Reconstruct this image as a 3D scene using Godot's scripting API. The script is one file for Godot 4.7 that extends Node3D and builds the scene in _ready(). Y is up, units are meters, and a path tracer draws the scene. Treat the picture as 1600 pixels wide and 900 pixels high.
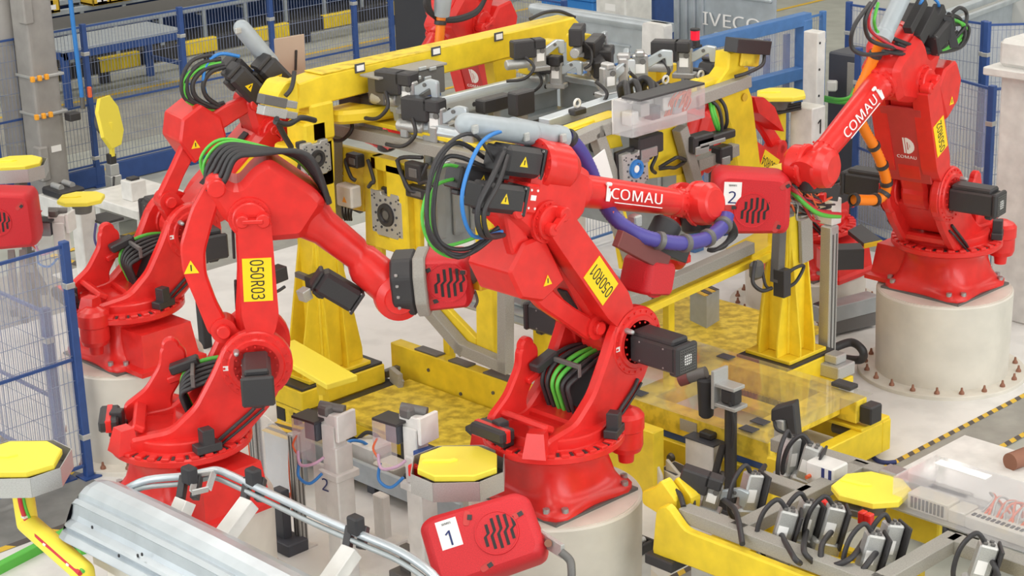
extends Node3D
# A robot welding cell in a car body plant. World axes follow the cell: x and z run along its fixtures, y is up, metres.
const EYE := Vector3(10, 6.6, 10)
const FOCAL := 3000.0
var cr_: Vector3
var cu_: Vector3
var cf_: Vector3
var M := {}
var names := {}
var left_column: Node3D
var bots := []     # the robots 050R01, 03, 02, 05, 04, 06

func _ready():
	camera_and_light()
	materials()
	setting()
	background()
	robots()
	fixture()
	right_side()
	left_side()
	foreground()

# ---------------------------------------------------------------- camera, hall light
func camera_and_light():
	var p := deg_to_rad(18.5)
	var yaw := deg_to_rad(-46.2)
	var roll := deg_to_rad(-1.8)
	cf_ = Vector3(sin(yaw) * cos(p), -sin(p), -cos(yaw) * cos(p))
	var r := Vector3(cos(yaw), 0, sin(yaw))
	var u := r.cross(cf_)
	cr_ = r * cos(roll) + u * sin(roll)
	cu_ = u * cos(roll) - r * sin(roll)
	var cam := Camera3D.new()
	cam.name = "camera"
	cam.transform = Transform3D(Basis(cr_, cu_, -cf_), EYE)
	cam.fov = rad_to_deg(2.0 * atan(450.0 / FOCAL))
	cam.near = 0.1
	cam.far = 200.0
	add_child(cam)
	cam.current = true
	var env := Environment.new()
	env.background_mode = Environment.BG_COLOR
	env.background_color = Color(0.75, 0.77, 0.8)
	env.tonemap_mode = Environment.TONE_MAPPER_LINEAR
	env.tonemap_exposure = 1.06
	env.sdfgi_enabled = true
	env.ssao_enabled = true
	env.ssil_enabled = true
	var we := WorldEnvironment.new()
	we.name = "world_environment"
	we.environment = env
	add_child(we)
	# frontal light added as tall windows in the unseen walls behind the camera
	for a in [[Vector3(-4.0, 6.0, 19.9), 0.0], [Vector3(19.9, 6.0, -4.0), PI / 2]]:
		var d := AreaLight3D.new()
		d.name = "added_window_light"
		d.area_size = Vector2(30.0, 6.0)
		d.area_normalize_energy = true
		d.light_energy = 132.0
		d.light_color = Color(0.97, 0.985, 1.0)
		d.area_range = 80.0
		d.area_attenuation = 2.0
		d.shadow_enabled = true
		d.transform = Transform3D(Basis(Vector3.UP, a[1]), a[0])
		add_child(d, true)
	# rows of long high-bay lamps under the hall roof
	for ix in 4:
		for iz in 4:
			var at := Vector3(-19.0 + ix * 10.0, 10.4, -19.0 + iz * 10.0)
			var l := AreaLight3D.new()
			l.name = "lamp_light"
			l.area_size = Vector2(2.4, 7.0)
			l.area_normalize_energy = true
			l.light_energy = 18.5
			l.light_color = Color(1.0, 0.975, 0.955)
			l.area_range = 60.0
			l.area_attenuation = 2.0
			l.shadow_enabled = true
			l.transform = Transform3D(Basis(Vector3(1, 0, 0), -PI / 2), at - Vector3(0, 0.06, 0))
			add_child(l, true)

# ---------------------------------------------------------------- photograph pixels (1600 x 900) to points of the place
func ray(x: float, y: float) -> Vector3:
	return cf_ + cr_ * ((x - 800.0) / FOCAL) - cu_ * ((y - 450.0) / FOCAL)
func H(x: float, y: float, h := 0.0) -> Vector3:      # on a level plane
	var d := ray(x, y)
	return EYE + d * ((h - EYE.y) / d.y)
func X(x: float, y: float, at: float) -> Vector3:     # on an upright plane x = at
	var d := ray(x, y)
	return EYE + d * ((at - EYE.x) / d.x)
func Z(x: float, y: float, at: float) -> Vector3:     # on an upright plane z = at
	var d := ray(x, y)
	return EYE + d * ((at - EYE.z) / d.z)

# ---------------------------------------------------------------- materials
func noise_tex(lo: Color, hi: Color, freq: float, sd: int, size := 512, oct := 4, g := []) -> NoiseTexture2D:
	var n := FastNoiseLite.new()
	n.seed = sd
	n.noise_type = FastNoiseLite.TYPE_SIMPLEX_SMOOTH
	n.frequency = freq
	n.fractal_octaves = oct
	var t := NoiseTexture2D.new()
	t.width = size
	t.height = size
	t.seamless = true
	t.noise = n
	var gr := Gradient.new()
	gr.set_color(0, lo)
	gr.set_color(1, hi)
	if g.size() == 2:
		gr.set_offset(0, g[0])
		gr.set_offset(1, g[1])
	t.color_ramp = gr
	return t
func mat(key: String, c: Color, rough := 0.5, metal := 0.0, tex: Texture2D = null, scale := 1.0, world := false) -> StandardMaterial3D:
	var m := StandardMaterial3D.new()
	m.albedo_color = c
	m.roughness = rough
	m.metallic = metal
	if tex:
		m.albedo_texture = tex
		m.uv1_triplanar = true
		m.uv1_world_triplanar = world
		m.uv1_scale = Vector3.ONE * scale
	M[key] = m
	return m
func g8(r: int, g: int, b: int) -> Color:
	return Color8(r, g, b)
func materials():
	var soft := noise_tex(Color(0.9, 0.9, 0.9), Color(1, 1, 1), 0.012, 3)
	var wear := noise_tex(Color(0.84, 0.83, 0.8), Color(1, 1, 1), 0.02, 7, 512, 5, [0.15, 0.6])
	var fine := noise_tex(Color(0.86, 0.86, 0.86), Color(1, 1, 1), 0.09, 11)
	mat("red", g8(236, 48, 44), 0.3, 0.0, soft, 0.8)
	mat("red_dull", g8(206, 62, 60), 0.55, 0.0, soft, 0.8)
	mat("red_cover", g8(222, 38, 48), 0.5, 0.0, fine, 2.0)
	mat("yellow", g8(255, 222, 52), 0.42, 0.0, soft, 0.7)
	mat("yellow_worn", g8(248, 216, 64), 0.55, 0.0, wear, 0.6)
	mat("yellow_tread", g8(240, 214, 74), 0.6, 0.0, noise_tex(Color(0.8, 0.77, 0.7), Color(1, 1, 1), 0.012, 21, 1024, 6, [0.2, 0.7]), 0.5)
	mat("yellow_pad", g8(253, 232, 78), 0.5)
	mat("grey_tube", g8(170, 166, 158), 0.5, 0.0, fine, 1.5)
	mat("steel", g8(190, 190, 190), 0.34, 0.6, fine, 2.0)
	mat("zinc", g8(204, 212, 218), 0.32, 0.5, soft, 0.5)
	mat("zinc_dark", g8(178, 184, 186), 0.4, 0.35, soft, 0.6)
	mat("alu", g8(206, 206, 204), 0.4, 0.5, fine, 2.0)
	mat("iron", g8(122, 120, 118), 0.5, 0.4, fine, 3.0)
	mat("white", g8(236, 234, 230), 0.45, 0.0, soft, 0.7)
	mat("pedestal", g8(228, 222, 210), 0.5, 0.0, soft, 0.4)
	mat("black", g8(58, 56, 58), 0.45, 0.0, fine, 2.0)
	mat("black_soft", g8(48, 47, 50), 0.6)
	mat("rubber", g8(52, 50, 52), 0.5)
	mat("green_hose", g8(92, 190, 70), 0.45)
	mat("blue_hose", g8(52, 128, 204), 0.4)
	mat("violet_hose", g8(78, 70, 150), 0.45)
	mat("orange_hose", g8(246, 132, 20), 0.45)
	mat("red_hose", g8(204, 48, 62), 0.45)
	mat("pink_hose", g8(206, 168, 196), 0.35)
	mat("orange_wire", g8(230, 104, 60), 0.5)
	mat("grey_shell", g8(176, 184, 190), 0.35, 0.0, soft, 1.0)
	mat("blue", g8(52, 84, 148), 0.45, 0.0, soft, 0.8)
	mat("blue_light", g8(84, 130, 190), 0.45, 0.0, soft, 0.8)
	mat("wire", g8(128, 138, 164), 0.5)
	mat("dark_panel", g8(70, 72, 80), 0.5)
	mat("brown_red", g8(120, 62, 60), 0.5)
	mat("cardboard", g8(186, 164, 146), 0.8)
	mat("column", g8(160, 156, 152), 0.6, 0.0, soft, 0.5)
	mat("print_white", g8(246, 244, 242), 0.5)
	mat("print_black", g8(34, 32, 34), 0.5)
	mat("print_blue", g8(40, 52, 110), 0.5)
	mat("plate_yellow", g8(252, 214, 26), 0.45)
	mat("plate_orange", g8(250, 170, 40), 0.45)
	mat("tape_yellow", g8(238, 196, 60), 0.6, 0.0, fine, 2.0)
	mat("tape_dark", g8(92, 84, 80), 0.6, 0.0, fine, 2.0)
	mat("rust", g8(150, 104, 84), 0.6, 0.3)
	mat("floor_cell", g8(228, 226, 223), 0.42, 0.0, noise_tex(Color(0.955, 0.955, 0.955), Color(1, 1, 1), 0.008, 31, 1024, 6, [0.2, 0.6]), 0.25, true)
	mat("floor_hall", g8(188, 190, 180), 0.4, 0.0, noise_tex(Color(0.86, 0.86, 0.86), Color(1, 1, 1), 0.008, 33, 1024, 6), 0.2, true)
	mat("floor_grey", g8(164, 162, 154), 0.5, 0.0, noise_tex(Color(0.84, 0.84, 0.84), Color(1, 1, 1), 0.012, 35, 512, 5), 0.4, true)
	mat("floor_dark", g8(138, 138, 134), 0.5, 0.0, noise_tex(Color(0.8, 0.8, 0.8), Color(1, 1, 1), 0.012, 37, 512, 5), 0.4, true)
	mat("hall_wall", g8(214, 214, 210), 0.7)
	var a := mat("acrylic", Color(0.94, 0.93, 0.95, 0.14), 0.08)
	a.transparency = BaseMaterial3D.TRANSPARENCY_ALPHA
	a = mat("film", Color(0.92, 0.91, 0.94, 0.13), 0.15)
	a.transparency = BaseMaterial3D.TRANSPARENCY_ALPHA
	a = mat("smoked", Color(0.86, 0.84, 0.76, 0.1), 0.06)
	a.transparency = BaseMaterial3D.TRANSPARENCY_ALPHA
	a = mat("lamp_glow", Color(1, 1, 1), 0.5)
	a.emission_enabled = true
	a.emission = Color(1.0, 0.96, 0.9)
	a.emission_energy_multiplier = 1.5
	a = mat("added_window_glow", Color(1, 1, 1), 0.5)  # panes of the added, unseen windows
	a.emission_enabled = true
	a.emission = Color(0.95, 0.98, 1.0)
	a.emission_energy_multiplier = 1.2
	a = mat("led_red", g8(214, 30, 60), 0.4)
	a.emission_enabled = true
	a.emission = Color(0.9, 0.05, 0.15)
	a.emission_energy_multiplier = 0.6

# ---------------------------------------------------------------- things and parts
func numbered(n: String) -> String:
	names[n] = names.get(n, -1) + 1
	return n if names[n] == 0 else "%s_%03d" % [n, names[n]]
func thing(called: String, label: String, category: String, at := Vector3.ZERO, turn := 0.0, group := "") -> Node3D:
	var o := Node3D.new()
	o.name = numbered(called)
	add_child(o)
	o.position = at
	o.rotation.y = turn
	o.set_meta("label", label)
	o.set_meta("category", category)
	if group:
		o.set_meta("group", group)
	return o
func attach(t: Node3D, to: Node3D):    # a group of pieces becomes a part of another thing
	t.remove_meta("label")
	t.remove_meta("category")
	if t.has_meta("group"):
		t.remove_meta("group")
	remove_child(t)
	t.transform = to.transform.affine_inverse() * t.transform
	to.add_child(t, true)
func B() -> SurfaceTool:
	var s := SurfaceTool.new()
	s.begin(Mesh.PRIMITIVE_TRIANGLES)
	s.set_smooth_group(-1)
	return s
func fin(s: SurfaceTool, called: String, key: String, parent: Node, label := "") -> MeshInstance3D:
	# shapes built from world points are set back by the thing's place when the thing is not turned
	s.generate_normals()
	var o := MeshInstance3D.new()
	o.mesh = s.commit()
	o.material_override = M[key]
	if parent == self:
		called = numbered(called)
	o.name = called
	parent.add_child(o, true)
	if label:
		o.set_meta("label", label)
	return o
func wfin(s: SurfaceTool, called: String, key: String, parent: Node3D, label := "") -> MeshInstance3D:
	var o := fin(s, called, key, parent, label)
	o.position = -parent.position
	if parent.get_parent() != self:
		o.position = Vector3.ZERO
	return o
func struct(s: SurfaceTool, called: String, key: String) -> MeshInstance3D:
	var o := fin(s, called, key, self)
	o.set_meta("kind", "structure")
	return o
func text(parent: Node3D, called: String, words: String, T: Transform3D, cap: float, key: String, wide := 1.0) -> MeshInstance3D:
	var f := SystemFont.new()
	f.font_names = PackedStringArray(["Droid Sans"])
	var m := TextMesh.new()
	m.font = f
	m.text = words
	m.font_size = 24
	m.pixel_size = cap / (0.71 * 24.0)
	m.depth = 0.002
	m.curve_step = 3.0
	var o := MeshInstance3D.new()
	o.mesh = m
	o.material_override = M[key]
	o.name = called
	o.transform = T * Transform3D(Basis().scaled(Vector3(wide, 1, 1)), Vector3.ZERO)
	parent.add_child(o, true)
	return o

# ---------------------------------------------------------------- shapes
func pg(s: SurfaceTool, p: Array, ctr: Vector3):
	var n: Vector3 = (p[2] - p[0]).cross(p[1] - p[0])
	if p.size() == 4 and n.length_squared() < 1e-16:
		n = (p[3] - p[0]).cross(p[2] - p[0])
	if n.dot((p[0] + p[2]) * 0.5 - ctr) >= 0.0:
		for i in range(1, p.size() - 1):
			s.add_vertex(p[0]); s.add_vertex(p[i]); s.add_vertex(p[i + 1])
	else:
		for i in range(1, p.size() - 1):
			s.add_vertex(p[0]); s.add_vertex(p[i + 1]); s.add_vertex(p[i])
func fr(o: Vector3, x: Vector3, y: Vector3) -> Transform3D:
	x = x.normalized()
	var z := x.cross(y).normalized()
	return Transform3D(Basis(x, z.cross(x), z), o)
func bx(s: SurfaceTool, T: Transform3D, size: Vector3, b := 0.006):
	s.set_smooth_group(-1)
	var h := size * 0.5
	b = min(b, min(h.x, min(h.y, h.z)) * 0.6)
	var c := T.origin
	if b <= 0.0:
		for a in 3:
			var u := (a + 1) % 3
			var v := (a + 2) % 3
			for sg in [-1.0, 1.0]:
				var q := []
				for k in [[-1, -1], [1, -1], [1, 1], [-1, 1]]:
					var w := Vector3()
					w[a] = h[a] * sg; w[u] = h[u] * k[0]; w[v] = h[v] * k[1]
					q.append(T * w)
				pg(s, q, c)
		return
	for a in 3:
		var u := (a + 1) % 3
		var v := (a + 2) % 3
		for sg in [-1.0, 1.0]:
			var q := []
			for k in [[-1, -1], [1, -1], [1, 1], [-1, 1]]:
				var w := Vector3()
				w[a] = h[a] * sg; w[u] = (h[u] - b) * k[0]; w[v] = (h[v] - b) * k[1]
				q.append(T * w)
			pg(s, q, c)
			for sv in [-1.0, 1.0]:     # edge between faces a and u
				var e := []
				for k in [-1.0, 1.0]:
					var w := Vector3()
					w[a] = h[a] * sg; w[u] = (h[u] - b) * sv; w[v] = (h[v] - b) * k
					e.append(T * w)
				for k in [1.0, -1.0]:
					var w := Vector3()
					w[a] = (h[a] - b) * sg; w[u] = h[u] * sv; w[v] = (h[v] - b) * k
					e.append(T * w)
				pg(s, e, c)
	for i in 8:
		var g := Vector3(-1.0 if i & 1 else 1.0, -1.0 if i & 2 else 1.0, -1.0 if i & 4 else 1.0)
		var q := []
		for a in 3:
			var w := (h - Vector3(b, b, b)) * g
			w[a] = h[a] * g[a]
			q.append(T * w)
		pg(s, q, c)
func box(s: SurfaceTool, c: Vector3, size: Vector3, b := 0.006, turn := 0.0):
	bx(s, Transform3D(Basis(Vector3.UP, turn), c), size, b)
func mm(s: SurfaceTool, x0: float, x1: float, y0: float, y1: float, z0: float, z1: float, b := 0.006):
	bx(s, Transform3D(Basis(), Vector3(x0 + x1, y0 + y1, z0 + z1) * 0.5), Vector3(abs(x1 - x0), abs(y1 - y0), abs(z1 - z0)), b)
func bar(s: SurfaceTool, a: Vector3, b: Vector3, w: float, t: float, up := Vector3.UP, bev := 0.005):
	var d := b - a
	if abs(d.normalized().dot(up.normalized())) > 0.98:
		up = Vector3(0, 0, 1) if abs(d.normalized().z) < 0.9 else Vector3(1, 0, 0)
	var T := fr((a + b) * 0.5, d, up)
	bx(s, T, Vector3(d.length(), t, w), bev)
func perp(d: Vector3) -> Vector3:
	var r := Vector3.UP if abs(d.y) < 0.9 else Vector3.RIGHT
	return d.cross(r).normalized()
func lathe(s: SurfaceTool, a: Vector3, d: Vector3, prof: Array, n := 20, smooth := false, from := 0.0, to := TAU):
	d = d.normalized()
	var e := perp(d)
	var f := d.cross(e)
	for i in prof.size() - 1:
		s.set_smooth_group(1 if smooth else 2 + i)
		var p0: Array = prof[i]
		var p1: Array = prof[i + 1]
		var m: Vector3 = a + d * ((p0[0] + p1[0]) * 0.5)
		var flat: bool = abs(p0[0] - p1[0]) < 1e-5
		for k in n:
			var t0: float = from + (to - from) * k / n
			var t1: float = from + (to - from) * (k + 1) / n
			var c0 := e * cos(t0) + f * sin(t0)
			var c1 := e * cos(t1) + f * sin(t1)
			var q0: Vector3 = a + d * p0[0] + c0 * p0[1]
			var q1: Vector3 = a + d * p0[0] + c1 * p0[1]
			var q2: Vector3 = a + d * p1[0] + c1 * p1[1]
			var q3: Vector3 = a + d * p1[0] + c0 * p1[1]
			var ctr := m
			if flat:
				ctr = m + d * (0.1 if (p0[1] < p1[1]) else -0.1)
			elif p1[0] < p0[0]:
				ctr = m + (c0 + c1) * 5.0
			if p0[1] < 1e-5:
				pg(s, [q0, q2, q3], ctr)
			elif p1[1] < 1e-5:
				pg(s, [q0, q1, q2], ctr)
			else:
				pg(s, [q0, q1, q2, q3], ctr)
	s.set_smooth_group(-1)
func cyl(s: SurfaceTool, a: Vector3, b: Vector3, r: float, r1 := -1.0, n := 14, bev := 0.0):
	if r1 < 0.0:
		r1 = r
	var l := a.distance_to(b)
	var prof := [[0.0, 0.0], [0.0, r], [l, r1], [l, 0.0]]
	if bev > 0.0:
		prof = [[0.0, 0.0], [0.0, r - bev], [bev, r], [l - bev, r1], [l, r1 - bev], [l, 0.0]]
	lathe(s, a, b - a, prof, n)
func curve(p: Array, k := 6) -> Array:
	var o := []
	for i in p.size() - 1:
		var a: Vector3 = p[max(i - 1, 0)]
		var b: Vector3 = p[i]
		var c: Vector3 = p[i + 1]
		var d: Vector3 = p[min(i + 2, p.size() - 1)]
		for j in k:
			o.append(b.cubic_interpolate(c, a, d, float(j) / k))
	o.append(p[p.size() - 1])
	return o
func tube(s: SurfaceTool, p: Array, r: float, n := 7, ridge := 0.0):
	var rings := []
	var e := Vector3.ZERO
	for i in p.size():
		var d: Vector3 = (p[min(i + 1, p.size() - 1)] - p[max(i - 1, 0)]).normalized()
		if e == Vector3.ZERO:
			e = perp(d)
		e = (e - d * e.dot(d)).normalized()
		var f := d.cross(e)
		var q := []
		var rr := r - (ridge if i % 2 else 0.0)
		for k in n:
			var t := TAU * k / n
			q.append(p[i] + (e * cos(t) + f * sin(t)) * rr)
		rings.append(q)
	s.set_smooth_group(1)
	for i in rings.size() - 1:
		var m: Vector3 = (p[i] + p[i + 1]) * 0.5
		for k in n:
			var k1 := (k + 1) % n
			pg(s, [rings[i][k], rings[i][k1], rings[i + 1][k1], rings[i + 1][k]], m)
	s.set_smooth_group(-1)
	for i in [0, rings.size() - 1]:
		pg(s, rings[i], p[1] if i == 0 else p[p.size() - 2])
func hose(parent: Node3D, pts: Array, r: float, key: String, called := "hose", n := 7, k := 6) -> MeshInstance3D:
	var s := B()
	tube(s, curve(pts, k), r, n)
	return wfin(s, called, key, parent)
func loft(s: SurfaceTool, rings: Array, caps := true, smooth := true):
	var ctrs := []
	for q in rings:
		var c := Vector3.ZERO
		for v in q:
			c += v
		ctrs.append(c / q.size())
	for i in rings.size() - 1:
		s.set_smooth_group(1 if smooth else -1)
		var n: int = rings[i].size()
		for k in n:
			var k1 := (k + 1) % n
			var mid: Vector3 = (rings[i][k] + rings[i + 1][k]) * 0.5
			var m: Vector3 = (ctrs[i] + ctrs[i + 1]) * 0.5
			pg(s, [rings[i][k], rings[i][k1], rings[i + 1][k1], rings[i + 1][k]], m if mid.distance_to(m) > 0.001 else m)
	s.set_smooth_group(-1)
	if caps:
		pg(s, rings[0], ctrs[1])
		pg(s, rings[rings.size() - 1], ctrs[ctrs.size() - 2])
func rnd(p: Array, r: float, k := 4) -> PackedVector2Array:   # a polygon with its corners rounded
	var o := PackedVector2Array()
	var n := p.size()
	for i in n:
		var a: Vector2 = p[(i + n - 1) % n]
		var b: Vector2 = p[i]
		var c: Vector2 = p[(i + 1) % n]
		var l: float = min(r, min(a.distance_to(b), b.distance_to(c)) * 0.45)
		var q0 := b + (a - b).normalized() * l
		var q1 := b + (c - b).normalized() * l
		for j in k + 1:
			var t := float(j) / k
			o.append(q0.lerp(b, t).lerp(b.lerp(q1, t), t))
	return o
func disc(c: Vector2, r: float, n := 20) -> PackedVector2Array:
	var o := PackedVector2Array()
	for i in n:
		o.append(c + Vector2(cos(TAU * i / n), sin(TAU * i / n)) * r)
	return o
func join(a: PackedVector2Array, b: PackedVector2Array) -> PackedVector2Array:
	var r := Geometry2D.merge_polygons(a, b)
	return r[0]
func prism(s: SurfaceTool, T: Transform3D, poly: PackedVector2Array, d: float, bev := 0.008):
	if Geometry2D.is_polygon_clockwise(poly):
		poly = poly.duplicate()
		poly.reverse()
	var n := poly.size()
	var nr := []
	for i in n:
		var e := poly[(i + 1) % n] - poly[i]
		nr.append(Vector2(e.y, -e.x).normalized())
	var inner := PackedVector2Array()
	for i in n:
		var n0: Vector2 = nr[(i + n - 1) % n]
		var n1: Vector2 = nr[i]
		inner.append(poly[i] - (n0 + n1) / max(1.0 + n0.dot(n1), 0.4) * bev)
	var tri := Geometry2D.triangulate_polygon(inner)
	if tri.is_empty():
		inner = poly
		bev = 0.0
		tri = Geometry2D.triangulate_polygon(poly)
	s.set_smooth_group(-1)
	var zf := d * 0.5
	var zb := zf - bev
	for sg in [-1.0, 1.0]:
		for i in range(0, tri.size(), 3):
			var q := []
			for j in 3:
				q.append(T * Vector3(inner[tri[i + j]].x, inner[tri[i + j]].y, zf * sg))
			pg(s, q, q[0] - T.basis.z * sg)
	for i in n:
		var j := (i + 1) % n
		var o := T.basis * Vector3(nr[i].x, nr[i].y, 0)
		var a := poly[i]
		var b := poly[j]
		var q0 := T * Vector3(a.x, a.y, -zb)
		pg(s, [q0, T * Vector3(b.x, b.y, -zb), T * Vector3(b.x, b.y, zb), T * Vector3(a.x, a.y, zb)], q0 - o)
		if bev > 0.0:
			for sg in [-1.0, 1.0]:
				var v0 := T * Vector3(a.x, a.y, zb * sg)
				pg(s, [v0, T * Vector3(b.x, b.y, zb * sg), T * Vector3(inner[j].x, inner[j].y, zf * sg), T * Vector3(inner[i].x, inner[i].y, zf * sg)], v0 - o - T.basis.z * sg)
func V2(a: Array) -> Array:
	var o := []
	for i in range(0, a.size(), 2):
		o.append(Vector2(a[i], a[i + 1]))
	return o
func bolts(s: SurfaceTool, c: Vector3, d: Vector3, r: float, n: int, br := 0.012, bl := 0.012):
	d = d.normalized()
	var e := perp(d)
	var f := d.cross(e)
	for i in n:
		var q := c + (e * cos(TAU * i / n) + f * sin(TAU * i / n)) * r
		cyl(s, q, q + d * bl, br, -1.0, 6)
func capsule(s: SurfaceTool, a: Vector3, b: Vector3, r0: float, r1: float, n := 16):
	var l := a.distance_to(b)
	var prof := []
	for i in 6:
		var t := PI / 2 * i / 5.0
		prof.append([-r0 * cos(t), r0 * sin(t)])
	for i in 6:
		var t := PI / 2 * i / 5.0
		prof.append([l + r1 * sin(t), r1 * cos(t)])
	prof[0][1] = 0.0
	prof[prof.size() - 1][1] = 0.0
	lathe(s, a, b - a, prof, n, true)
func sag(a: Vector3, b: Vector3, drop: float, k := 5) -> Array:
	var o := []
	for i in k + 1:
		var t := float(i) / k
		o.append(a.lerp(b, t) - Vector3(0, drop * 4.0 * t * (1.0 - t), 0))
	return o

# ---------------------------------------------------------------- floor, hall shell, lamps
func slab(called: String, key: String, x0: float, x1: float, z0: float, z1: float, top: float, thick := 0.02):
	var s := B()
	mm(s, x0, x1, top - thick, top, z0, z1, 0.0)
	struct(s, called, key)
func tape(label: String, a: Vector3, b: Vector3, wide: float, pitch: float, lean := 0.6):
	var t := thing("hazard_tape", label, "floor tape", a)
	var d := (b - a).normalized()
	var q := d.cross(Vector3.UP)
	var n := int(a.distance_to(b) / pitch)
	for i in n:
		for k in 2:
			var s := B()
			var o := a + d * (i + k * 0.5) * pitch
			var c := []
			for e in [[0.0, -0.5], [0.5 * pitch, -0.5], [0.5 * pitch, 0.5], [0.0, 0.5]]:
				c.append(o + d * (e[0] + e[1] * wide * lean) + q * (e[1] * wide))
			pg(s, c, c[0] - Vector3.UP)
			wfin(s, "stripe", "tape_yellow" if k == 0 else "tape_dark", t)
func setting():
	slab("floor", "floor_hall", -34, 20, -34, 20, 0.0, 0.2)
	slab("floor_cell", "floor_cell", -7.4, 1.5, -7.2, 6.0, 0.004, 0.004)
	slab("floor_walkway", "floor_grey", 1.5, 2.02, -14.0, 8.0, 0.006, 0.006)
	slab("floor_walkway_side", "floor_grey", -8.9, -7.3, -3.4, 6.0, 0.006, 0.006)
	slab("floor_walkway_corner", "floor_dark", -7.4, -2.62, 2.25, 8.0, 0.007, 0.007)
	slab("floor_aisle", "floor_grey", -16.0, -13.2, -20, -3.0, 0.004, 0.004)
	tape("black and yellow striped tape along the white cell floor edge", Vector3(1.52, 0.008, 0.4), Vector3(1.52, 0.008, -6.0), 0.058, 0.152, -0.7)
	tape("black and yellow striped tape on the far side of the grey walkway", Vector3(2.0, 0.008, -1.4), Vector3(2.0, 0.008, -6.0), 0.058, 0.152, -0.7)
	tape("striped tape on the dark floor behind the short blue fence", Vector3(-3.5, 0.009, 2.32), Vector3(-5.4, 0.009, 2.32), 0.09, 0.3)
	tape("striped tape beside the green edged pit on the dark floor", Vector3(-2.66, 0.009, 2.6), Vector3(-2.66, 0.009, 4.4), 0.08, 0.4)
	tape("striped tape across the grey walkway beside the white stand", Vector3(-9.2, 0.009, -0.98), Vector3(-7.4, 0.009, -0.98), 0.1, 0.3)
	tape("striped tape along the grey walkway behind the white stand", Vector3(-9.2, 0.009, -1.1), Vector3(-9.2, 0.009, -3.2), 0.1, 0.45)
	for a in [[-12.1, "yellow floor line in front of the aisle fence"], [-16.03, "yellow floor line beside the striped guard rail"]]:
		var t := thing("floor_line", a[1], "floor line", Vector3(a[0], 0, -10))
		var s := B()
		mm(s, a[0] - 0.05, a[0] + 0.05, 0.004, 0.006, -20, 0, 0.0)
		wfin(s, "painted_line", "tape_yellow", t)
	# hall shell, out of view
	var w := B()
	mm(w, -34.3, 20.3, 11.0, 11.3, -34.3, 20.3, 0.0)
	struct(w, "ceiling", "hall_wall")
	for a in [["wall_north", -34, 20, -34.3, -34.0], ["wall_south", -34, 20, 20.0, 20.3], ["wall_west", -34.3, -34.0, -34, 20], ["wall_east", 20.0, 20.3, -34, 20]]:
		w = B()
		mm(w, a[1], a[2], 0.0, 11.0, a[3], a[4], 0.0)
		struct(w, a[0], "hall_wall")
	# glowing windows added to the two unseen walls, to brighten upright faces
	for a in [["added_window_1", Vector3(-4.0, 6.0, 19.98), 0.0], ["added_window_2", Vector3(19.98, 6.0, -4.0), PI / 2]]:
		w = B()
		bx(w, Transform3D(Basis(Vector3.UP, a[2]), a[1]), Vector3(30.0, 6.0, 0.02), 0.0)
		var g := struct(w, a[0], "added_window_glow")
		w = B()
		for k in 13:
			bx(w, Transform3D(Basis(Vector3.UP, a[2]), a[1]) * Transform3D(Basis(), Vector3(-15.0 + 2.5 * k, 0, 0)), Vector3(0.1, 6.0, 0.06), 0.0)
		fin(w, "added_mullions", "white", g).set_meta("kind", "stuff")
	for ix in 4:
		for iz in 4:
			var at := Vector3(-19.0 + ix * 10.0, 10.4, -19.0 + iz * 10.0)
			var t := thing("hall_lamp", "long white lamp hanging under the hall roof", "lamp", at, 0.0, "lamps under the hall roof")
			var s := B()
			mm(s, -1.25, 1.25, 0.0, 0.12, -3.55, 3.55)
			fin(s, "housing", "white", t)
			s = B()
			mm(s, -1.2, 1.2, -0.02, 0.0, -3.5, 3.5, 0.0)
			fin(s, "diffuser", "lamp_glow", t)
			s = B()
			for k in [-3.0, 3.0]:
				cyl(s, Vector3(0, 0.12, k), Vector3(0, 0.6, k), 0.01, -1.0, 6)
			fin(s, "hanger", "steel", t).set_meta("kind", "stuff")

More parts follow.
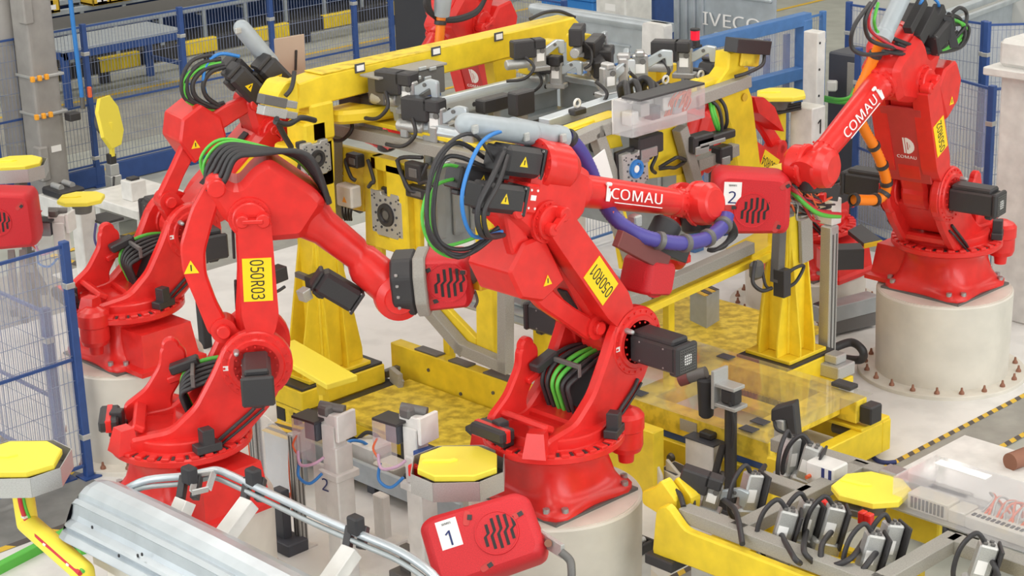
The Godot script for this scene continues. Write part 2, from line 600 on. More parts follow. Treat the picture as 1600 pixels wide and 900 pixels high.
# ---------------------------------------------------------------- robots
# local frame of a robot: s forward, h up from the pedestal top, w to its right
func L(s: float, h: float, w := 0.0) -> Vector3:
	return Vector3(w, h, -s)
func side(w := 0.0) -> Transform3D:      # (s, h) drawings in the robot's upright plane
	return Transform3D(Basis(Vector3(0, 0, -1), Vector3(0, 1, 0), Vector3(1, 0, 0)), Vector3(w, 0, 0))
func triangle_mark(parent: Node3D, T: Transform3D, size := 0.075):
	var s := B()
	prism(s, T, PackedVector2Array(V2([-size * 0.58, -size * 0.45, size * 0.58, -size * 0.45, 0, size * 0.6])), 0.003, 0.0)
	fin(s, "warning_triangle", "plate_yellow", parent)
	s = B()
	bx(s, T * Transform3D(Basis(), Vector3(0, 0.0, 0.002)), Vector3(0.009, size * 0.5, 0.002), 0.0)
	fin(s, "warning_mark", "print_black", parent)
func motor(parent: Node3D, T: Transform3D, l: float, w: float, mark := true, front := Vector3(0, 0, 1)) -> MeshInstance3D:
	# servo motor lying along -x of T, its flange at the origin
	var s := B()
	bx(s, T * Transform3D(Basis(), Vector3(-l * 0.46, 0, 0)), Vector3(l * 0.88, w, w), w * 0.16)
	bx(s, T * Transform3D(Basis(), Vector3(-l * 0.03, 0, 0)), Vector3(l * 0.06, w * 1.06, w * 1.06), w * 0.08)
	bx(s, T * Transform3D(Basis(), Vector3(-l * 0.95, 0, 0)), Vector3(l * 0.1, w * 0.86, w * 0.86), w * 0.2)
	bx(s, T * Transform3D(Basis(), Vector3(-l * 0.75, -w * 0.56, 0)), Vector3(l * 0.26, w * 0.2, w * 0.4), 0.008)
	var m := fin(s, "motor", "black", parent)
	s = B()
	for i in 4:
		var q := T * Vector3(0.0, w * 0.44 * (1 if i & 1 else -1), w * 0.44 * (1 if i & 2 else -1))
		cyl(s, q, q - T.basis.x * l * 0.08, w * 0.05, -1.0, 6)
	fin(s, "screws", "steel", m).set_meta("kind", "stuff")
	if mark:
		var U := T * Transform3D(Basis(), Vector3(-l * 0.5, 0, w * 0.503))
		triangle_mark(m, U, 0.065)
	return m
func logo(parent: Node3D, T: Transform3D, r: float, key: String, tilt := 0.0):
	# round mark of upright bars with a stepped edge
	for i in 5:
		var x: float = -r * 0.75 + r * 0.375 * i
		var hh: float = sqrt(max(r * r - x * x, 0.1 * r * r)) * 0.92
		var s := B()
		var wd: float = r * 0.17
		var st: float = r * 0.22
		var pl := V2([x, hh, x, 0.15 * hh, x - st, -0.1 * hh, x - st, -hh, x - st + wd, -hh, x - st + wd, -0.1 * hh, x + wd, 0.15 * hh, x + wd, hh])
		prism(s, T * Transform3D(Basis(Vector3(0, 0, 1), tilt), Vector3.ZERO), PackedVector2Array(pl), 0.003, 0.0)
		fin(s, "logo_bar", key, parent)
func number_plate(parent: Node3D, T: Transform3D, words: String, key := "plate_yellow", w := 0.31, h := 0.2):
	var s := B()
	bx(s, T, Vector3(w, h, 0.004), 0.0)
	var o := fin(s, "number_plate", key, parent, "yellow plate with a black robot number")
	text(o, "lettering", words, T * Transform3D(Basis(), Vector3(0, 0, 0.003)), h * 0.46, "print_black", 0.68)

func robot(c: Dictionary) -> Node3D:
	var at: Vector3 = c.at
	var root := thing("welding_robot", c.label, "robot", at, -deg_to_rad(c.az), "red welding robots of the cell")
	var RED := "red"
	# ---- base casting: square feet flaring up to a round neck
	var s := B()
	var rings := []
	for q in [[0.0, 0.43, 1.0], [0.045, 0.43, 1.0], [0.06, 0.39, 0.92], [0.14, 0.355, 0.75], [0.26, 0.345, 0.45], [0.35, 0.36, 0.15], [0.395, 0.4, 0.0], [0.42, 0.47, 0.0]]:
		var ring := []
		for k in 40:
			var t := TAU * k / 40.0
			var sq: float = min(1.0 / max(abs(cos(t)), abs(sin(t))), 1.28)
			var waist: float = 1.0 - 0.09 * q[2] * pow(cos(2.0 * t), 2.0)
			var r: float = q[1] * lerp(1.0, sq * waist, q[2])
			ring.append(Vector3(cos(t) * r, q[0], sin(t) * r))
		rings.append(ring)
	loft(s, rings)
	var ex: float = c.get("ext", -1.0)     # long side with the cable connectors
	loft(s, [rect_ring(Transform3D(Basis(), Vector3(0.3 * ex, 0.0, 0)), 0.74, 0.66), rect_ring(Transform3D(Basis(), Vector3(0.3 * ex, 0.04, 0)), 0.74, 0.66), rect_ring(Transform3D(Basis(), Vector3(0.3 * ex, 0.06, 0)), 0.66, 0.56), rect_ring(Transform3D(Basis(), Vector3(0.28 * ex, 0.34, 0)), 0.62, 0.5)], true, false)
	var base := fin(s, "base", RED, root)
	base.rotation.y = deg_to_rad(c.az - c.get("base", 0.0))
	s = B()
	for i in 4:
		var a := PI / 4 + i * PI / 2
		for da in [-0.13, 0.13]:
			var p := Vector3(cos(a + da) * 0.5, 0.045, sin(a + da) * 0.5)
			cyl(s, p, p + Vector3(0, 0.035, 0), 0.026, -1.0, 6)
	fin(s, "foot_bolts", "steel", base).set_meta("kind", "stuff")
	# ---- turntable ring with stop slots
	s = B()
	lathe(s, L(0, 0.4), Vector3.UP, [[0, 0], [0, 0.49], [0.012, 0.505], [0.05, 0.505], [0.062, 0.49], [0.062, 0.4], [0.07, 0.385], [0.13, 0.385], [0.14, 0.375], [0.14, 0]], 44)
	for i in 30:
		var a := TAU * i / 30.0
		bx(s, Transform3D(Basis(Vector3.UP, -a), Vector3(cos(a) * 0.465, 0.467, sin(a) * 0.465)), Vector3(0.075, 0.026, 0.06), 0.006)
	var tt := fin(s, "turntable", RED, root)
	s = B()
	for i in 30:
		var a := TAU * (i + 0.5) / 30.0
		bx(s, Transform3D(Basis(Vector3.UP, -a), Vector3(cos(a) * 0.46, 0.465, sin(a) * 0.46)), Vector3(0.06, 0.006, 0.02), 0.0)
	fin(s, "stop_slots", "black", tt).set_meta("kind", "stuff")
	# stops: black blocks, one red block and a flat bar
	for a in [[-25.0, 0], [100.0, 0]]:
		var ang := deg_to_rad(a[0] + c.get("stop", 0.0))
		var T := Transform3D(Basis(Vector3.UP, -ang), Vector3(cos(ang) * 0.45, 0.48, sin(ang) * 0.45))
		s = B()
		bx(s, T * Transform3D(Basis(), Vector3(0, 0.03, 0)), Vector3(0.1, 0.06, 0.19))
		bx(s, T * Transform3D(Basis(), Vector3(0, 0.11, 0)), Vector3(0.09, 0.12, 0.09))
		fin(s, "stop_buffer", "black", tt)
	s = B()
	var an := deg_to_rad(60.0 + c.get("stop", 0.0))
	loft(s, [rect_ring(Transform3D(Basis(Vector3.UP, -an), Vector3(cos(an) * 0.46, 0.46, sin(an) * 0.46)), 0.16, 0.17), rect_ring(Transform3D(Basis(Vector3.UP, -an), Vector3(cos(an) * 0.44, 0.63, sin(an) * 0.44)), 0.1, 0.12)], true, false)
	fin(s, "stop_block", RED, tt)
	# axis one gear and motor, hanging at the rim
	s = B()
	var gp: Vector3 = L(c.get("gs", 0.45), 0, c.get("gw", 0.3))
	lathe(s, gp + Vector3(0, 0.15, 0), Vector3.UP, [[0, 0], [0, 0.055], [0.09, 0.065], [0.09, 0.11], [0.13, 0.125], [0.25, 0.125], [0.26, 0.135], [0.36, 0.135], [0.39, 0.11], [0.42, 0.05], [0.42, 0]], 22)
	bolts(s, gp + Vector3(0, 0.5, 0), Vector3.UP, 0.115, 12, 0.01, 0.015)
	fin(s, "turning_gear", RED, root)
	# ---- shoulder: two cheeks carrying axis two
	var a2 := Vector2(0.57, 1.04)
	var cheek := join(rnd(V2([-0.36, 0.44, 0.36, 0.44, 0.46, 0.52, 0.66, 0.74, 0.8, 0.98, 0.36, 1.2, 0.26, 1.0, 0.12, 0.76, -0.06, 0.6, -0.36, 0.56]), 0.06), disc(a2, 0.255, 28))
	for sg in [1.0, -1.0]:
		s = B()
		prism(s, side(0.24 * sg), cheek, 0.1, 0.022)
		if sg * c.get("horn", -1.0) > 0:
			var horn := join(rnd(V2([-0.4, 0.46, -0.02, 0.46, -0.06, 0.66, 0.06, 0.84, 0.08, 1.02, -0.02, 1.1, -0.11, 1.04, -0.12, 0.92, -0.24, 0.74, -0.41, 0.62]), 0.05), disc(Vector2(-0.03, 1.05), 0.066, 18))
			prism(s, side(0.235 * sg), horn, 0.07, 0.015)
			bx(s, Transform3D(Basis(Vector3(1, 0, 0), 0.3), L(0.12, 0.86, 0.2 * sg)), Vector3(0.08, 0.05, 0.4), 0.01)
		var ck := fin(s, "shoulder_cheek", RED, root)
		if sg * c.get("horn", -1.0) > 0:
			s = B()
			bx(s, Transform3D(Basis(Vector3(1, 0, 0), 0.3), L(0.06, 0.93, 0.14 * sg)), Vector3(0.1, 0.07, 0.22), 0.012)
			fin(s, "rubber_stop", "black", ck)
		s = B()
		lathe(s, L(a2.x, a2.y, 0.285 * sg), Vector3(sg, 0, 0), [[0, 0.25], [0.012, 0.24], [0.012, 0.2], [0.025, 0.19], [0.025, 0.0]], 30)
		bolts(s, L(a2.x, a2.y, 0.295 * sg), Vector3(sg, 0, 0), 0.222, 22, 0.009, 0.012)
		fin(s, "gear_flange", RED, ck)
		s = B()
		tube(s, curve([L(0.56, 0.76, 0.3 * sg), L(0.5, 0.7, 0.31 * sg), L(0.4, 0.62, 0.31 * sg), L(0.28, 0.52, 0.31 * sg), L(0.22, 0.46, 0.31 * sg)]), 0.014)
		tube(s, curve([L(0.6, 0.72, 0.3 * sg), L(0.52, 0.66, 0.31 * sg), L(0.42, 0.58, 0.31 * sg), L(0.3, 0.49, 0.31 * sg), L(0.24, 0.44, 0.31 * sg)]), 0.01)
		fin(s, "motor_cable", "rubber", ck)
		# the shoulder motor of this side
		var ml: float = c.get("mlen", 0.46)
		s = B()
		var mp := L(a2.x, a2.y - 0.02, 0)
		for e in [[0.3, 0.3 + ml * 0.92, 0.2, 0.2, 0.0], [0.32, 0.3 + ml * 0.86, 0.17, 0.05, 0.115], [0.3 + ml * 0.9, 0.3 + ml, 0.225, 0.215, 0.0], [0.3 + ml * 0.7, 0.3 + ml * 0.86, 0.1, 0.05, -0.12]]:
			bx(s, Transform3D(Basis(), mp + Vector3((e[0] + e[1]) * 0.5 * sg, e[4], 0)), Vector3(e[1] - e[0], e[3], e[2]), 0.018)
		var mo := fin(s, "shoulder_motor", "black", root)
		s = B()
		for i in (9 if c.get("fan", false) else 0):
			for k in 2:
				var o := -0.08 + 0.02 * i
				var c0 := mp + Vector3((0.302 + ml) * sg, 0, 0)
				if k == 0:
					bx(s, Transform3D(Basis(), c0 + Vector3(0, o, 0)), Vector3(0.004, 0.007, 0.17), 0.0)
				else:
					bx(s, Transform3D(Basis(), c0 + Vector3(0, 0, o)), Vector3(0.004, 0.17, 0.007), 0.0)
		if c.get("fan", false):
			fin(s, "fan_grille", "iron", mo).set_meta("kind", "stuff")
			s = B()
			cyl(s, mp + Vector3((0.3 + ml) * sg, 0, 0), mp + Vector3((0.303 + ml) * sg, 0, 0), 0.045, -1.0, 16)
			fin(s, "fan_label", "print_white", mo)
		s = B()
		for i in 4:
			cyl(s, mp + Vector3((0.4 if i & 1 else 0.62) * sg, 0.07 if i & 2 else -0.07, 0.098), mp + Vector3((0.4 if i & 1 else 0.62) * sg, 0.07 if i & 2 else -0.07, 0.104), 0.007, -1.0, 6)
		capsule(s, L(a2.x - 0.13, a2.y + 0.12, 0.31 * sg), L(a2.x - 0.13, a2.y + 0.12, 0.36 * sg), 0.022, 0.018, 10)
		fin(s, "screws", "steel", mo).set_meta("kind", "stuff")
		s = B()
		bx(s, Transform3D(Basis(), L(a2.x - 0.2, a2.y, 0.301 * sg)), Vector3(0.003, 0.035, 0.06), 0.0)
		fin(s, "white_label", "print_white", ck)
	s = B()      # web between the cheeks, with the back plate that carries the cables
	bx(s, Transform3D(Basis(), L(0.2, 0.55, 0)), Vector3(0.42, 0.08, 0.5), 0.02)
	bx(s, Transform3D(Basis(Vector3(1, 0, 0), -0.75), L(0.5, 0.78, 0)), Vector3(0.42, 0.44, 0.05), 0.01)
	bx(s, Transform3D(Basis(Vector3(1, 0, 0), -0.5), L(-0.28, 0.62, 0)), Vector3(0.5, 0.05, 0.09), 0.012)
	fin(s, "shoulder_web", RED, root)
	s = B()
	bx(s, Transform3D(Basis(Vector3(1, 0, 0), -0.45), L(0.26, 0.76, -0.02)), Vector3(0.3, 0.36, 0.02), 0.0)
	fin(s, "cable_plate", "black_soft", root)
	for i in 6:
		s = B()
		var w := -0.13 + 0.05 * i
		tube(s, curve([L(0.5, 0.95, w * 0.8), L(0.3, 0.97 - 0.012 * i, w), L(0.1, 0.92 - 0.015 * i, w), L(0.03, 0.8, w), L(0.06, 0.68, w), L(0.1, 0.57, w)]), 0.017)
		fin(s, "shoulder_cable", "green_hose" if i in c.get("green", [2, 3]) else "rubber", root)
	s = B()
	bx(s, Transform3D(Basis(), L(0.12, 0.94, 0)), Vector3(0.3, 0.035, 0.03))
	bx(s, Transform3D(Basis(), L(0.12, 0.91, 0.15)), Vector3(0.012, 0.1, 0.03))
	fin(s, "cable_clamp", "iron", root)
	# black bumper with a red band at the back of the turntable
	s = B()
	bx(s, Transform3D(Basis(), L(-0.5, 0.58, c.get("bump", -0.1))), Vector3(0.32, 0.09, 0.14), 0.015)
	var bm := fin(s, "bumper", "black", root)
	s = B()
	bx(s, Transform3D(Basis(), L(-0.5, 0.58, c.get("bump", -0.1))), Vector3(0.326, 0.094, 0.045), 0.006)
	fin(s, "band", RED, bm)
	# ---- lower arm
	var a3: Vector2 = c.a3
	var e := (a3 - a2).normalized()
	var q := Vector2(-e.y, e.x)      # towards the back of the arm
	var ln := a2.distance_to(a3)
	var E := func(t: float, o: float) -> Vector2: return a2 + e * t + q * o
	s = B()
	prism(s, side(), join(rnd([E.call(-0.1, 0.1), E.call(0.3, 0.13), E.call(ln * 0.6, 0.1), E.call(ln + 0.06, 0.1), E.call(ln + 0.06, -0.1), E.call(ln * 0.6, -0.12), E.call(0.3, -0.16), E.call(-0.1, -0.12)], 0.06), disc(a2, 0.17)), 0.26, 0.03)
	cyl(s, L(a3.x, a3.y, -0.24), L(a3.x, a3.y, 0.24), 0.12, -1.0, 22, 0.01)
	var arm := fin(s, "lower_arm", RED, root)
	for t in [0.42, 0.78]:      # slots in the back of the arm
		s = B()
		var pm: Vector2 = E.call(ln * t, 0.118)
		bx(s, fr(L(pm.x, pm.y, 0.02), L(e.x, e.y), L(q.x, q.y)), Vector3(0.2, 0.02, 0.09), 0.008)
		fin(s, "slot", "black_soft", arm)
	if c.get("front_mark", false):
		var pf: Vector2 = E.call(ln * 0.5, -0.138)
		var T := fr(L(pf.x, pf.y, 0.0), Vector3(-1, 0, 0), L(e.x, e.y))
		s = B()
		bx(s, T, Vector3(0.4, 0.78, 0.03), 0.01)
		var fp := fin(s, "front_cover", "red_dull", arm)
		for k in 5:
			s = B()
			var lx: float = -0.012 + 0.022 * k
			var lh: float = sqrt(max(0.0072 - lx * lx, 0.0006))
			bx(s, T * Transform3D(Basis(), Vector3(lx, 0, 0.017)), Vector3(0.014 - 0.0016 * k, lh * 1.9, 0.003), 0.0)
			fin(s, "logo_bar", "print_white", fp)
		s = B()
		lathe(s, T * Vector3(0, 0, 0.016), T.basis.z, [[0, 0.085], [0.003, 0.085], [0.003, 0.045]], 26, false, 1.75, 4.55)
		fin(s, "logo_rim", "print_white", fp)
		text(fp, "lettering", "COMAU", T * Transform3D(Basis(), Vector3(0, -0.12, 0.017)), 0.03, "print_white", 1.3)
	for sg in [1.0, -1.0]:
		s = B()
		var sp := rnd([E.call(0.02, 0.0), E.call(0.24, 0.06), E.call(0.36, 0.085), E.call(ln - 0.02, 0.085), E.call(ln - 0.02, -0.145), E.call(0.36, -0.17), E.call(0.24, -0.14)], 0.03)
		prism(s, side(0.205 * sg), sp, 0.15, 0.02)
		var cv := fin(s, "side_cover", RED, arm)
		s = B()      # dog-bone crank in its recess at the top of the cover
		var k0: Vector2 = E.call(ln - 0.0, -0.09)
		var k1: Vector2 = E.call(ln - 0.0, 0.05)
		cyl(s, L(k0.x, k0.y, 0.2 * sg), L(k0.x, k0.y, 0.3 * sg), 0.05, -1.0, 14, 0.008)
		cyl(s, L(k1.x, k1.y, 0.2 * sg), L(k1.x, k1.y, 0.3 * sg), 0.045, -1.0, 14, 0.008)
		bar(s, L(k0.x, k0.y, 0.28 * sg), L(k1.x, k1.y, 0.28 * sg), 0.03, 0.06, Vector3.RIGHT)
		fin(s, "crank", RED, cv)
		s = B()
		prism(s, side(0.24 * sg), disc(a2, 0.17), 0.14, 0.01)
		bolts(s, L(a2.x, a2.y, 0.31 * sg), Vector3(sg, 0, 0), 0.145, 16, 0.008, 0.008)
		fin(s, "hub", RED, cv)
		if sg * c.get("plate_side", 1.0) > 0:
			var pp: Vector2 = E.call(ln * c.get("plate_at", 0.58), -0.035)
			var dir := L(e.x, e.y)
			var T := fr(L(pp.x, pp.y, 0.283 * sg), dir * c.get("plate_dir", 1.0), Vector3(sg, 0, 0).cross(dir * c.get("plate_dir", 1.0)))
			number_plate(cv, T, c.number, c.get("plate_key", "plate_yellow"))
		else:
			pass
	# ---- balance arm: crescent rod behind the lower arm, with its hood
	var v := Vector2(-0.3, 0.05)     # the lever's offset, the same at both ends
	var fdir: Vector2 = Vector2(cos(deg_to_rad(c.fa)), sin(deg_to_rad(c.fa)))
	var fn := Vector2(-fdir.y, fdir.x)
	var p3 := a3 - fdir * 0.3 + fn * 0.06
	var p2 := a2 + (p3 - a3)
	s = B()
	var F := func(t: float, o: float) -> Vector2: return p2.lerp(p3, t) + q * o
	prism(s, side(c.get("rodw", 0.1)), rnd([F.call(-0.04, 0.1), F.call(0.2, 0.18), F.call(0.42, 0.26), F.call(0.6, 0.27), F.call(0.85, 0.18), F.call(1.03, 0.07), F.call(1.03, -0.07), F.call(0.8, 0.02), F.call(0.55, 0.1), F.call(0.4, 0.1), F.call(0.2, 0.04), F.call(-0.04, -0.07)], 0.05), 0.08, 0.015)
	var rod := fin(s, "balance_rod", RED, root)
	s = B()
	var ht: float = c.get("ht", 0.0)
	var ho: float = c.get("ho", 0.0)
	var hood := rnd([F.call(0.34 + ht, 0.06 + ho), F.call(0.38 + ht, 0.3 + ho), F.call(0.52 + ht, 0.42 + ho), F.call(0.7 + ht, 0.38 + ho), F.call(0.74 + ht, 0.16 + ho), F.call(0.66 + ht, 0.0 + ho)], 0.02, 2)
	if c.get("hood", true):
		prism(s, side(-0.03), hood, 0.42, 0.02)
	else:
		prism(s, side(-0.03), rnd([F.call(0.2, 0.1), F.call(0.42, 0.25), F.call(0.6, 0.26), F.call(0.72, 0.2), F.call(0.6, 0.1)], 0.02, 2), 0.2, 0.02)
	var hd := fin(s, "balance_hood", RED, rod)
	var hm: Vector2 = F.call(0.45 + ht, 0.18 + ho) if c.get("hood", true) else F.call(0.45, 0.2)
	for sg in [1.0, -1.0]:
		if c.get("hood", true):
			triangle_mark(hd, Transform3D(Basis(Vector3(0, 0, -1) * sg, Vector3(0, 1, 0), Vector3(sg, 0, 0)), L(hm.x, hm.y, -0.03 + 0.213 * sg)), 0.07)
		else:
			triangle_mark(hd, Transform3D(Basis(Vector3(0, 0, -1) * sg, Vector3(0, 1, 0), Vector3(sg, 0, 0)), L(hm.x, hm.y, 0.1 + 0.043 * sg)), 0.09)
	s = B()
	prism(s, side(c.get("rodw", 0.1) - 0.02), join(rnd([a2 + e * 0.12, p2 + e * 0.09, p2 - e * 0.09, a2 - e * 0.12], 0.03), disc(p2, 0.09)), 0.16, 0.02)
	cyl(s, L(p2.x, p2.y, 0.0), L(p2.x, p2.y, 0.2), 0.05, -1.0, 14, 0.008)
	fin(s, "balance_lever", RED, root)
	# ---- forearm
	var U := func(t: float, o: float) -> Vector2: return a3 + fdir * t + fn * o
	var W := func(t: float, o: float, w: float) -> Vector3:
		var p: Vector2 = a3 + fdir * t + fn * o
		return L(p.x, p.y, w)
	var fd := L(fdir.x, fdir.y)
	var fu := L(fn.x, fn.y)
	var fl: float = c.get("flen", 1.7)
	s = B()
	prism(s, side(), join(join(rnd([U.call(-0.16, 0.3), U.call(-0.1, 0.42), U.call(0.28, 0.4), U.call(0.4, 0.36), U.call(0.4, 0.06), U.call(0.16, -0.12), U.call(-0.12, -0.12), U.call(-0.36, 0.0), U.call(-0.36, 0.13), U.call(-0.18, 0.14)], 0.05), disc(U.call(0, 0), 0.15)), disc(U.call(-0.3, 0.06), 0.08)), 0.36, 0.05)
	for sg in [1.0, -1.0]:
		lathe(s, W.call(0, 0, 0.17 * sg), Vector3(sg, 0, 0), [[0, 0.15], [0.03, 0.145], [0.03, 0.1], [0.06, 0.09], [0.06, 0]], 26)
		bolts(s, W.call(0, 0, 0.2 * sg), Vector3(sg, 0, 0), 0.122, 14, 0.009, 0.01)
	cyl(s, W.call(-0.3, 0.06, 0.16), W.call(-0.3, 0.06, 0.22), 0.065, -1.0, 16, 0.01)
	var fa := fin(s, "forearm_block", RED, root)
	if c.get("hollow", false):
		s = B()
		var rg := []
		for z in [[0.34, 0.2, 0.19, 0.16], [0.5, 0.17, 0.13, 0.13], [0.8, 0.13, 0.115, 0.115], [fl * 0.72, 0.1, 0.12, 0.12], [fl * 0.76, 0.09, 0.145, 0.14], [fl * 0.98, 0.05, 0.15, 0.15], [fl * 1.06, 0.04, 0.15, 0.14]]:
			var ring := []
			for k in 24:
				var t := TAU * k / 24.0
				ring.append(W.call(z[0], z[1] + sin(t) * z[2], cos(t) * z[3]))
			rg.append(ring)
		loft(s, rg)
		fin(s, "forearm_tube", RED, root)
		s = B()
		var wc: Vector3 = W.call(fl * 1.04, 0.04, 0)
		lathe(s, wc - Vector3(0.18, 0, 0), Vector3(1, 0, 0), [[0, 0], [0.0, 0.12], [0.03, 0.165], [0.1, 0.18], [0.26, 0.18], [0.33, 0.165], [0.36, 0.11], [0.375, 0.1], [0.375, 0]], 30, false)
		fin(s, "wrist", RED, root)
		for a in [[fl * 0.86, -0.16, 0.12, 0.36, 0.17]]:
			motor(root, fr(W.call(a[0], a[1], a[2] - 0.1), fd, fu), a[3], a[4], false)
	else:
		s = B()
		lathe(s, W.call(0.38, 0.22, 0), fd, [[0, 0], [0, 0.15], [0.05, 0.15], [0.06, 0.128], [0.1, 0.118], [fl - 0.34, 0.092], [fl - 0.72 + 0.37, 0.13], [fl - 0.31, 0.14], [fl - 0.24, 0.14], [fl - 0.24, 0]], 26)
		bolts(s, W.call(0.43, 0.22, 0), fd, 0.136, 18, 0.009, 0.012)
		bolts(s, W.call(fl - 0.08 + 0.14 - 0.38 + 0.12, 0.22, 0), fd, 0.115, 14, 0.008, 0.012)
		var tb := fin(s, "forearm_tube", RED, root)
		var sg: float = c.get("text_side", 1.0)
		var dx := fd * sg
		var out: Vector3 = (Vector3(sg, 0, 0) + fu * c.get("text_up", 0.15)).normalized()
		var Tt := fr(W.call(0.95, 0.22, 0) + out * 0.121, dx * c.get("text_dir", 1.0), out.cross(dx * c.get("text_dir", 1.0)))
		text(tb, "lettering", "COMAU", Tt, 0.075, "print_white", 1.55)
		s = B()
		bx(s, Tt * Transform3D(Basis(), Vector3(0.02, -0.062, -0.004)), Vector3(0.52, 0.006, 0.006), 0.0)
		for k in 3:
			var x0 := -0.33 * sg
			tube(s, [Tt * Vector3(x0 + 0.02 * k, 0.05 - 0.02 * k, 0), Tt * Vector3(x0 + 0.01 * k, -0.06, 0)], 0.008, 5)
		capsule(s, Tt * Vector3(-0.33 * sg, 0.06, -0.002), Tt * Vector3(-0.3 * sg, 0.06, -0.002), 0.014, 0.014, 8)
		fin(s, "lettering_swash", "print_white", tb).set_meta("kind", "stuff")
		# wrist: a fork turned about the forearm with a rounded hand between
		var wr := B()
		var ro: float = deg_to_rad(c.get("wroll", 0.0))
		var wx := Vector3(1, 0, 0).rotated(fd, ro)
		var wy := fu.rotated(fd, ro)
		var w0: Vector3 = W.call(fl - 0.24, 0.22, 0)
		var w1: Vector3 = w0 + fd * 0.24
		cyl(wr, w0, w0 + fd * 0.05, 0.105, -1.0, 22, 0.008)
		capsule(wr, w0 + fd * 0.02, w1, 0.1, 0.12, 20)
		lathe(wr, w1 - wx * 0.19, wx, [[-0.01, 0], [-0.01, 0.11], [0.02, 0.155], [0.09, 0.168], [0.12, 0.165], [0.12, 0.125], [0.22, 0.125], [0.22, 0.16], [0.235, 0.172], [0.26, 0.172], [0.265, 0.162], [0.36, 0.155], [0.4, 0.12], [0.41, 0.1], [0.41, 0]], 30)
		bolts(wr, w1 + wx * 0.065, wx, 0.166, 16, 0.009, 0.012)
		fin(wr, "wrist", RED, root)
		wr = B()
		cyl(wr, w1, w1 + (fd * 0.35 - wy * 1.0).normalized() * 0.2, 0.115, -1.0, 22, 0.02)
		fin(wr, "tool_flange", "black", root)
		s = B()      # drum on the block's top and the plate of the lower motor
		lathe(s, W.call(-0.1, 0.36, 0.05), fd, [[0, 0], [0, 0.175], [0.05, 0.18], [0.06, 0.17], [0.27, 0.17], [0.36, 0.12], [0.38, 0]], 28)
		bolts(s, W.call(-0.1, 0.36, 0.05), -fd, 0.155, 16, 0.01, 0.01)
		bx(s, fr(W.call(-0.2, 0.14, 0.1), fd, fu), Vector3(0.12, 0.2, 0.22), 0.015)
		fin(s, "gear_drum", RED, fa)
		s = B()
		for k in 4:
			var cq: Vector3 = W.call(-0.2 + (0.03 if k & 1 else -0.03), 0.14 + (0.06 if k & 2 else -0.06), 0.21)
			cyl(s, cq, cq + Vector3(0.006, 0, 0), 0.009, -1.0, 6)
		bx(s, fr(W.call(-0.2, 0.15, 0.212), fd, fu), Vector3(0.05, 0.035, 0.004), 0.0)
		fin(s, "white_label", "print_white", fa).set_meta("kind", "stuff")
		motor(fa, fr(W.call(-0.1, 0.37, 0.07), fd, fu), 0.4, 0.2)
		motor(fa, fr(W.call(-0.26, 0.12, 0.13), fd, fu), 0.42, 0.19)
		motor(fa, fr(W.call(-0.24, 0.2, -0.13), fd, fu), 0.4, 0.18)
	# ---- cable loops behind the forearm
	var i := 0
	for h in c.get("loops", []):
		s = B()
		var pts := []
		for p in h[2]:
			pts.append(W.call(p[0], p[1], p[2]))
		tube(s, curve(pts, 7), h[1], 7)
		fin(s, "cable", h[0], fa)
		i += 1
	return root
func rect_ring(T: Transform3D, a: float, b: float) -> Array:
	return [T * Vector3(-a / 2, 0, -b / 2), T * Vector3(a / 2, 0, -b / 2), T * Vector3(a / 2, 0, b / 2), T * Vector3(-a / 2, 0, b / 2)]

func pedestal(at: Vector3, label: String, tall := 0.84):
	var t := thing("robot_pedestal", label, "pedestal", at, 0.0, "round robot pedestals")
	var s := B()
	lathe(s, Vector3.ZERO, Vector3.UP, [[0.04, 0.612], [tall - 0.02, 0.625], [tall - 0.005, 0.615], [tall - 0.005, 0.6], [tall, 0.6], [tall, 0]], 64)
	fin(s, "drum", "pedestal", t)
	s = B()
	lathe(s, Vector3.ZERO, Vector3.UP, [[0.0, 0.78], [0.035, 0.78], [0.04, 0.775], [0.04, 0.6]], 64)
	var fl := fin(s, "flange", "pedestal", t)
	for i in 20:
		var a := TAU * (i + 0.3) / 20.0
		s = B()
		var p := Vector3(cos(a) * 0.705, 0.04, sin(a) * 0.705)
		lathe(s, p, Vector3.UP, [[0, 0.026], [0.018, 0.024], [0.03, 0.014], [0.06, 0.009], [0.06, 0]], 8)
		fin(s, "anchor_bolt", "rust", fl)
	s = B()
	bx(s, Transform3D(Basis(), Vector3(0, tall + 0.01, 0)), Vector3(0.84, 0.02, 0.84), 0.0)
	fin(s, "mounting_plate", "iron", t)

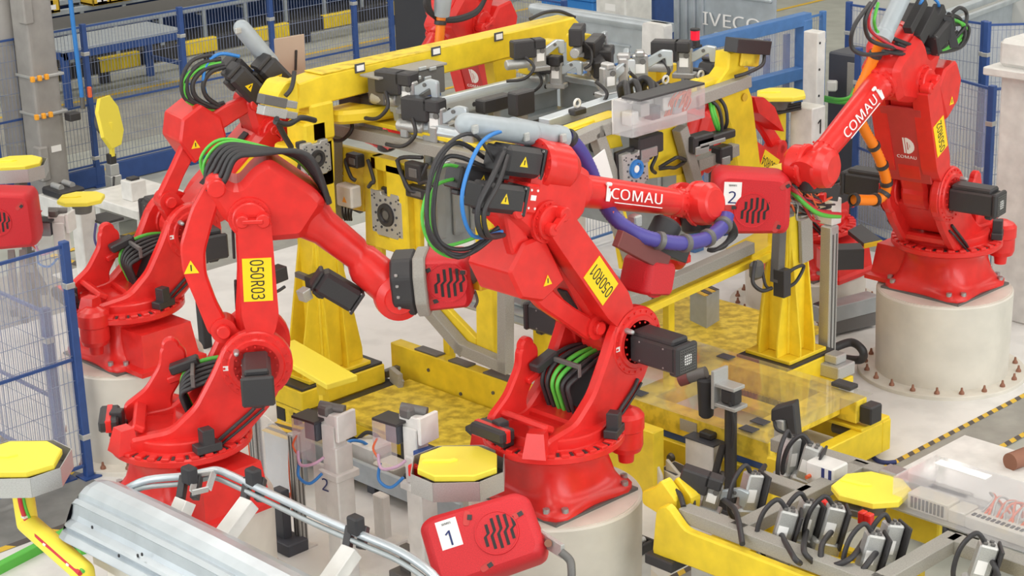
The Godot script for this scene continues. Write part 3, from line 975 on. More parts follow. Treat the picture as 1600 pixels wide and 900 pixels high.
func robots():
	var ped := [[Vector3(1.1, 0, 1.1), "cream round pedestal under the robot numbered 050R01"], [Vector3(0.6, 0, -4.58), "cream round pedestal with bolted flange under the robot numbered 050R02"], [Vector3(-0.85, 0, 2.92), "cream round pedestal under the robot numbered 050R03"], [Vector3(-3.7, 0, 1.5), "cream round pedestal under the robot whose plate reads R05"], [Vector3(-1.54, 0, -5.29), "low cream round pedestal behind the yellow column, under robot 050R04"], [Vector3(-4.5, 0, -4.2), "round pedestal under the robot behind the long yellow beam"]]
	for p in ped:
		pedestal(p[0], p[1], 0.41 if p[0].z < -5.0 else 0.84)
	var rear := [
		["rubber", 0.013, [[-0.4, 0.25, 0.1], [-0.7, 0.5, 0.05], [-0.98, 0.3, 0.05], [-1.0, -0.1, 0.1], [-0.7, -0.3, 0.12], [-0.36, -0.1, 0.1]]],
		["rubber", 0.016, [[-0.45, 0.35, -0.05], [-0.75, 0.42, -0.05], [-0.95, 0.15, 0.0], [-0.9, -0.2, 0.05], [-0.62, -0.28, 0.1], [-0.36, -0.1, 0.12]]],
		["rubber", 0.016, [[-0.5, 0.3, 0.0], [-0.8, 0.32, -0.05], [-0.88, 0.0, 0.0], [-0.8, -0.22, 0.04], [-0.58, -0.24, 0.08], [-0.36, -0.08, 0.1]]],
		["green_hose", 0.012, [[-0.5, 0.25, -0.1], [-0.78, 0.25, -0.1], [-0.92, -0.05, -0.05], [-0.82, -0.26, 0.0], [-0.6, -0.3, 0.05], [-0.36, -0.12, 0.1]]],
		["green_hose", 0.012, [[-0.55, 0.2, -0.12], [-0.8, 0.12, -0.1], [-0.84, -0.1, -0.05], [-0.74, -0.25, 0.0], [-0.36, -0.1, 0.08]]],
		["blue_hose", 0.014, [[-0.2, 0.5, -0.05], [-0.46, 0.54, 0.05], [-0.74, 0.42, 0.16], [-0.84, 0.1, 0.2], [-0.66, -0.14, 0.18], [-0.36, -0.1, 0.14]]],
		["rubber", 0.02, [[-0.48, 0.42, 0.14], [-0.64, 0.26, 0.24], [-0.74, 0.05, 0.26], [-0.64, -0.12, 0.24], [-0.36, -0.12, 0.14]]],
		["rubber", 0.018, [[-0.46, 0.4, 0.16], [-0.6, 0.22, 0.26], [-0.7, 0.03, 0.28], [-0.6, -0.12, 0.26], [-0.36, -0.12, 0.16]]]]
	var r1 := robot({"at": Vector3(1.1, 0.86, 1.1), "az": 0.0, "a3": Vector2(-0.2, 2.08), "fa": -17.0, "flen": 1.72, "number": "050R01", "fan": true, "plate_at": 0.5, "plate_dir": 1.0, "gs": 0.46, "gw": 0.27, "wroll": -12.0, "ht": 0.08, "ho": -0.06, "loops": rear, "label": "red robot numbered 050R01 with a violet hose and raised elbow"})
	var rear3 := []
	for k in 7:
		var w := -0.1 + 0.045 * k
		rear3.append(["green_hose" if k < 2 else "rubber", 0.013 if k < 2 else 0.021, [[0.42, 0.36, w * 0.7], [0.1, 0.46 + 0.02 * k, w], [-0.2, 0.4, w], [-0.42 + 0.02 * k, 0.3, w], [-0.46 + 0.03 * k, 0.12, w], [-0.34, 0.02, w], [-0.26, 0.1, w]]])
	bots.append(r1)
	bots.append(robot({"at": Vector3(-0.85, 0.86, 2.92), "az": 36.0, "a3": Vector2(0.6, 2.08), "fa": -36.0, "flen": 1.16, "hollow": true, "hood": false, "number": "050R03", "plate_dir": -1.0, "plate_at": 0.6, "gs": -0.1, "gw": -0.5, "green": [0], "ext": 1.0, "loops": rear3, "label": "red robot numbered 050R03 with an upright lower arm, beside the silver door"}))
	bots.append(robot({"at": Vector3(0.6, 0.86, -4.58), "az": 172.0, "a3": Vector2(0.98, 2.12), "fa": -22.0, "flen": 1.62, "number": "050R02", "fan": true, "plate_side": -1.0, "plate_at": 0.55, "plate_dir": 1.0, "gs": -0.42, "gw": -0.35, "stop": 60.0, "text_side": -1.0, "ht": 0.16, "ho": -0.16, "text_up": 0.5, "wroll": 0.0, "front_mark": true, "label": "red robot numbered 050R02 with an orange hose, on the bolted pedestal"}))
	bots.append(robot({"at": Vector3(-3.7, 0.86, 1.5), "az": 13.0, "a3": Vector2(1.42, 1.78), "fa": -50.0, "flen": 1.12, "number": "050R05", "plate_at": 0.62, "plate_dir": 1.0, "gs": -0.4, "gw": 0.3, "green": [0], "ext": 1.0, "label": "red robot leaning forward, its plate ending in R05, behind the blue fence post"}))
	bots.append(robot({"at": Vector3(-1.54, 0.43, -5.29), "az": 174.0, "hood": false, "ext": 1.0, "a3": Vector2(1.74, 1.76), "fa": -62.0, "flen": 1.2, "number": "050R04", "plate_side": -1.0, "plate_at": 0.5, "gs": -0.3, "gw": 0.42, "label": "red robot numbered 050R04, half hidden behind the tilted yellow column"}))
	bots.append(robot({"at": Vector3(-4.5, 0.86, -4.2), "az": 172.0, "a3": Vector2(0.95, 2.1), "fa": -40.0, "flen": 1.6, "number": "050R06", "plate_side": -1.0, "plate_at": 0.55, "plate_key": "plate_orange", "text_side": -1.0, "ht": 0.16, "ho": -0.16, "text_up": 0.5, "front_mark": true, "label": "red robot behind the long yellow beam, its orange plate ending in R06"}))

# ---------------------------------------------------------------- the fixture in the middle of the cell
func clamp_unit(at: Vector3, yaw: float, label: String, group: String, sc := 1.0, tilt := 0.0, cover := true, style := 0) -> Node3D:
	# pneumatic clamp: silver body, black switch cover, jaw, clevis and cable; the jaw points along local +x
	var t := thing("pneumatic_clamp", label, "clamp", at, yaw, group)
	t.rotation.z = tilt
	t.scale = Vector3.ONE * sc
	var s := B()
	if style == 2:
		mm(s, -0.1, 0.14, -0.16, -0.12, -0.09, 0.09, 0.006)
	else:
		mm(s, -0.06, 0.06, 0.0, 0.2, -0.035, 0.035, 0.01)
		mm(s, -0.09, 0.09, -0.03, 0.01, -0.055, 0.055, 0.006)
		mm(s, -0.035, 0.035, 0.18, 0.23, -0.05, 0.05, 0.012)
	fin(s, "clamp_body", "steel", t)
	if style == 2:      # upright power clamp: silver body with ports and a black side plate
		s = B()
		bx(s, Transform3D(Basis(), Vector3(0.03, 0.13, 0)), Vector3(0.13, 0.28, 0.11), 0.012)
		bx(s, Transform3D(Basis(), Vector3(0.03, -0.06, 0)), Vector3(0.2, 0.14, 0.13), 0.02)
		fin(s, "power_body", "alu", t)
		s = B()
		bx(s, Transform3D(Basis(), Vector3(0.11, 0.13, 0.02)), Vector3(0.02, 0.3, 0.18), 0.006)
		fin(s, "side_plate", "black", t)
		for k in 4:
			s = B()
			cyl(s, Vector3(0.0 + 0.05 * (k % 2), 0.27, -0.025 + 0.05 * (k / 2)), Vector3(0.0 + 0.05 * (k % 2), 0.285, -0.025 + 0.05 * (k / 2)), 0.016, -1.0, 10)
			fin(s, "port", "iron", t)
		s = B()
		mm(s, -0.02, 0.05, 0.06, 0.16, 0.056, 0.06, 0.0)
		fin(s, "type_label", "print_white", t)
		s = B()
		tube(s, curve([Vector3(0.0, 0.27, 0.0), Vector3(-0.08, 0.33, 0.02), Vector3(-0.15, 0.2, 0.03), Vector3(-0.14, 0.0, 0.04), Vector3(-0.04, -0.1, 0.05)], 6), 0.018)
		fin(s, "cable", "rubber", t)
		return t
	s = B()
	prism(s, Transform3D(Basis(), Vector3(0, 0, 0)), rnd(V2([-0.05, 0.15, 0.06, 0.17, 0.17, 0.23, 0.25, 0.22, 0.25, 0.1, 0.2, 0.1, 0.19, 0.17, 0.08, 0.1, -0.04, 0.07]), 0.015, 2), 0.04, 0.006)
	fin(s, "jaw", "zinc", t)
	s = B()
	cyl(s, Vector3(0.02, 0.15, -0.045), Vector3(0.02, 0.15, 0.045), 0.022, -1.0, 12)
	cyl(s, Vector3(0.15, 0.19, -0.03), Vector3(0.15, 0.19, 0.03), 0.014, -1.0, 10)
	fin(s, "pivot_pins", "iron", t).set_meta("kind", "stuff")
	s = B()
	mm(s, -0.035, 0.035, 0.06, 0.13, 0.036, 0.04, 0.0)
	fin(s, "type_label", "print_white", t)
	if cover:
		s = B()
		if style == 0:
			mm(s, -0.26, -0.04, 0.1, 0.26, -0.06, 0.06, 0.012)
			mm(s, -0.08, 0.05, 0.17, 0.26, -0.06, 0.06, 0.012)
		else:
			mm(s, -0.13, -0.055, -0.02, 0.27, -0.075, 0.075, 0.012)
		fin(s, "switch_cover", "black", t)
	s = B()
	if style == 0:
		cyl(s, Vector3(-0.1, 0.05, 0), Vector3(-0.32, 0.05, 0), 0.045, -1.0, 14, 0.008)
	else:
		mm(s, -0.05, 0.05, -0.12, 0.0, -0.05, 0.05, 0.012)
	fin(s, "air_cylinder", "alu", t)
	s = B()
	tube(s, curve([Vector3(-0.16, 0.12, 0.06), Vector3(-0.1, 0.03, 0.12), Vector3(-0.2, -0.06, 0.13), Vector3(-0.36, -0.07, 0.1)], 5), 0.014)
	fin(s, "cable", "rubber", t)
	return t
func changer(at: Vector3, x: Vector3, y: Vector3, size: float, label: String, ring := "black"):
	# tool changer face: holed square plate with a round socket
	var t := thing("tool_changer_plate", label, "tool plate", at)
	var T := fr(Vector3.ZERO, x, y)
	var s := B()
	var k := size * 0.5
	prism(s, T, rnd(V2([-k, -k * 0.9, -k * 0.7, -k * 0.9, -k * 0.7, -k, k * 0.7, -k, k * 0.7, -k * 0.9, k, -k * 0.9, k, k * 0.7, k * 0.86, k * 0.7, k * 0.86, k, k * 0.3, k, k * 0.3, k * 0.86, -k * 0.3, k * 0.86, -k * 0.3, k, -k, k]), 0.008, 1), 0.05, 0.006)
	fin(s, "plate", "alu", t)
	s = B()
	lathe(s, T * Vector3(0, 0, 0.024), T.basis.z, [[0, k * 0.52], [0.02, k * 0.5], [0.02, k * 0.34], [0.005, k * 0.3], [0.005, 0.0]], 26)
	fin(s, "socket_ring", ring, t)
	s = B()
	cyl(s, T * Vector3(0, 0, 0.026), T * Vector3(0, 0, 0.036), k * 0.2, -1.0, 18)
	fin(s, "socket_centre", "print_white" if ring != "black" else "iron", t)
	s = B()
	bolts(s, T * Vector3(0, 0, 0.02), T.basis.z, k * 0.68, 12, k * 0.06, 0.012)
	for i in 4:
		bolts(s, T * Vector3(k * 0.78 * (1 if i & 1 else -1), k * 0.72 * (1 if i & 2 else -1), 0.02), T.basis.z, k * 0.1, 3, k * 0.04, 0.01)
	fin(s, "plate_holes", "dark_panel", t).set_meta("kind", "stuff")
	s = B()
	bx(s, T * Transform3D(Basis(), Vector3(0, 0, -0.045)), Vector3(size * 1.08, size * 1.1, 0.04), 0.008)
	fin(s, "backing", "black", t)
func column(at: Vector3, top: float, label: String, size: Vector2, gus := 0.9):
	var t := thing("fixture_column", label, "column", at)
	var s := B()
	mm(s, -size.x, size.x, -0.18, 0.0, -size.y, size.y, 0.01)
	fin(s, "base_box", "yellow", t)
	s = B()
	mm(s, -size.x * 0.96, size.x * 0.96, 0.0, 0.025, -size.y * 0.96, size.y * 0.96, 0.004)
	fin(s, "shim_plate", "black", t)
	s = B()
	mm(s, -size.x * 0.84, size.x * 0.84, 0.025, 0.06, -size.y * 0.74, size.y * 0.74, 0.006)
	fin(s, "foot_plate", "yellow", t)
	s = B()
	mm(s, -0.13, 0.13, 0.06, top, -0.13, 0.13, 0.012)
	fin(s, "post", "yellow", t)
	for k in 8:
		var ax := k < 4
		var sg := 1.0 if k % 2 else -1.0
		var off := 0.1 if (k / 2) % 2 else -0.1
		s = B()
		var lim: float = (size.x if ax else size.y) * (0.82 if ax else 0.72)
		var poly := PackedVector2Array(V2([0.1, 0.06, lim, 0.06, lim, 0.16, 0.13, gus, 0.1, gus]))
		if ax:
			prism(s, Transform3D(Basis(Vector3(sg, 0, 0), Vector3.UP, Vector3(0, 0, sg)), Vector3(0, 0, off)), poly, 0.02, 0.003)
		else:
			prism(s, Transform3D(Basis(Vector3(0, 0, sg), Vector3.UP, Vector3(-sg, 0, 0)), Vector3(off, 0, 0)), poly, 0.02, 0.003)
		fin(s, "gusset", "yellow", t)
	return t
func pipe(parent: Node3D, pts: Array, r: float, key: String, called: String):
	for i in pts.size() - 1:
		var s := B()
		var d: Vector3 = (pts[i + 1] - pts[i]).normalized()
		bar(s, pts[i] - d * (r * 0.5 if i > 0 else 0.0), pts[i + 1] + d * r * 0.5, r, r)
		wfin(s, called, key, parent)
func fixture():
	# ---- lower steelwork
	var t := thing("fixture_beam", "long yellow floor beam below the left grey tube frame", "beam", Vector3(-1.2, 0, -0.69))
	var s := B()
	mm(s, -2.72, 0.5, 0.02, 0.58, -0.76, -0.63, 0.008)
	wfin(s, "beam_body", "yellow", t)
	for e in [[-2.4, -2.1], [-1.95, -1.7], [-1.5, -1.1]]:
		s = B()
		mm(s, e[0], e[1], 0.58, 0.595, -0.75, -0.64, 0.003)
		wfin(s, "wear_plate", "iron", t)
	for i in 6:
		s = B()
		var p := Vector3(-2.2 + 0.42 * i, 0.44 - 0.12 * (i % 2), -0.63)
		cyl(s, p, p + Vector3(0, 0, 0.02 if i == 3 else 0.012), 0.035 if i == 3 else 0.016, -1.0, 12)
		wfin(s, "bolt", "iron", t)
	t = thing("tread_platform", "yellow worn tread plate platform beside robot 050R01", "platform", Vector3(-1.5, 0, -0.1))
	s = B()
	mm(s, -2.44, -0.5, 0.265, 0.3, -0.6, 0.36, 0.004)
	wfin(s, "tread_plate", "yellow_tread", t)
	s = B()
	for ix in 62:
		for iz in 30:
			var p := Vector3(-2.42 + 0.031 * ix, 0.3, -0.58 + 0.031 * iz)
			pg(s, [p + Vector3(-0.007, 0.0025, 0), p + Vector3(0, 0.0025, -0.007), p + Vector3(0.007, 0.0025, 0), p + Vector3(0, 0.0025, 0.007)], p - Vector3.UP)
	wfin(s, "tread_studs", "yellow_tread", t).set_meta("kind", "stuff")
	s = B()
	mm(s, -2.44, -0.5, 0.13, 0.262, 0.3, 0.36, 0.008)
	wfin(s, "front_edge", "yellow", t)
	s = B()
	mm(s, -2.6, -0.55, 0.02, 0.13, -0.5, 0.26, 0.008)
	wfin(s, "underframe", "black", t)
	t = thing("side_step", "narrow yellow step with black edge strips at the column foot", "platform", Vector3(-2.6, 0, 0.0))
	s = B()
	mm(s, -2.98, -2.46, 0.02, 0.28, -0.5, 0.52, 0.01)
	wfin(s, "step_body", "yellow_worn", t)
	for a in [[-2.56, -2.46, -0.5, 0.52], [-2.98, -2.56, 0.42, 0.52], [-2.7, -2.56, -0.5, -0.4]]:
		s = B()
		mm(s, a[0], a[1], 0.28, 0.288, a[2], a[3], 0.002)
		wfin(s, "black_strip", "black", t)
	for a in [-2.9, -2.66]:
		s = B()
		mm(s, a - 0.06, a + 0.06, 0.12, 0.24, 0.515, 0.53, 0.004)
		wfin(s, "black_pocket", "black_soft", t)
	t = thing("end_stop", "grey steel stop bracket on the edge of the worn yellow platform", "bracket", H(625, 575, 0.3))
	s = B()
	bar(s, H(600, 585, 0.34), H(632, 573, 0.34), 0.06, 0.07)
	wfin(s, "stop_bar", "iron", t)
	s = B()
	bar(s, H(612, 584, 0.36), H(626, 596, 0.36), 0.05, 0.14)
	bar(s, H(622, 590, 0.36), H(630, 602, 0.32), 0.02, 0.1)
	wfin(s, "stop_plate", "grey_tube", t)
	# ---- the two visible columns and a third behind robot 050R01
	left_column = column(Vector3(-2.81, 0.47, 0.06), 2.4, "yellow ribbed column carrying the left end of the long beam", Vector2(0.25, 0.48), 1.25)
	column(Vector3(0.0, 0.47, -2.98), 1.75, "yellow ribbed column beside the big bolted pedestal", Vector2(0.3, 0.36), 1.1)
	t = thing("yellow_post", "plain yellow post behind the shoulder of robot 050R01", "post", Vector3(-1.0, 0.0, -0.95))
	s = B()
	mm(s, -1.09, -0.9, 0.0, 1.5, -1.05, -0.86, 0.01)
	wfin(s, "post_body", "yellow", t)
	s = B()
	mm(s, -0.9, -0.85, 0.62, 0.92, -1.0, -0.86, 0.008)
	wfin(s, "grey_cover", "alu", t)
	t = thing("column_head", "yellow bracket head on the column below the long beam", "bracket", Vector3(-2.81, 2.4, 0.06))
	s = B()
	prism(s, Transform3D(Basis(Vector3(0, 0, 1), Vector3.UP, Vector3(-1, 0, 0)), Vector3(-2.82, 0, 0)), rnd(V2([-0.08, 2.2, 0.18, 2.2, 0.36, 2.5, 0.36, 2.62, -0.1, 2.62, -0.1, 2.5]), 0.04, 2), 0.28, 0.02)
	mm(s, -2.94, -2.66, 2.62, 2.95, -0.1, 0.16, 0.02)
	mm(s, -2.92, -2.66, 2.6, 2.8, 0.0, 0.24, 0.02)
	wfin(s, "head_casting", "yellow", t)
	s = B()
	prism(s, Transform3D(Basis(Vector3(1, 0, 0), Vector3(0, 0, 1), Vector3(0, -1, 0)), Vector3(0, 2.78, 0)), rnd(V2([-2.9, -0.8, -2.45, -0.8, -2.5, -0.4, -2.66, -0.12, -2.9, -0.12]), 0.1), 0.12, 0.03)
	wfin(s, "head_shelf", "yellow", t)
	attach(t, left_column)
	# ---- long beam
	t = thing("gantry_beam", "long yellow box beam over the far side of the fixture", "beam", Vector3(-2.8, 2.9, -1.4))
	s = B()
	prism(s, Transform3D(Basis(Vector3(0, 0, -1), Vector3.UP, Vector3(1, 0, 0)), Vector3(-2.8, 0, 0)), PackedVector2Array(V2([-0.3, 2.93, -0.1, 2.93, 1.0, 2.95, 2.0, 2.96, 3.2, 2.99, 3.24, 3.08, 3.1, 3.21, 0.0, 3.18, -0.25, 3.15])), 0.24, 0.012)
	wfin(s, "beam_box", "yellow", t)
	s = B()
	mm(s, -2.92, -2.68, 3.185, 3.195, -2.2, 0.0, 0.002)
	wfin(s, "dusty_top", "yellow_worn", t)
	s = B()
	prism(s, Transform3D(Basis(Vector3(0, 0, -1), Vector3.UP, Vector3(1, 0, 0)), Vector3(-2.78, 0, 0)), rnd(V2([-0.5, 2.94, -0.28, 2.9, -0.28, 3.2, -0.42, 3.2, -0.52, 3.1]), 0.03, 2), 0.26, 0.015)
	wfin(s, "end_cap", "yellow", t)
	s = B()
	prism(s, Transform3D(Basis(Vector3(0, 0, -1), Vector3.UP, Vector3(1, 0, 0)), Vector3(-2.76, 0, 0)), rnd(V2([2.02, 2.97, 2.32, 2.97, 2.32, 2.4, 2.2, 2.3, 2.0, 2.3, 2.1, 2.5]), 0.03, 2), 0.14, 0.01)
	mm(s, -2.86, -2.64, 2.62, 2.98, -2.9, -2.74, 0.01)
	wfin(s, "knee_bracket", "yellow", t)
	for p in [Vector2(562, 106), Vector2(681, 80), Vector2(779, 57)]:
		var q := X(p.x, p.y, -2.676)
		s = B()
		mm(s, -2.68, -2.668, q.y - 0.04, q.y + 0.04, q.z - 0.055, q.z + 0.055, 0.002)
		var lb := wfin(s, "label_frame", "dark_panel", t)
		s = B()
		mm(s, -2.668, -2.664, q.y - 0.025, q.y + 0.025, q.z - 0.04, q.z + 0.04, 0.0)
		wfin(s, "label_face", "print_white", lb)
	s = B()
	tube(s, curve([X(460, 112, -2.66), X(458, 128, -2.62), X(454, 140, -2.6), X(446, 150, -2.6)]), 0.02)
	wfin(s, "cable", "rubber", t)
	s = B()
	tube(s, curve([X(828, 30, -2.8), X(850, 20, -2.8), X(875, 18, -2.8), X(898, 27, -2.8)]), 0.018)
	wfin(s, "cable", "rubber", t)
	# ---- left gate: grey square tube round yellow plates, upright plane z = -0.45
	t = thing("grey_tube_frame", "grey square tube frame around yellow plates, behind the gun of robot 050R03", "frame", Vector3(-2.0, 0.8, -0.45))
	var zg := -0.45
	var fr_pts := [[Z(523, 320, zg), Z(523, 200, zg), Z(765, 252, zg)], [Z(790, 250, zg), Z(790, 572, zg), Z(722, 543, zg), Z(672, 485, zg)]]
	for f in fr_pts:
		pipe(t, f, 0.105, "grey_tube", "frame_tube")
	pipe(t, [Z(523, 320, zg), Z(527, 460, zg)], 0.105, "grey_tube", "frame_tube")
	var zp := zg - 0.09
	for pl in [[[572, 235, 660, 258, 660, 400, 575, 380], []], [[745, 290, 772, 296, 775, 558, 748, 545], []], [[676, 478, 692, 470, 748, 528, 748, 556, 722, 545], []], [[528, 225, 574, 236, 572, 330, 532, 322], []], [[575, 380, 600, 386, 600, 462, 577, 458], []]]:
		s = B()
		var poly := PackedVector2Array()
		var c: Array = pl[0]
		for i in range(0, c.size(), 2):
			var q := Z(c[i], c[i + 1], zp)
			poly.append(Vector2(q.x, q.y))
		prism(s, Transform3D(Basis(), Vector3(0, 0, zp)), poly, 0.06, 0.008)
		wfin(s, "yellow_plate", "yellow", t)
	s = B()      # raised web with a rounded recess
	var q0 := Z(583, 245, zg - 0.02)
	var q1 := Z(640, 300, zg - 0.02)
	mm(s, q0.x, q0.x + 0.08, q0.y - 0.72, q0.y + 0.02, zg - 0.1, zg + 0.02, 0.012)
	mm(s, q0.x + 0.2, q1.x, q0.y - 0.72, q0.y - 0.02, zg - 0.1, zg + 0.02, 0.012)
	mm(s, q0.x, q1.x, q0.y - 0.82, q0.y - 0.7, zg - 0.1, zg + 0.02, 0.012)
	mm(s, q0.x, q1.x, q0.y - 0.1, q0.y + 0.02, zg - 0.1, zg + 0.02, 0.012)
	wfin(s, "yellow_web", "yellow", t)
	s = B()
	mm(s, Z(545, 200, zg).x, Z(765, 248, zg).x, 2.66, 2.7, zg - 0.3, zg - 0.03, 0.006)
	wfin(s, "yellow_ledge", "yellow", t)
	changer(Z(607, 335, zg + 0.0), Vector3(1, 0, 0), Vector3(0, 1, 0), 0.41, "silver holed tool plate with black socket on the left grey frame")
	changer(X(493, 247, -2.64), Vector3(0, 0, -1), Vector3(0, 1, 0), 0.3, "silver holed tool plate on the side of the left yellow column")
	# parts bolted to the gate
	t = thing("terminal_box", "small pale terminal box with warning triangle on the left grey frame", "box", Z(545, 305, -0.34))
	s = B()
	box(s, Z(545, 305, -0.34), Vector3(0.22, 0.2, 0.12), 0.015)
	wfin(s, "case", "white", t)
	s = B()
	prism(s, Transform3D(Basis(), Z(538, 312, -0.28)), PackedVector2Array(V2([-0.03, -0.024, 0.03, -0.024, 0, 0.03])), 0.004, 0.0)
	wfin(s, "warning_triangle", "plate_orange", t)
	for i in 4:
		hose(t, [Z(535 + 5 * i, 322, -0.34), Z(536 + 4 * i, 336, -0.32), Z(540 + 3 * i, 344, -0.34)], 0.012, "rubber", "cable")
	for a in [[555, 262, 540, 250, 556, 282], [575, 262, 584, 282, 576, 292], [620, 262, 632, 285, 640, 300], [660, 258, 622, 250, 655, 300], [668, 268, 655, 285, 680, 290]]:
		t = thing("hanging_cable", "black cable looping under the grey top tube of the left frame", "cable", Z(a[0], a[1], -0.4), 0.0, "cables under the left frame")
		hose(t, [Z(a[0], a[1] - 12, -0.42), Z(a[2], a[3], -0.36), Z((a[2] + a[4]) * 0.5, a[5] - 6, -0.34), Z(a[4], a[5], -0.36)], 0.018, "rubber", "cable_run")
	for a in [[555, 250, 0.16, 0.12, "small black valve block above the pale terminal box"], [655, 300, 0.26, 0.1, "wide black valve block behind the looped robot cables"], [650, 268, 0.2, 0.16, "square black valve block under the grey top tube"]]:
		t = thing("valve_block", a[4], "valve", Z(a[0], a[1], -0.4), 0.0, "valves on the left frame")
		s = B()
		box(s, Vector3.ZERO, Vector3(a[2], a[3], 0.1), 0.012)
		fin(s, "valve_body", "black", t)
		s = B()
		box(s, Vector3(0.02, 0, 0.052), Vector3(a[2] * 0.5, a[3] * 0.5, 0.02), 0.006)
		fin(s, "valve_plate", "iron", t)
	for a in [[560, 268], [561, 316], [740, 420]]:
		pass
	# clamps along the top of the left gate
	for a in [[555, 180, 0.2, 0, "black covered clamp on the left grey frame beside the yellow column head"], [612, 145, 0.2, 0, "black covered clamp in front of the grey steel housing"], [655, 187, 0.25, 0, "black covered clamp beside the bright slides of the left frame"]]:
		clamp_unit(Z(a[0] + 28, a[1] + 8, -0.55) - Vector3(0, 0.1, 0), a[2], a[4], "clamps on the left frame", 1.25)
	for a in [[668, 200, 0.3, "bright steel slide cylinder beside the black covered left clamps"], [712, 210, 0.1, "bright steel slide cylinder at the tail of the grey hose pack"], [745, 195, -0.2, "bright steel slide cylinder behind the grey hose pack"]]:
		t = thing("linear_slide", a[3], "cylinder", Z(a[0], a[1], -0.55), a[2], "slides on the left frame")
		s = B()
		cyl(s, Vector3(-0.2, 0, 0), Vector3(0.2, 0, 0), 0.06, -1.0, 18, 0.008)
		fin(s, "barrel", "zinc", t)
		s = B()
		mm(s, 0.14, 0.26, -0.09, 0.07, -0.08, 0.08, 0.01)
		mm(s, -0.24, -0.16, -0.09, 0.05, -0.07, 0.07, 0.01)
		cyl(s, Vector3(0.26, 0, 0), Vector3(0.36, 0, 0), 0.02, -1.0, 10)
		fin(s, "end_blocks", "steel", t).set_meta("kind", "stuff")
	# acrylic guard box and steel box behind the clamps
	t = thing("steel_housing", "grey steel housing with cable clips behind the left clamps", "housing", X(640, 130, -2.45))
	s = B()
	var ha := X(590, 118, -2.4)
	var hb := X(695, 95, -2.4)
	mm(s, -2.62, -2.4, ha.y - 0.28, ha.y - 0.04, hb.z, ha.z - 0.06, 0.012)
	wfin(s, "housing_body", "iron", t)
	s = B()
	mm(s, -2.64, -2.39, ha.y - 0.04, ha.y - 0.02, hb.z - 0.02, ha.z, 0.004)
	wfin(s, "housing_lid", "grey_tube", t)
	for k in 4:
		s = B()
		var p := X(652 + 8 * k, 122 - 5 * (k % 2) * 3, -2.39)
		box(s, p, Vector3(0.02, 0.03, 0.08), 0.004)
		wfin(s, "clip", "zinc", t)
	body_panels()
	right_gate()
	shuttle_table()

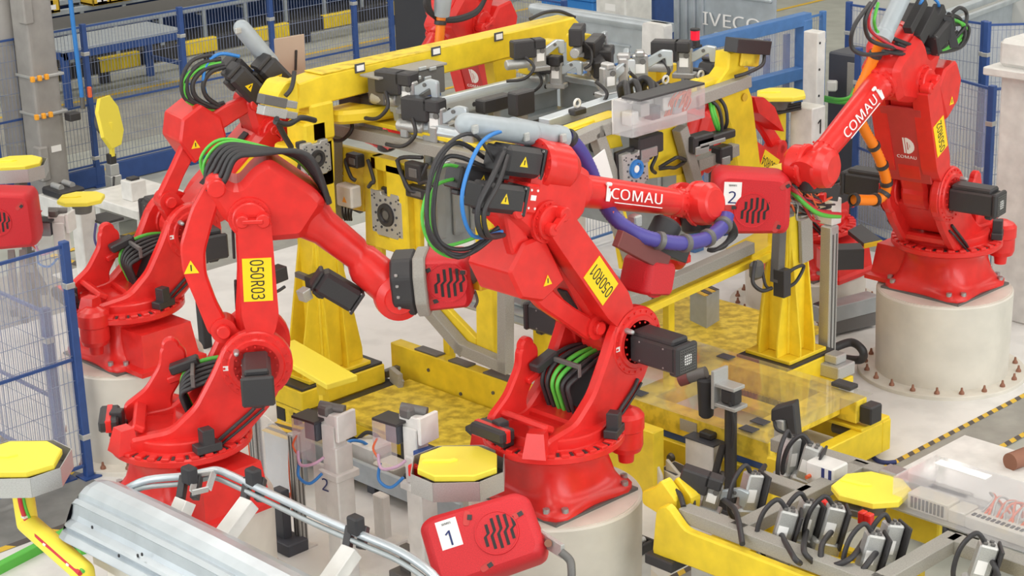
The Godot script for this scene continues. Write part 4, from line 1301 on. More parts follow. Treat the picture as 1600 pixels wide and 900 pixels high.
func body_panels():
	# pressed steel van body panels held in the fixture
	var t := thing("body_panel", "long grey pressed steel body panel lying inside the fixture", "car part", Vector3(-2.25, 1.6, -1.6))
	var s := B()
	mm(s, -2.28, -2.26, 1.5, 2.78, -2.42, -0.75, 0.004)
	wfin(s, "sheet", "zinc_dark", t)
	s = B()
	prism(s, Transform3D(Basis(Vector3(1, 0, 0), Vector3.UP, Vector3(0, 0, 1)), Vector3(0, 0, -1.58)), rnd(V2([-2.3, 2.74, -2.3, 2.86, -2.24, 2.9, -2.16, 2.9, -2.14, 2.84, -2.14, 2.72]), 0.02, 2), 1.72, 0.006)
	wfin(s, "top_rail", "zinc", t)
	s = B()
	mm(s, -2.26, -2.12, 2.5, 2.54, -2.4, -0.75, 0.006)
	mm(s, -2.26, -2.17, 2.28, 2.32, -2.4, -0.75, 0.006)
	wfin(s, "flange", "zinc", t)
	for k in 7:
		s = B()
		mm(s, -2.262, -2.225, 1.6, 2.46, -0.95 - 0.21 * k, -0.83 - 0.21 * k, 0.018)
		wfin(s, "pressed_rib", "zinc_dark", t)
	for k in 5:
		s = B()
		var p := Vector3(-2.14, 2.78, -0.95 - 0.3 * k)
		cyl(s, p, p + Vector3(0.003, 0, 0), 0.022, -1.0, 12)
		cyl(s, p + Vector3(0, 0, -0.06), p + Vector3(0.003, 0, -0.06), 0.012, -1.0, 10)
		wfin(s, "hole", "black_soft", t)
	t = thing("bulkhead_sheet", "dark pressed steel end panel with round holes across the fixture", "car part", Vector3(-1.6, 1.6, -2.45))
	s = B()
	mm(s, -2.26, -0.72, 1.5, 2.82, -2.47, -2.45, 0.004)
	wfin(s, "sheet", "zinc_dark", t)
	s = B()
	mm(s, -2.26, -0.72, 2.78, 2.84, -2.5, -2.4, 0.01)
	wfin(s, "top_rail", "zinc", t)
	for a in [[-2.05, -1.72], [-1.62, -1.0]]:
		for e in [[a[0], a[1], 2.58, 2.62], [a[0], a[1], 1.7, 1.74], [a[0], a[0] + 0.04, 1.72, 2.6], [a[1] - 0.04, a[1], 1.72, 2.6]]:
			s = B()
			mm(s, e[0], e[1], e[2], e[3], -2.452, -2.42, 0.012)
			wfin(s, "raised_border", "zinc", t)
	for a in [[-1.7, 2.7, 0.045], [-1.4, 2.7, 0.05], [-1.1, 2.7, 0.05], [-1.9, 2.45, 0.03], [-1.85, 2.2, 0.05], [-0.85, 2.5, 0.06], [-1.3, 2.4, 0.035]]:
		s = B()
		cyl(s, Vector3(a[0], a[1], -2.452), Vector3(a[0], a[1], -2.445), a[2], -1.0, 16)
		wfin(s, "hole", "black_soft", t)
	t = thing("near_panel", "bright steel sill rail lying along the near side of the fixture", "car part", Vector3(-0.55, 2.5, -1.0))
	s = B()
	var a := X(850, 193, -0.5)
	var b := X(1005, 142, -0.5)
	bar(s, a, b, 0.12, 0.08)
	wfin(s, "rail", "zinc", t)
	s = B()
	bar(s, a + Vector3(0.07, -0.08, 0), b + Vector3(0.07, -0.08, 0), 0.05, 0.06)
	wfin(s, "rail_flange", "zinc", t)
	t = thing("floor_pan", "pale grey ribbed van floor sheet lying low inside the fixture", "car part", Vector3(-1.4, 1.1, -1.5))
	s = B()
	mm(s, -2.15, -0.75, 1.1, 1.12, -2.35, -0.72, 0.004)
	wfin(s, "sheet", "zinc", t)
	for k in 8:
		s = B()
		mm(s, -2.1, -0.8, 1.12, 1.145, -2.25 + 0.19 * k, -2.15 + 0.19 * k, 0.012)
		wfin(s, "pressed_rib", "zinc", t)
	for e in [[-2.1, -0.8], [-2.1, -2.3], [-0.8, -0.8], [-0.8, -2.3]]:
		s = B()
		mm(s, e[0] - 0.04, e[0] + 0.04, 0.0, 1.1, e[1] - 0.04, e[1] + 0.04, 0.006)
		wfin(s, "support_post", "yellow", t)
	for e in [[772, 172, 0.34, "long flat black sensor box above the grey hose pack"], [815, 178, 0.22, "short upright black sensor box above the grey hose pack"]]:
		t = thing("flat_sensor", e[3], "sensor", H(e[0], e[1], 2.86))
		s = B()
		mm(s, -0.06, 0.06, 0.0, 0.12 if e[2] > 0.3 else 0.2, -e[2] / 2, e[2] / 2, 0.012)
		fin(s, "sensor_box", "black", t)
		s = B()
		mm(s, -0.04, 0.04, -1.72, 0.0, -0.04, 0.04, 0.006)
		fin(s, "sensor_foot", "steel", t)
	for p in [[902, 163], [1040, 126], [1095, 118]]:
		t = thing("lifting_eye", "small white ring bolt standing on the near rail", "ring", X(p[0], p[1] + 6, -0.42), 0.0, "ring bolts on the near rail")
		s = B()
		var ring := []
		for k in 17:
			ring.append(Vector3(0, 0.04 + 0.032 * cos(TAU * k / 16), 0.032 * sin(TAU * k / 16)))
		tube(s, ring, 0.011, 6)
		fin(s, "ring", "white", t)
		s = B()
		mm(s, -0.04, 0.04, -0.05, 0.0, -0.07, 0.07, 0.008)
		fin(s, "ring_base", "black", t)

func right_gate():
	# tilted grey and yellow frame on the near side, upright plane x = -0.1
	var xg := -0.1
	var t := thing("grey_tilted_frame", "tilted grey tube frame with yellow plates below the clear switch box", "frame", Vector3(-0.1, 1.5, -1.6))
	for f in [[[893, 222, 930, 205], [930, 205, 1080, 158]], [[1080, 158, 1162, 128]], [[930, 205, 955, 278]], [[1062, 200, 1090, 300]], [[1086, 258, 1143, 235]], [[905, 500, 1010, 458], [1010, 458, 1167, 388]], [[955, 320, 985, 400]]]:
		for e in f:
			pipe(t, [X(e[0], e[1], xg), X(e[2], e[3], xg)], 0.1, "grey_tube", "frame_tube")
	for pl in [[870, 205, 925, 185, 930, 200, 880, 222], [938, 205, 962, 197, 970, 228, 950, 232], [1020, 205, 1060, 195, 1075, 270, 1000, 280, 1012, 240], [955, 330, 975, 330, 990, 400, 970, 420], [1060, 265, 1092, 260, 1092, 300, 1060, 300], [1040, 140, 1090, 122, 1090, 132, 1040, 150]]:
		var s := B()
		var poly := PackedVector2Array()
		for i in range(0, pl.size(), 2):
			var q := X(pl[i], pl[i + 1], xg - 0.1)
			poly.append(Vector2(-q.z, q.y))
		prism(s, Transform3D(Basis(Vector3(0, 0, -1), Vector3.UP, Vector3(1, 0, 0)), Vector3(xg - 0.1, 0, 0)), poly, 0.06, 0.008)
		wfin(s, "yellow_plate", "yellow", t)
	var s := B()
	bar(s, X(1000, 482, xg - 0.02), X(1200, 392, xg - 0.02), 0.2, 0.06)
	wfin(s, "yellow_shelf", "yellow", t)
	s = B()
	bar(s, X(1155, 405, xg - 0.1), X(1215, 372, xg - 0.1), 0.3, 0.14)
	wfin(s, "yellow_arm", "yellow", t)
	for e in [[868, 212, 962, 180], [1000, 160, 1078, 136], [1084, 136, 1158, 108]]:
		s = B()
		bar(s, X(e[0], e[1], xg - 0.14), X(e[2], e[3], xg - 0.14), 0.16, 0.06)
		wfin(s, "yellow_rail", "yellow", t)
	s = B()
	bar(s, X(935, 240, xg + 0.06), X(948, 285, xg + 0.06), 0.012, 0.15)
	wfin(s, "white_card", "print_white", t)
	# the leaning yellow column at the end of the frame
	t = thing("leaning_column", "tall leaning yellow column with a knee, right of the clear box", "column", X(1180, 300, -0.2))
	s = B()
	var poly := PackedVector2Array()
	for e in [[1128, 80], [1150, 76], [1156, 125], [1165, 150], [1184, 300], [1148, 305], [1132, 200], [1118, 165], [1108, 130], [1126, 105]]:
		var q := X(e[0], e[1], -0.22)
		poly.append(Vector2(-q.z, q.y))
	prism(s, Transform3D(Basis(Vector3(0, 0, -1), Vector3.UP, Vector3(1, 0, 0)), Vector3(-0.22, 0, 0)), poly, 0.16, 0.015)
	wfin(s, "column_body", "yellow", t)
	for e in [[1160, 133], [1163, 152]]:
		s = B()
		var q := X(e[0], e[1], -0.13)
		cyl(s, q, q + Vector3(0.01, 0, 0), 0.035, -1.0, 14)
		wfin(s, "round_plug", "tape_yellow", t)
	t = thing("guide_plate", "flat grey steel plate standing against the right yellow column", "plate", X(1258, 420, 0.16))
	s = B()
	bar(s, X(1257, 300, 0.16), X(1260, 408, 0.16), 0.04, 0.16)
	wfin(s, "plate", "grey_tube", t)
	t = thing("profile_post", "ribbed aluminium profile post beside the right yellow column", "post", Vector3(0.16, 0.3, -3.36))
	s = B()
	mm(s, 0.1, 0.22, 0.3, 1.62, -3.44, -3.32, 0.01)
	wfin(s, "profile", "alu", t)
	for k in 2:
		s = B()
		mm(s, 0.22, 0.226, 0.34, 1.55, -3.41 + 0.05 * k, -3.395 + 0.05 * k, 0.0)
		wfin(s, "groove", "iron", t)
	s = B()
	mm(s, 0.0, 0.2, 1.62, 1.86, -3.5, -3.36, 0.01)
	wfin(s, "cap", "white", t)
	# clear switch box with wires
	t = thing("clear_switch_box", "clear acrylic switch box full of terminals and orange wires on the tilted frame", "switch box", X(1030, 175, 0.0))
	var A := X(968, 160, 0.06)
	var C := X(1090, 180, 0.06)
	var Dn := X(978, 212, 0.06)
	var en := (X(1082, 130, 0.06) - A)
	var eu := (A - Dn)
	var T := fr((A + C) * 0.5, en, eu)
	var sz := Vector3(en.length(), eu.length() * 0.94, 0.2)
	for e in [[Vector3(0, 0, 0.1), Vector3(sz.x, sz.y, 0.008)], [Vector3(0, sz.y / 2, 0), Vector3(sz.x, 0.008, 0.2)], [Vector3(0, -sz.y / 2, 0), Vector3(sz.x, 0.008, 0.2)], [Vector3(sz.x / 2, 0, 0), Vector3(0.008, sz.y, 0.2)], [Vector3(-sz.x / 2, 0, 0), Vector3(0.008, sz.y, 0.2)]]:
		s = B()
		bx(s, T * Transform3D(Basis(), e[0]), e[1], 0.0)
		wfin(s, "clear_wall", "acrylic", t)
	s = B()
	bx(s, T * Transform3D(Basis(), Vector3(0, 0, -0.1)), Vector3(sz.x * 1.02, sz.y * 1.02, 0.012), 0.0)
	wfin(s, "back_plate", "white", t)
	s = B()
	bx(s, T * Transform3D(Basis(), Vector3(0.05, sz.y * 0.52, 0)), Vector3(sz.x * 0.9, 0.02, 0.2), 0.004)
	wfin(s, "lid", "black", t)
	for k in 5:
		s = B()
		bx(s, T * Transform3D(Basis(), Vector3(-sz.x * 0.36 + 0.13 * k, -0.02 + 0.05 * (k % 2), -0.03)), Vector3(0.1, 0.11, 0.1), 0.008)
		wfin(s, "terminal", ["white", "alu", "dark_panel", "white", "grey_shell"][k], t)
	var rng := RandomNumberGenerator.new()
	rng.seed = 5
	for k in 14:
		var p0 := T * Vector3(0.08 + 0.02 * k, -0.08, -0.02)
		hose(t, [p0, T * Vector3(0.1 + 0.016 * k + rng.randf_range(-0.05, 0.05), 0.03 + rng.randf_range(-0.02, 0.06), 0.04), T * Vector3(0.3 + rng.randf_range(-0.06, 0.06), 0.1 + rng.randf_range(-0.03, 0.03), 0.02), T * Vector3(0.34, -0.05, -0.02)], 0.006, "orange_wire", "wire", 5, 4)
	for a in [[975, 130, 982, 158], [990, 128, 1000, 155], [1005, 122, 1020, 148], [1012, 128, 1030, 142]]:
		t = thing("feed_hose", "thick black hose arching into the top of the clear switch box", "hose", X(a[0], a[1], -0.2), 0.0, "hoses into the clear box")
		var h := hose(t, [X(a[0] - 4, a[1] + 22, -0.3), X(a[0] - 6, a[1] + 6, -0.25), X(a[0] + 2, a[1], -0.2), X(a[2] - 3, a[1] + 8, -0.12), X(a[2], a[3], -0.02)], 0.028, "rubber", "hose_run", 9)
		h.name = "hose_run"
	changer(X(990, 263, -0.02), Vector3(0, 0.06, -1), Vector3(0, 1, 0.2), 0.3, "silver holed tool plate with a blue and white socket on the tilted frame", "blue_hose")
	for a in [[1010, 225, 0.3, 0.16, "black sensor block right below the clear switch box"], [1092, 222, 0.26, 0.14, "black sensor block beside the green cables of the tilted frame"], [1112, 215, 0.5, 0.07, "long slim black sensor bar in front of the leaning column"], [1000, 244, 0.2, 0.07, "flat black sensor block over the blue and white socket"], [1128, 240, 0.16, 0.14, "small black sensor block under the long slim sensor bar"]]:
		t = thing("sensor_block", a[4], "sensor", X(a[0], a[1], -0.05), 0.0, "sensor blocks on the tilted frame")
		s = B()
		mm(s, -0.06, 0.06, -a[3] / 2, a[3] / 2, -a[2] / 2, a[2] / 2, 0.012)
		fin(s, "block", "black", t)
		s = B()
		mm(s, 0.055, 0.07, -a[3] * 0.6, -a[3] * 0.1, -a[2] * 0.2, a[2] * 0.45, 0.006)
		fin(s, "plate", "steel", t)
	for a in [["rubber", 1100, 150, 1122, 168, 1128, 200, 1118, 222], ["green_hose", 1108, 155, 1112, 175, 1118, 195, 1122, 205], ["green_hose", 1112, 155, 1116, 175, 1122, 195, 1124, 210], ["rubber", 1022, 210, 1026, 240, 1018, 262, 1024, 270], ["rubber", 1118, 148, 1132, 165, 1136, 190, 1130, 205], ["rubber", 1030, 262, 1050, 250, 1060, 246, 1074, 252], ["rubber", 1030, 264, 1045, 262, 1055, 262, 1068, 254]]:
		t = thing("frame_cable", "%s cable hanging in the tilted frame" % ("green" if a[0] == "green_hose" else "black"), "cable", X(a[1], a[2], -0.1), 0.0, "cables in the tilted frame")
		hose(t, [X(a[1], a[2], -0.12), X(a[3], a[4], -0.05), X(a[5], a[6], -0.04), X(a[7], a[8], -0.1)], 0.016, a[0], "cable_run")
	# clamps over the far and right edges
	for a in [[842, 78, -2.4, 1.2, 0.0, "black covered clamp under the knee of the long yellow beam"], [905, 55, -2.3, 2.2, 0.0, "topmost black covered clamp beyond the dark end panel"], [935, 70, -2.2, 2.0, 0.1, "tilted black covered clamp over the dark end panel"], [950, 88, -2.2, 2.2, 0.0, "black covered clamp beside the yellow risers"], [870, 105, -2.3, 0.4, 0.0, "black covered clamp at the corner of the long and end panels"], [925, 95, -2.2, 2.6, 0.2, "steeply tilted black covered clamp over the dark end panel"]]:
		clamp_unit(X(a[0], a[1] + 18, -1.95) - Vector3(0, 0.05, 0), a[3], a[5], "clamps over the end panel", 1.0, a[4])
	for a in [[1080, 95, 0.5, 0, "black covered clamp at the foot of the leaning yellow column"], [1010, 105, 0.8, 1, "bare silver clamp between the yellow risers"], [960, 125, 1.4, 1, "bare silver clamp beside the thick black hoses"], [985, 110, 2.2, 1, "bare silver clamp turned away beside the yellow risers"]]:
		clamp_unit(X(a[0] - 10, a[1] + 20, -0.6), a[2], a[4], "clamps on the tilted frame", 1.1, 0.0, a[3] == 0, a[3])
	for a in [[998, 108, 0.3, 0.18], [1040, 112, 0.26, 0.16], [905, 60, 0.2, 0.1], [830, 78, 0.2, 0.1], [860, 70, 0.18, 0.1]]:
		t = thing("yellow_riser", "yellow riser block between the clamps of the fixture", "block", X(a[0], a[1], -1.1 if a[0] > 950 else -2.2), 0.0, "yellow risers in the fixture")
		s = B()
		prism(s, Transform3D(Basis(Vector3(0, 0, -1), Vector3.UP, Vector3(1, 0, 0)), Vector3.ZERO), rnd(V2([-a[2] / 2, -a[3] / 2 - 0.16, a[2] / 2, -a[3] / 2 - 0.16, a[2] / 2, a[3] * 0.3, a[2] * 0.2, a[3] / 2, -a[2] / 2, a[3] / 2]), 0.02, 2), 0.16, 0.012)
		fin(s, "riser_body", "yellow", t)
	t = thing("long_sensor", "long black sensor box with yellow plate on the leaning column top", "sensor", X(1168, 75, -0.2))
	s = B()
	bar(s, X(1142, 70, -0.1), X(1195, 74, -0.1), 0.14, 0.12)
	wfin(s, "sensor_box", "black", t)
	s = B()
	bar(s, X(1158, 88, -0.12), X(1186, 90, -0.12), 0.02, 0.16)
	wfin(s, "yellow_plate", "yellow_worn", t)
	hose(t, [X(1194, 78, -0.08), X(1192, 100, -0.02), X(1170, 113, -0.02), X(1148, 120, -0.08)], 0.016, "rubber", "cable")
	# arm of air hoses on the right column
	t = thing("valve_stack", "grey and black valve stack with looped hoses on the right yellow column", "valve", X(1220, 420, 0.2))
	s = B()
	bar(s, X(1218, 358, 0.2), X(1214, 440, 0.2), 0.09, 0.09)
	wfin(s, "valve_body", "iron", t)
	s = B()
	bar(s, X(1222, 420, 0.25), X(1222, 462, 0.25), 0.12, 0.1)
	wfin(s, "valve_cover", "black", t)
	s = B()
	bar(s, X(1215, 352, 0.2), X(1222, 338, 0.2), 0.12, 0.1)
	wfin(s, "valve_head", "black_soft", t)
	hose(t, [X(1226, 432, 0.26), X(1240, 420, 0.3), X(1256, 416, 0.3), X(1244, 440, 0.3), X(1228, 450, 0.28)], 0.016, "rubber", "hose")
	hose(t, [X(1180, 408, 0.1), X(1176, 440, 0.14), X(1190, 454, 0.18), X(1206, 450, 0.2)], 0.018, "rubber", "hose")
	hose(t, [X(1190, 415, 0.1), X(1196, 445, 0.16), X(1206, 452, 0.2)], 0.014, "rubber", "hose")
	s = B()
	box(s, X(1182, 422, 0.08), Vector3(0.1, 0.16, 0.14), 0.03)
	wfin(s, "small_motor", "iron", t)

func shuttle_table():
	# yellow shuttle table under a clear sheet, right of the robot 050R01
	var t := thing("shuttle_table", "yellow shuttle table under a clear sheet beside the camera post", "table", Vector3(0.4, 0, -1.7))
	var s: SurfaceTool
	for e in [[-0.9, 1.34, 0.4, 0.6, -1.2, -1.05], [-0.9, 1.34, 0.4, 0.6, -2.35, -2.2], [-0.22, 0.0, 0.44, 0.6, -2.2, -1.2], [0.98, 1.18, 0.44, 0.6, -2.2, -1.2], [0.3, 0.98, 0.4, 0.47, -1.95, -1.8]]:
		s = B()
		mm(s, e[0], e[1], e[2], e[3], e[4], e[5], 0.008)
		wfin(s, "frame_beam", "yellow_worn", t)
	s = B()
	mm(s, -0.7, 1.4, 0.06, 0.34, -1.14, -1.02, 0.008)
	wfin(s, "lower_beam", "yellow", t)
	s = B()
	mm(s, -0.7, 1.34, 0.34, 0.4, -1.2, -1.06, 0.004)
	wfin(s, "gap_rail", "blue", t)
	s = B()
	mm(s, -0.7, 1.4, 0.06, 0.34, -2.62, -2.5, 0.008)
	mm(s, 1.28, 1.4, 0.06, 0.34, -2.5, -1.14, 0.008)
	mm(s, 0.9, 1.4, 0.34, 0.37, -2.6, -2.2, 0.006)
	wfin(s, "end_beam", "yellow", t)
	s = B()
	mm(s, 1.34, 1.46, 0.4, 0.56, -2.4, -2.24, 0.012)
	wfin(s, "black_buffer", "black", t)
	s = B()
	mm(s, -0.7, 1.2, 0.03, 0.05, -2.4, -1.1, 0.0)
	wfin(s, "under_tray", "floor_cell", t)
	s = B()
	for k in 26:
		mm(s, 0.02 + 0.035 * k, 0.04 + 0.035 * k, 0.3, 0.4, -2.19, -2.17, 0.0)
	wfin(s, "cable_comb", "black_soft", t).set_meta("kind", "stuff")
	s = B()
	mm(s, -1.0, 1.36, 0.615, 0.621, -2.4, -1.0, 0.0)
	wfin(s, "clear_sheet", "smoked", t)
	for e in [[-0.1, -1.12], [1.08, -1.12], [1.05, -1.3], [-0.1, -2.26]]:
		s = B()
		mm(s, e[0] - 0.07, e[0] + 0.07, 0.621, 0.63, e[1] - 0.05, e[1] + 0.05, 0.002)
		wfin(s, "black_pad", "dark_panel", t)
	s = B()
	mm(s, 1.0, 1.2, 0.621, 0.66, -2.42, -2.3, 0.008)
	wfin(s, "lock_plate", "black", t)
	for k in 3:
		s = B()
		var p := Vector3(-0.2 + 0.55 * k, 0.2, -1.02)
		cyl(s, p, p + Vector3(0, 0, 0.03), 0.04, 0.03, 14)
		wfin(s, "bolt_boss", "iron", t)
	s = B()
	mm(s, 0.42, 0.6, 0.46, 0.56, -1.048, -1.044, 0.0)
	wfin(s, "type_plate", "alu", t)
	s = B()
	cyl(s, Vector3(0.95, 0.2, -2.45), Vector3(1.3, 0.2, -2.45), 0.06, -1.0, 14)
	wfin(s, "drive_shaft", "iron", t)
	t = thing("hatched_box", "small grey box with yellow and black hatched lid behind the shuttle table", "box", H(1100, 472, 0.3))
	p4box(t, [H(1078, 452, 0.62), H(1100, 442, 0.62), H(1124, 452, 0.62), H(1104, 464, 0.62)], 0.32, "grey_shell", "box_body")
	for k in 4:
		s = B()
		bar(s, H(1082 + 6 * k, 452 - 2.6 * k, 0.625), H(1104 + 5.5 * k, 462 - 3.0 * k, 0.625), 0.05, 0.006, Vector3.UP, 0.0)
		wfin(s, "stripe", "tape_yellow" if k % 2 == 0 else "tape_dark", t)
	# platform behind the table
	t = thing("rear_platform", "yellow worn tread plate platform left of the right yellow column", "platform", Vector3(-1.3, 0, -3.7))
	s = B()
	mm(s, -2.4, -0.42, 0.27, 0.3, -4.15, -2.9, 0.004)
	wfin(s, "tread_plate", "yellow_tread", t)
	s = B()
	mm(s, -2.4, -0.42, 0.0, 0.27, -2.98, -2.9, 0.008)
	wfin(s, "front_edge", "yellow", t)
	s = B()
	mm(s, -0.7, -0.5, 0.12, 0.26, -2.9, -2.885, 0.002)
	wfin(s, "black_plate", "black", t)
	t = thing("drive_bracket", "white cast bracket with a steel block at the right column foot", "bracket", H(1290, 580, 0.1))
	s = B()
	mm(s, 0.2, 0.5, 0.02, 0.24, -3.2, -2.95, 0.01)
	mm(s, 0.5, 0.53, 0.02, 0.24, -3.3, -2.9, 0.005)
	wfin(s, "bracket_body", "white", t)
	s = B()
	mm(s, 0.2, 0.5, 0.3, 0.42, -3.35, -3.1, 0.01)
	mm(s, 0.3, 0.44, 0.42, 0.5, -3.3, -3.15, 0.01)
	wfin(s, "steel_block", "alu", t)
	s = B()
	mm(s, 0.14, 0.52, 0.24, 0.3, -3.3, -2.98, 0.006)
	wfin(s, "yellow_rail", "yellow", t)
	hose(t, [H(1300, 545, 0.3), H(1330, 535, 0.35), H(1348, 548, 0.3), H(1345, 562, 0.15), H(1318, 560, 0.1)], 0.04, "rubber", "thick_hose", 10)
	# black work plate left of robot 050R01
	t = thing("black_shelf", "flat black shelf plate standing out beside the base of robot 050R01", "shelf", H(765, 672, 0.92))
	s = B()
	var p4 := [H(727, 668, 0.92), H(790, 640, 0.92), H(815, 655, 0.92), H(752, 690, 0.92)]
	var pr := PackedVector2Array()
	for p in p4:
		pr.append(Vector2(p.x, p.z))
	prism(s, Transform3D(Basis(Vector3(1, 0, 0), Vector3(0, 0, 1), Vector3(0, -1, 0)), Vector3(0, 0.91, 0)), pr, 0.05, 0.008)
	wfin(s, "plate", "black", t)
	hose(t, [H(748, 690, 0.9), H(742, 697, 0.9), H(744, 706, 0.88), H(756, 702, 0.88)], 0.014, "rubber", "cable")
	s = B()
	bar(s, Vector3(0.7, 0.93, 0.9), H(795, 660, 0.93), 0.06, 0.06)
	wfin(s, "shelf_arm", "black", t)
	attach(t, bots[0])

# ---------------------------------------------------------------- fences and the hall behind the cell
func fence(pts: Array, tall: float, label: String, mid: Array, low := 0.12, key := "blue", step := 0.05, sheet := ""):
	var t := thing("mesh_fence", label, "fence", pts[0])
	for p in pts:
		var s := B()
		box(s, p + Vector3(0, tall * 0.5, 0), Vector3(0.07, tall, 0.07), 0.006)
		box(s, p + Vector3(0, 0.01, 0), Vector3(0.16, 0.02, 0.16), 0.0)
		var post := wfin(s, "post", key, t)
		for h in [0.18, 0.82]:
			s = B()
			box(s, p + Vector3(0, tall * h, 0), Vector3(0.085, 0.05, 0.085), 0.004)
			wfin(s, "clip", "alu", post)
	for i in pts.size() - 1:
		var a: Vector3 = pts[i]
		var b: Vector3 = pts[i + 1]
		var d := (b - a).normalized()
		var l := a.distance_to(b)
		for h in [low, tall - 0.04] + mid:
			var s := B()
			bar(s, a + Vector3(0, h, 0), b + Vector3(0, h, 0), 0.025, 0.025, Vector3.UP, 0.0)
			wfin(s, "rail", key, t)
		var s := B()
		var n := int(l / step)
		for k in n:
			var o := a + d * (l * (k + 0.5) / n)
			stick(s, o + Vector3(0, low, 0), o + Vector3(0, tall - 0.04, 0), 0.0035)
		var m := int((tall - low) / 0.2)
		for k in m:
			var hh := low + (tall - low) * (k + 0.5) / m
			stick(s, a + Vector3(0, hh, 0), b + Vector3(0, hh, 0), 0.0035)
		wfin(s, "wire_mesh", "wire", t).set_meta("kind", "stuff")
		if sheet:
			s = B()
			bar(s, a + Vector3(0, (low + tall) * 0.5, 0) + d * 0.05, b + Vector3(0, (low + tall) * 0.5, 0) - d * 0.05, 0.004, tall - low - 0.06, Vector3.UP, 0.0)
			wfin(s, "plastic_sheet", sheet, t)
	return t
func stick(s: SurfaceTool, a: Vector3, b: Vector3, r: float):
	var d := (b - a).normalized()
	var e := perp(d) * r
	var f := d.cross(e)
	var q := [e, f, -e, -f]
	var m := (a + b) * 0.5
	for k in 4:
		pg(s, [a + q[k], a + q[(k + 1) % 4], b + q[(k + 1) % 4], b + q[k]], m)
func background():
	var lf = fence([Vector3(-11.42, 0, 0.5), Vector3(-11.42, 0, -1.65), Vector3(-11.42, 0, -3.05), Vector3(-11.42, 0, -4.55), Vector3(-11.42, 0, -6.05), Vector3(-11.42, 0, -7.55), Vector3(-11.42, 0, -8.25)], 2.16, "long dark blue wire mesh fence along the aisle behind the cell", [1.1], 0.3)
	var t := thing("fence_kickboard", "blue kick board along the foot of the aisle fence", "board", Vector3(-11.42, 0, -4))
	for k in 6:
		var s := B()
		mm(s, -11.45, -11.39, 0.01, 0.27, -0.95 - 1.5 * k - 0.7, -0.95 - 1.5 * k + 0.7, 0.006)
		wfin(s, "board", "blue", t)
	attach(t, lf)
	fence([Vector3(-9.9, 0, -8.4), Vector3(-8.0, 0, -8.4)], 2.05, "low blue mesh fence panel behind the orange hosed far robot", [1.0], 0.15)
	# guard rail, alternately yellow and black
	t = thing("guard_rail", "yellow and black striped guard rail along the far aisle", "guard rail", Vector3(-16.9, 0, -8))
	for k in 26:
		var s := B()
		var z0 := 0.4 - 0.78 * k
		mm(s, -16.97, -16.85, 0.18, 0.42, z0 - 0.78, z0, 0.012)
		wfin(s, "rail_section", "yellow" if k % 2 else "black_soft", t)
	for k in 10:
		var s := B()
		mm(s, -16.96, -16.86, 0.0, 0.2, -0.5 - 2.1 * k, -0.32 - 2.1 * k, 0.01)
		wfin(s, "rail_foot", "black_soft", t)
	# roller racks with crates beyond the rail
	for r in [[-18.1, 0.95, 0.0], [-20.6, 1.0, 0.0]]:
		t = thing("flow_rack", "low galvanised flow rack on dark plinth %s" % ("just beyond the guard rail" if r[0] > -19 else "in the row farther back"), "rack", Vector3(r[0], 0, -8))
		var s := B()
		mm(s, r[0] - 1.1, r[0] + 0.55, 0.0, 0.12, -22, 2, 0.01)
		wfin(s, "plinth", "grey_tube", t)
		s = B()
		mm(s, r[0] - 1.1, r[0] - 1.05, 0.12, 0.7, -22, 2, 0.01)
		wfin(s, "back_board", "blue", t)
		s = B()
		mm(s, r[0] - 1.1, r[0] + 0.3, 0.7, 0.73, -22, 2, 0.004)
		wfin(s, "shelf_deck", "iron", t)
		for h in [[0.28, 0.72], [0.05, 1.0]]:
			s = B()
			mm(s, r[0] + h[0], r[0] + h[0] + 0.07, h[1], h[1] + 0.09, -22, 2, 0.008)
			wfin(s, "rail", "grey_shell", t)
		for k in 26:
			s = B()
			mm(s, r[0] + 0.29, r[0] + 0.34, 0.12, 0.74, -22 + 0.9 * k, -21.94 + 0.9 * k, 0.004)
			mm(s, r[0] + 0.1, r[0] + 0.3, 0.62, 0.66, -22 + 0.9 * k, -21.94 + 0.9 * k, 0.004)
			wfin(s, "leg", "grey_shell", t)
	var lots := [[150, 1, 0], [178, 4, 0], [207, 3, 0], [236, 0, 0], [358, 5, 0], [100, 22, 1], [118, 22, 0], [322, 0, 1]]
	for a in lots:
		var cx := -18.0 if H(a[0], a[1] + 6, 1.09).x > -19.3 else -20.5
		t = thing("parts_crate", "%s parts crate standing on the rack beyond the aisle" % ("grey" if a[2] else "yellow"), "crate", Vector3(cx, 1.09, H(a[0], a[1] + 6, 1.09).z), 0.0, "crates on the flow racks")
		var s := B()
		mm(s, -0.2, 0.2, 0.0, 0.05, -0.14, 0.14, 0.01)
		for e in [[-0.2, -0.17, -0.14, 0.14], [0.17, 0.2, -0.14, 0.14], [-0.2, 0.2, -0.14, -0.11], [-0.2, 0.2, 0.11, 0.14]]:
			mm(s, e[0], e[1], 0.0, 0.22, e[2], e[3], 0.008)
		fin(s, "crate_body", "tape_yellow" if not a[2] else "grey_shell", t)
		s = B()
		mm(s, 0.201, 0.204, 0.06, 0.14, -0.06, 0.06, 0.0)
		fin(s, "paper_label", "print_white", t)
	# blue work bench in the aisle
	t = thing("work_bench", "blue steel bench with grey top behind the aisle fence", "bench", Vector3(-16.6, 0, -6.6))
	var s := B()
	mm(s, -16.8, -15.75, 0.86, 0.9, -7.55, -5.3, 0.006)
	wfin(s, "bench_top", "grey_shell", t)
	for e in [[-15.83, -15.75, -7.55, -5.3], [-16.8, -16.72, -7.55, -5.3], [-16.8, -15.75, -7.55, -7.47], [-16.8, -15.75, -5.38, -5.3]]:
		s = B()
		mm(s, e[0], e[1], 0.74, 0.86, e[2], e[3], 0.006)
		wfin(s, "rim", "blue", t)
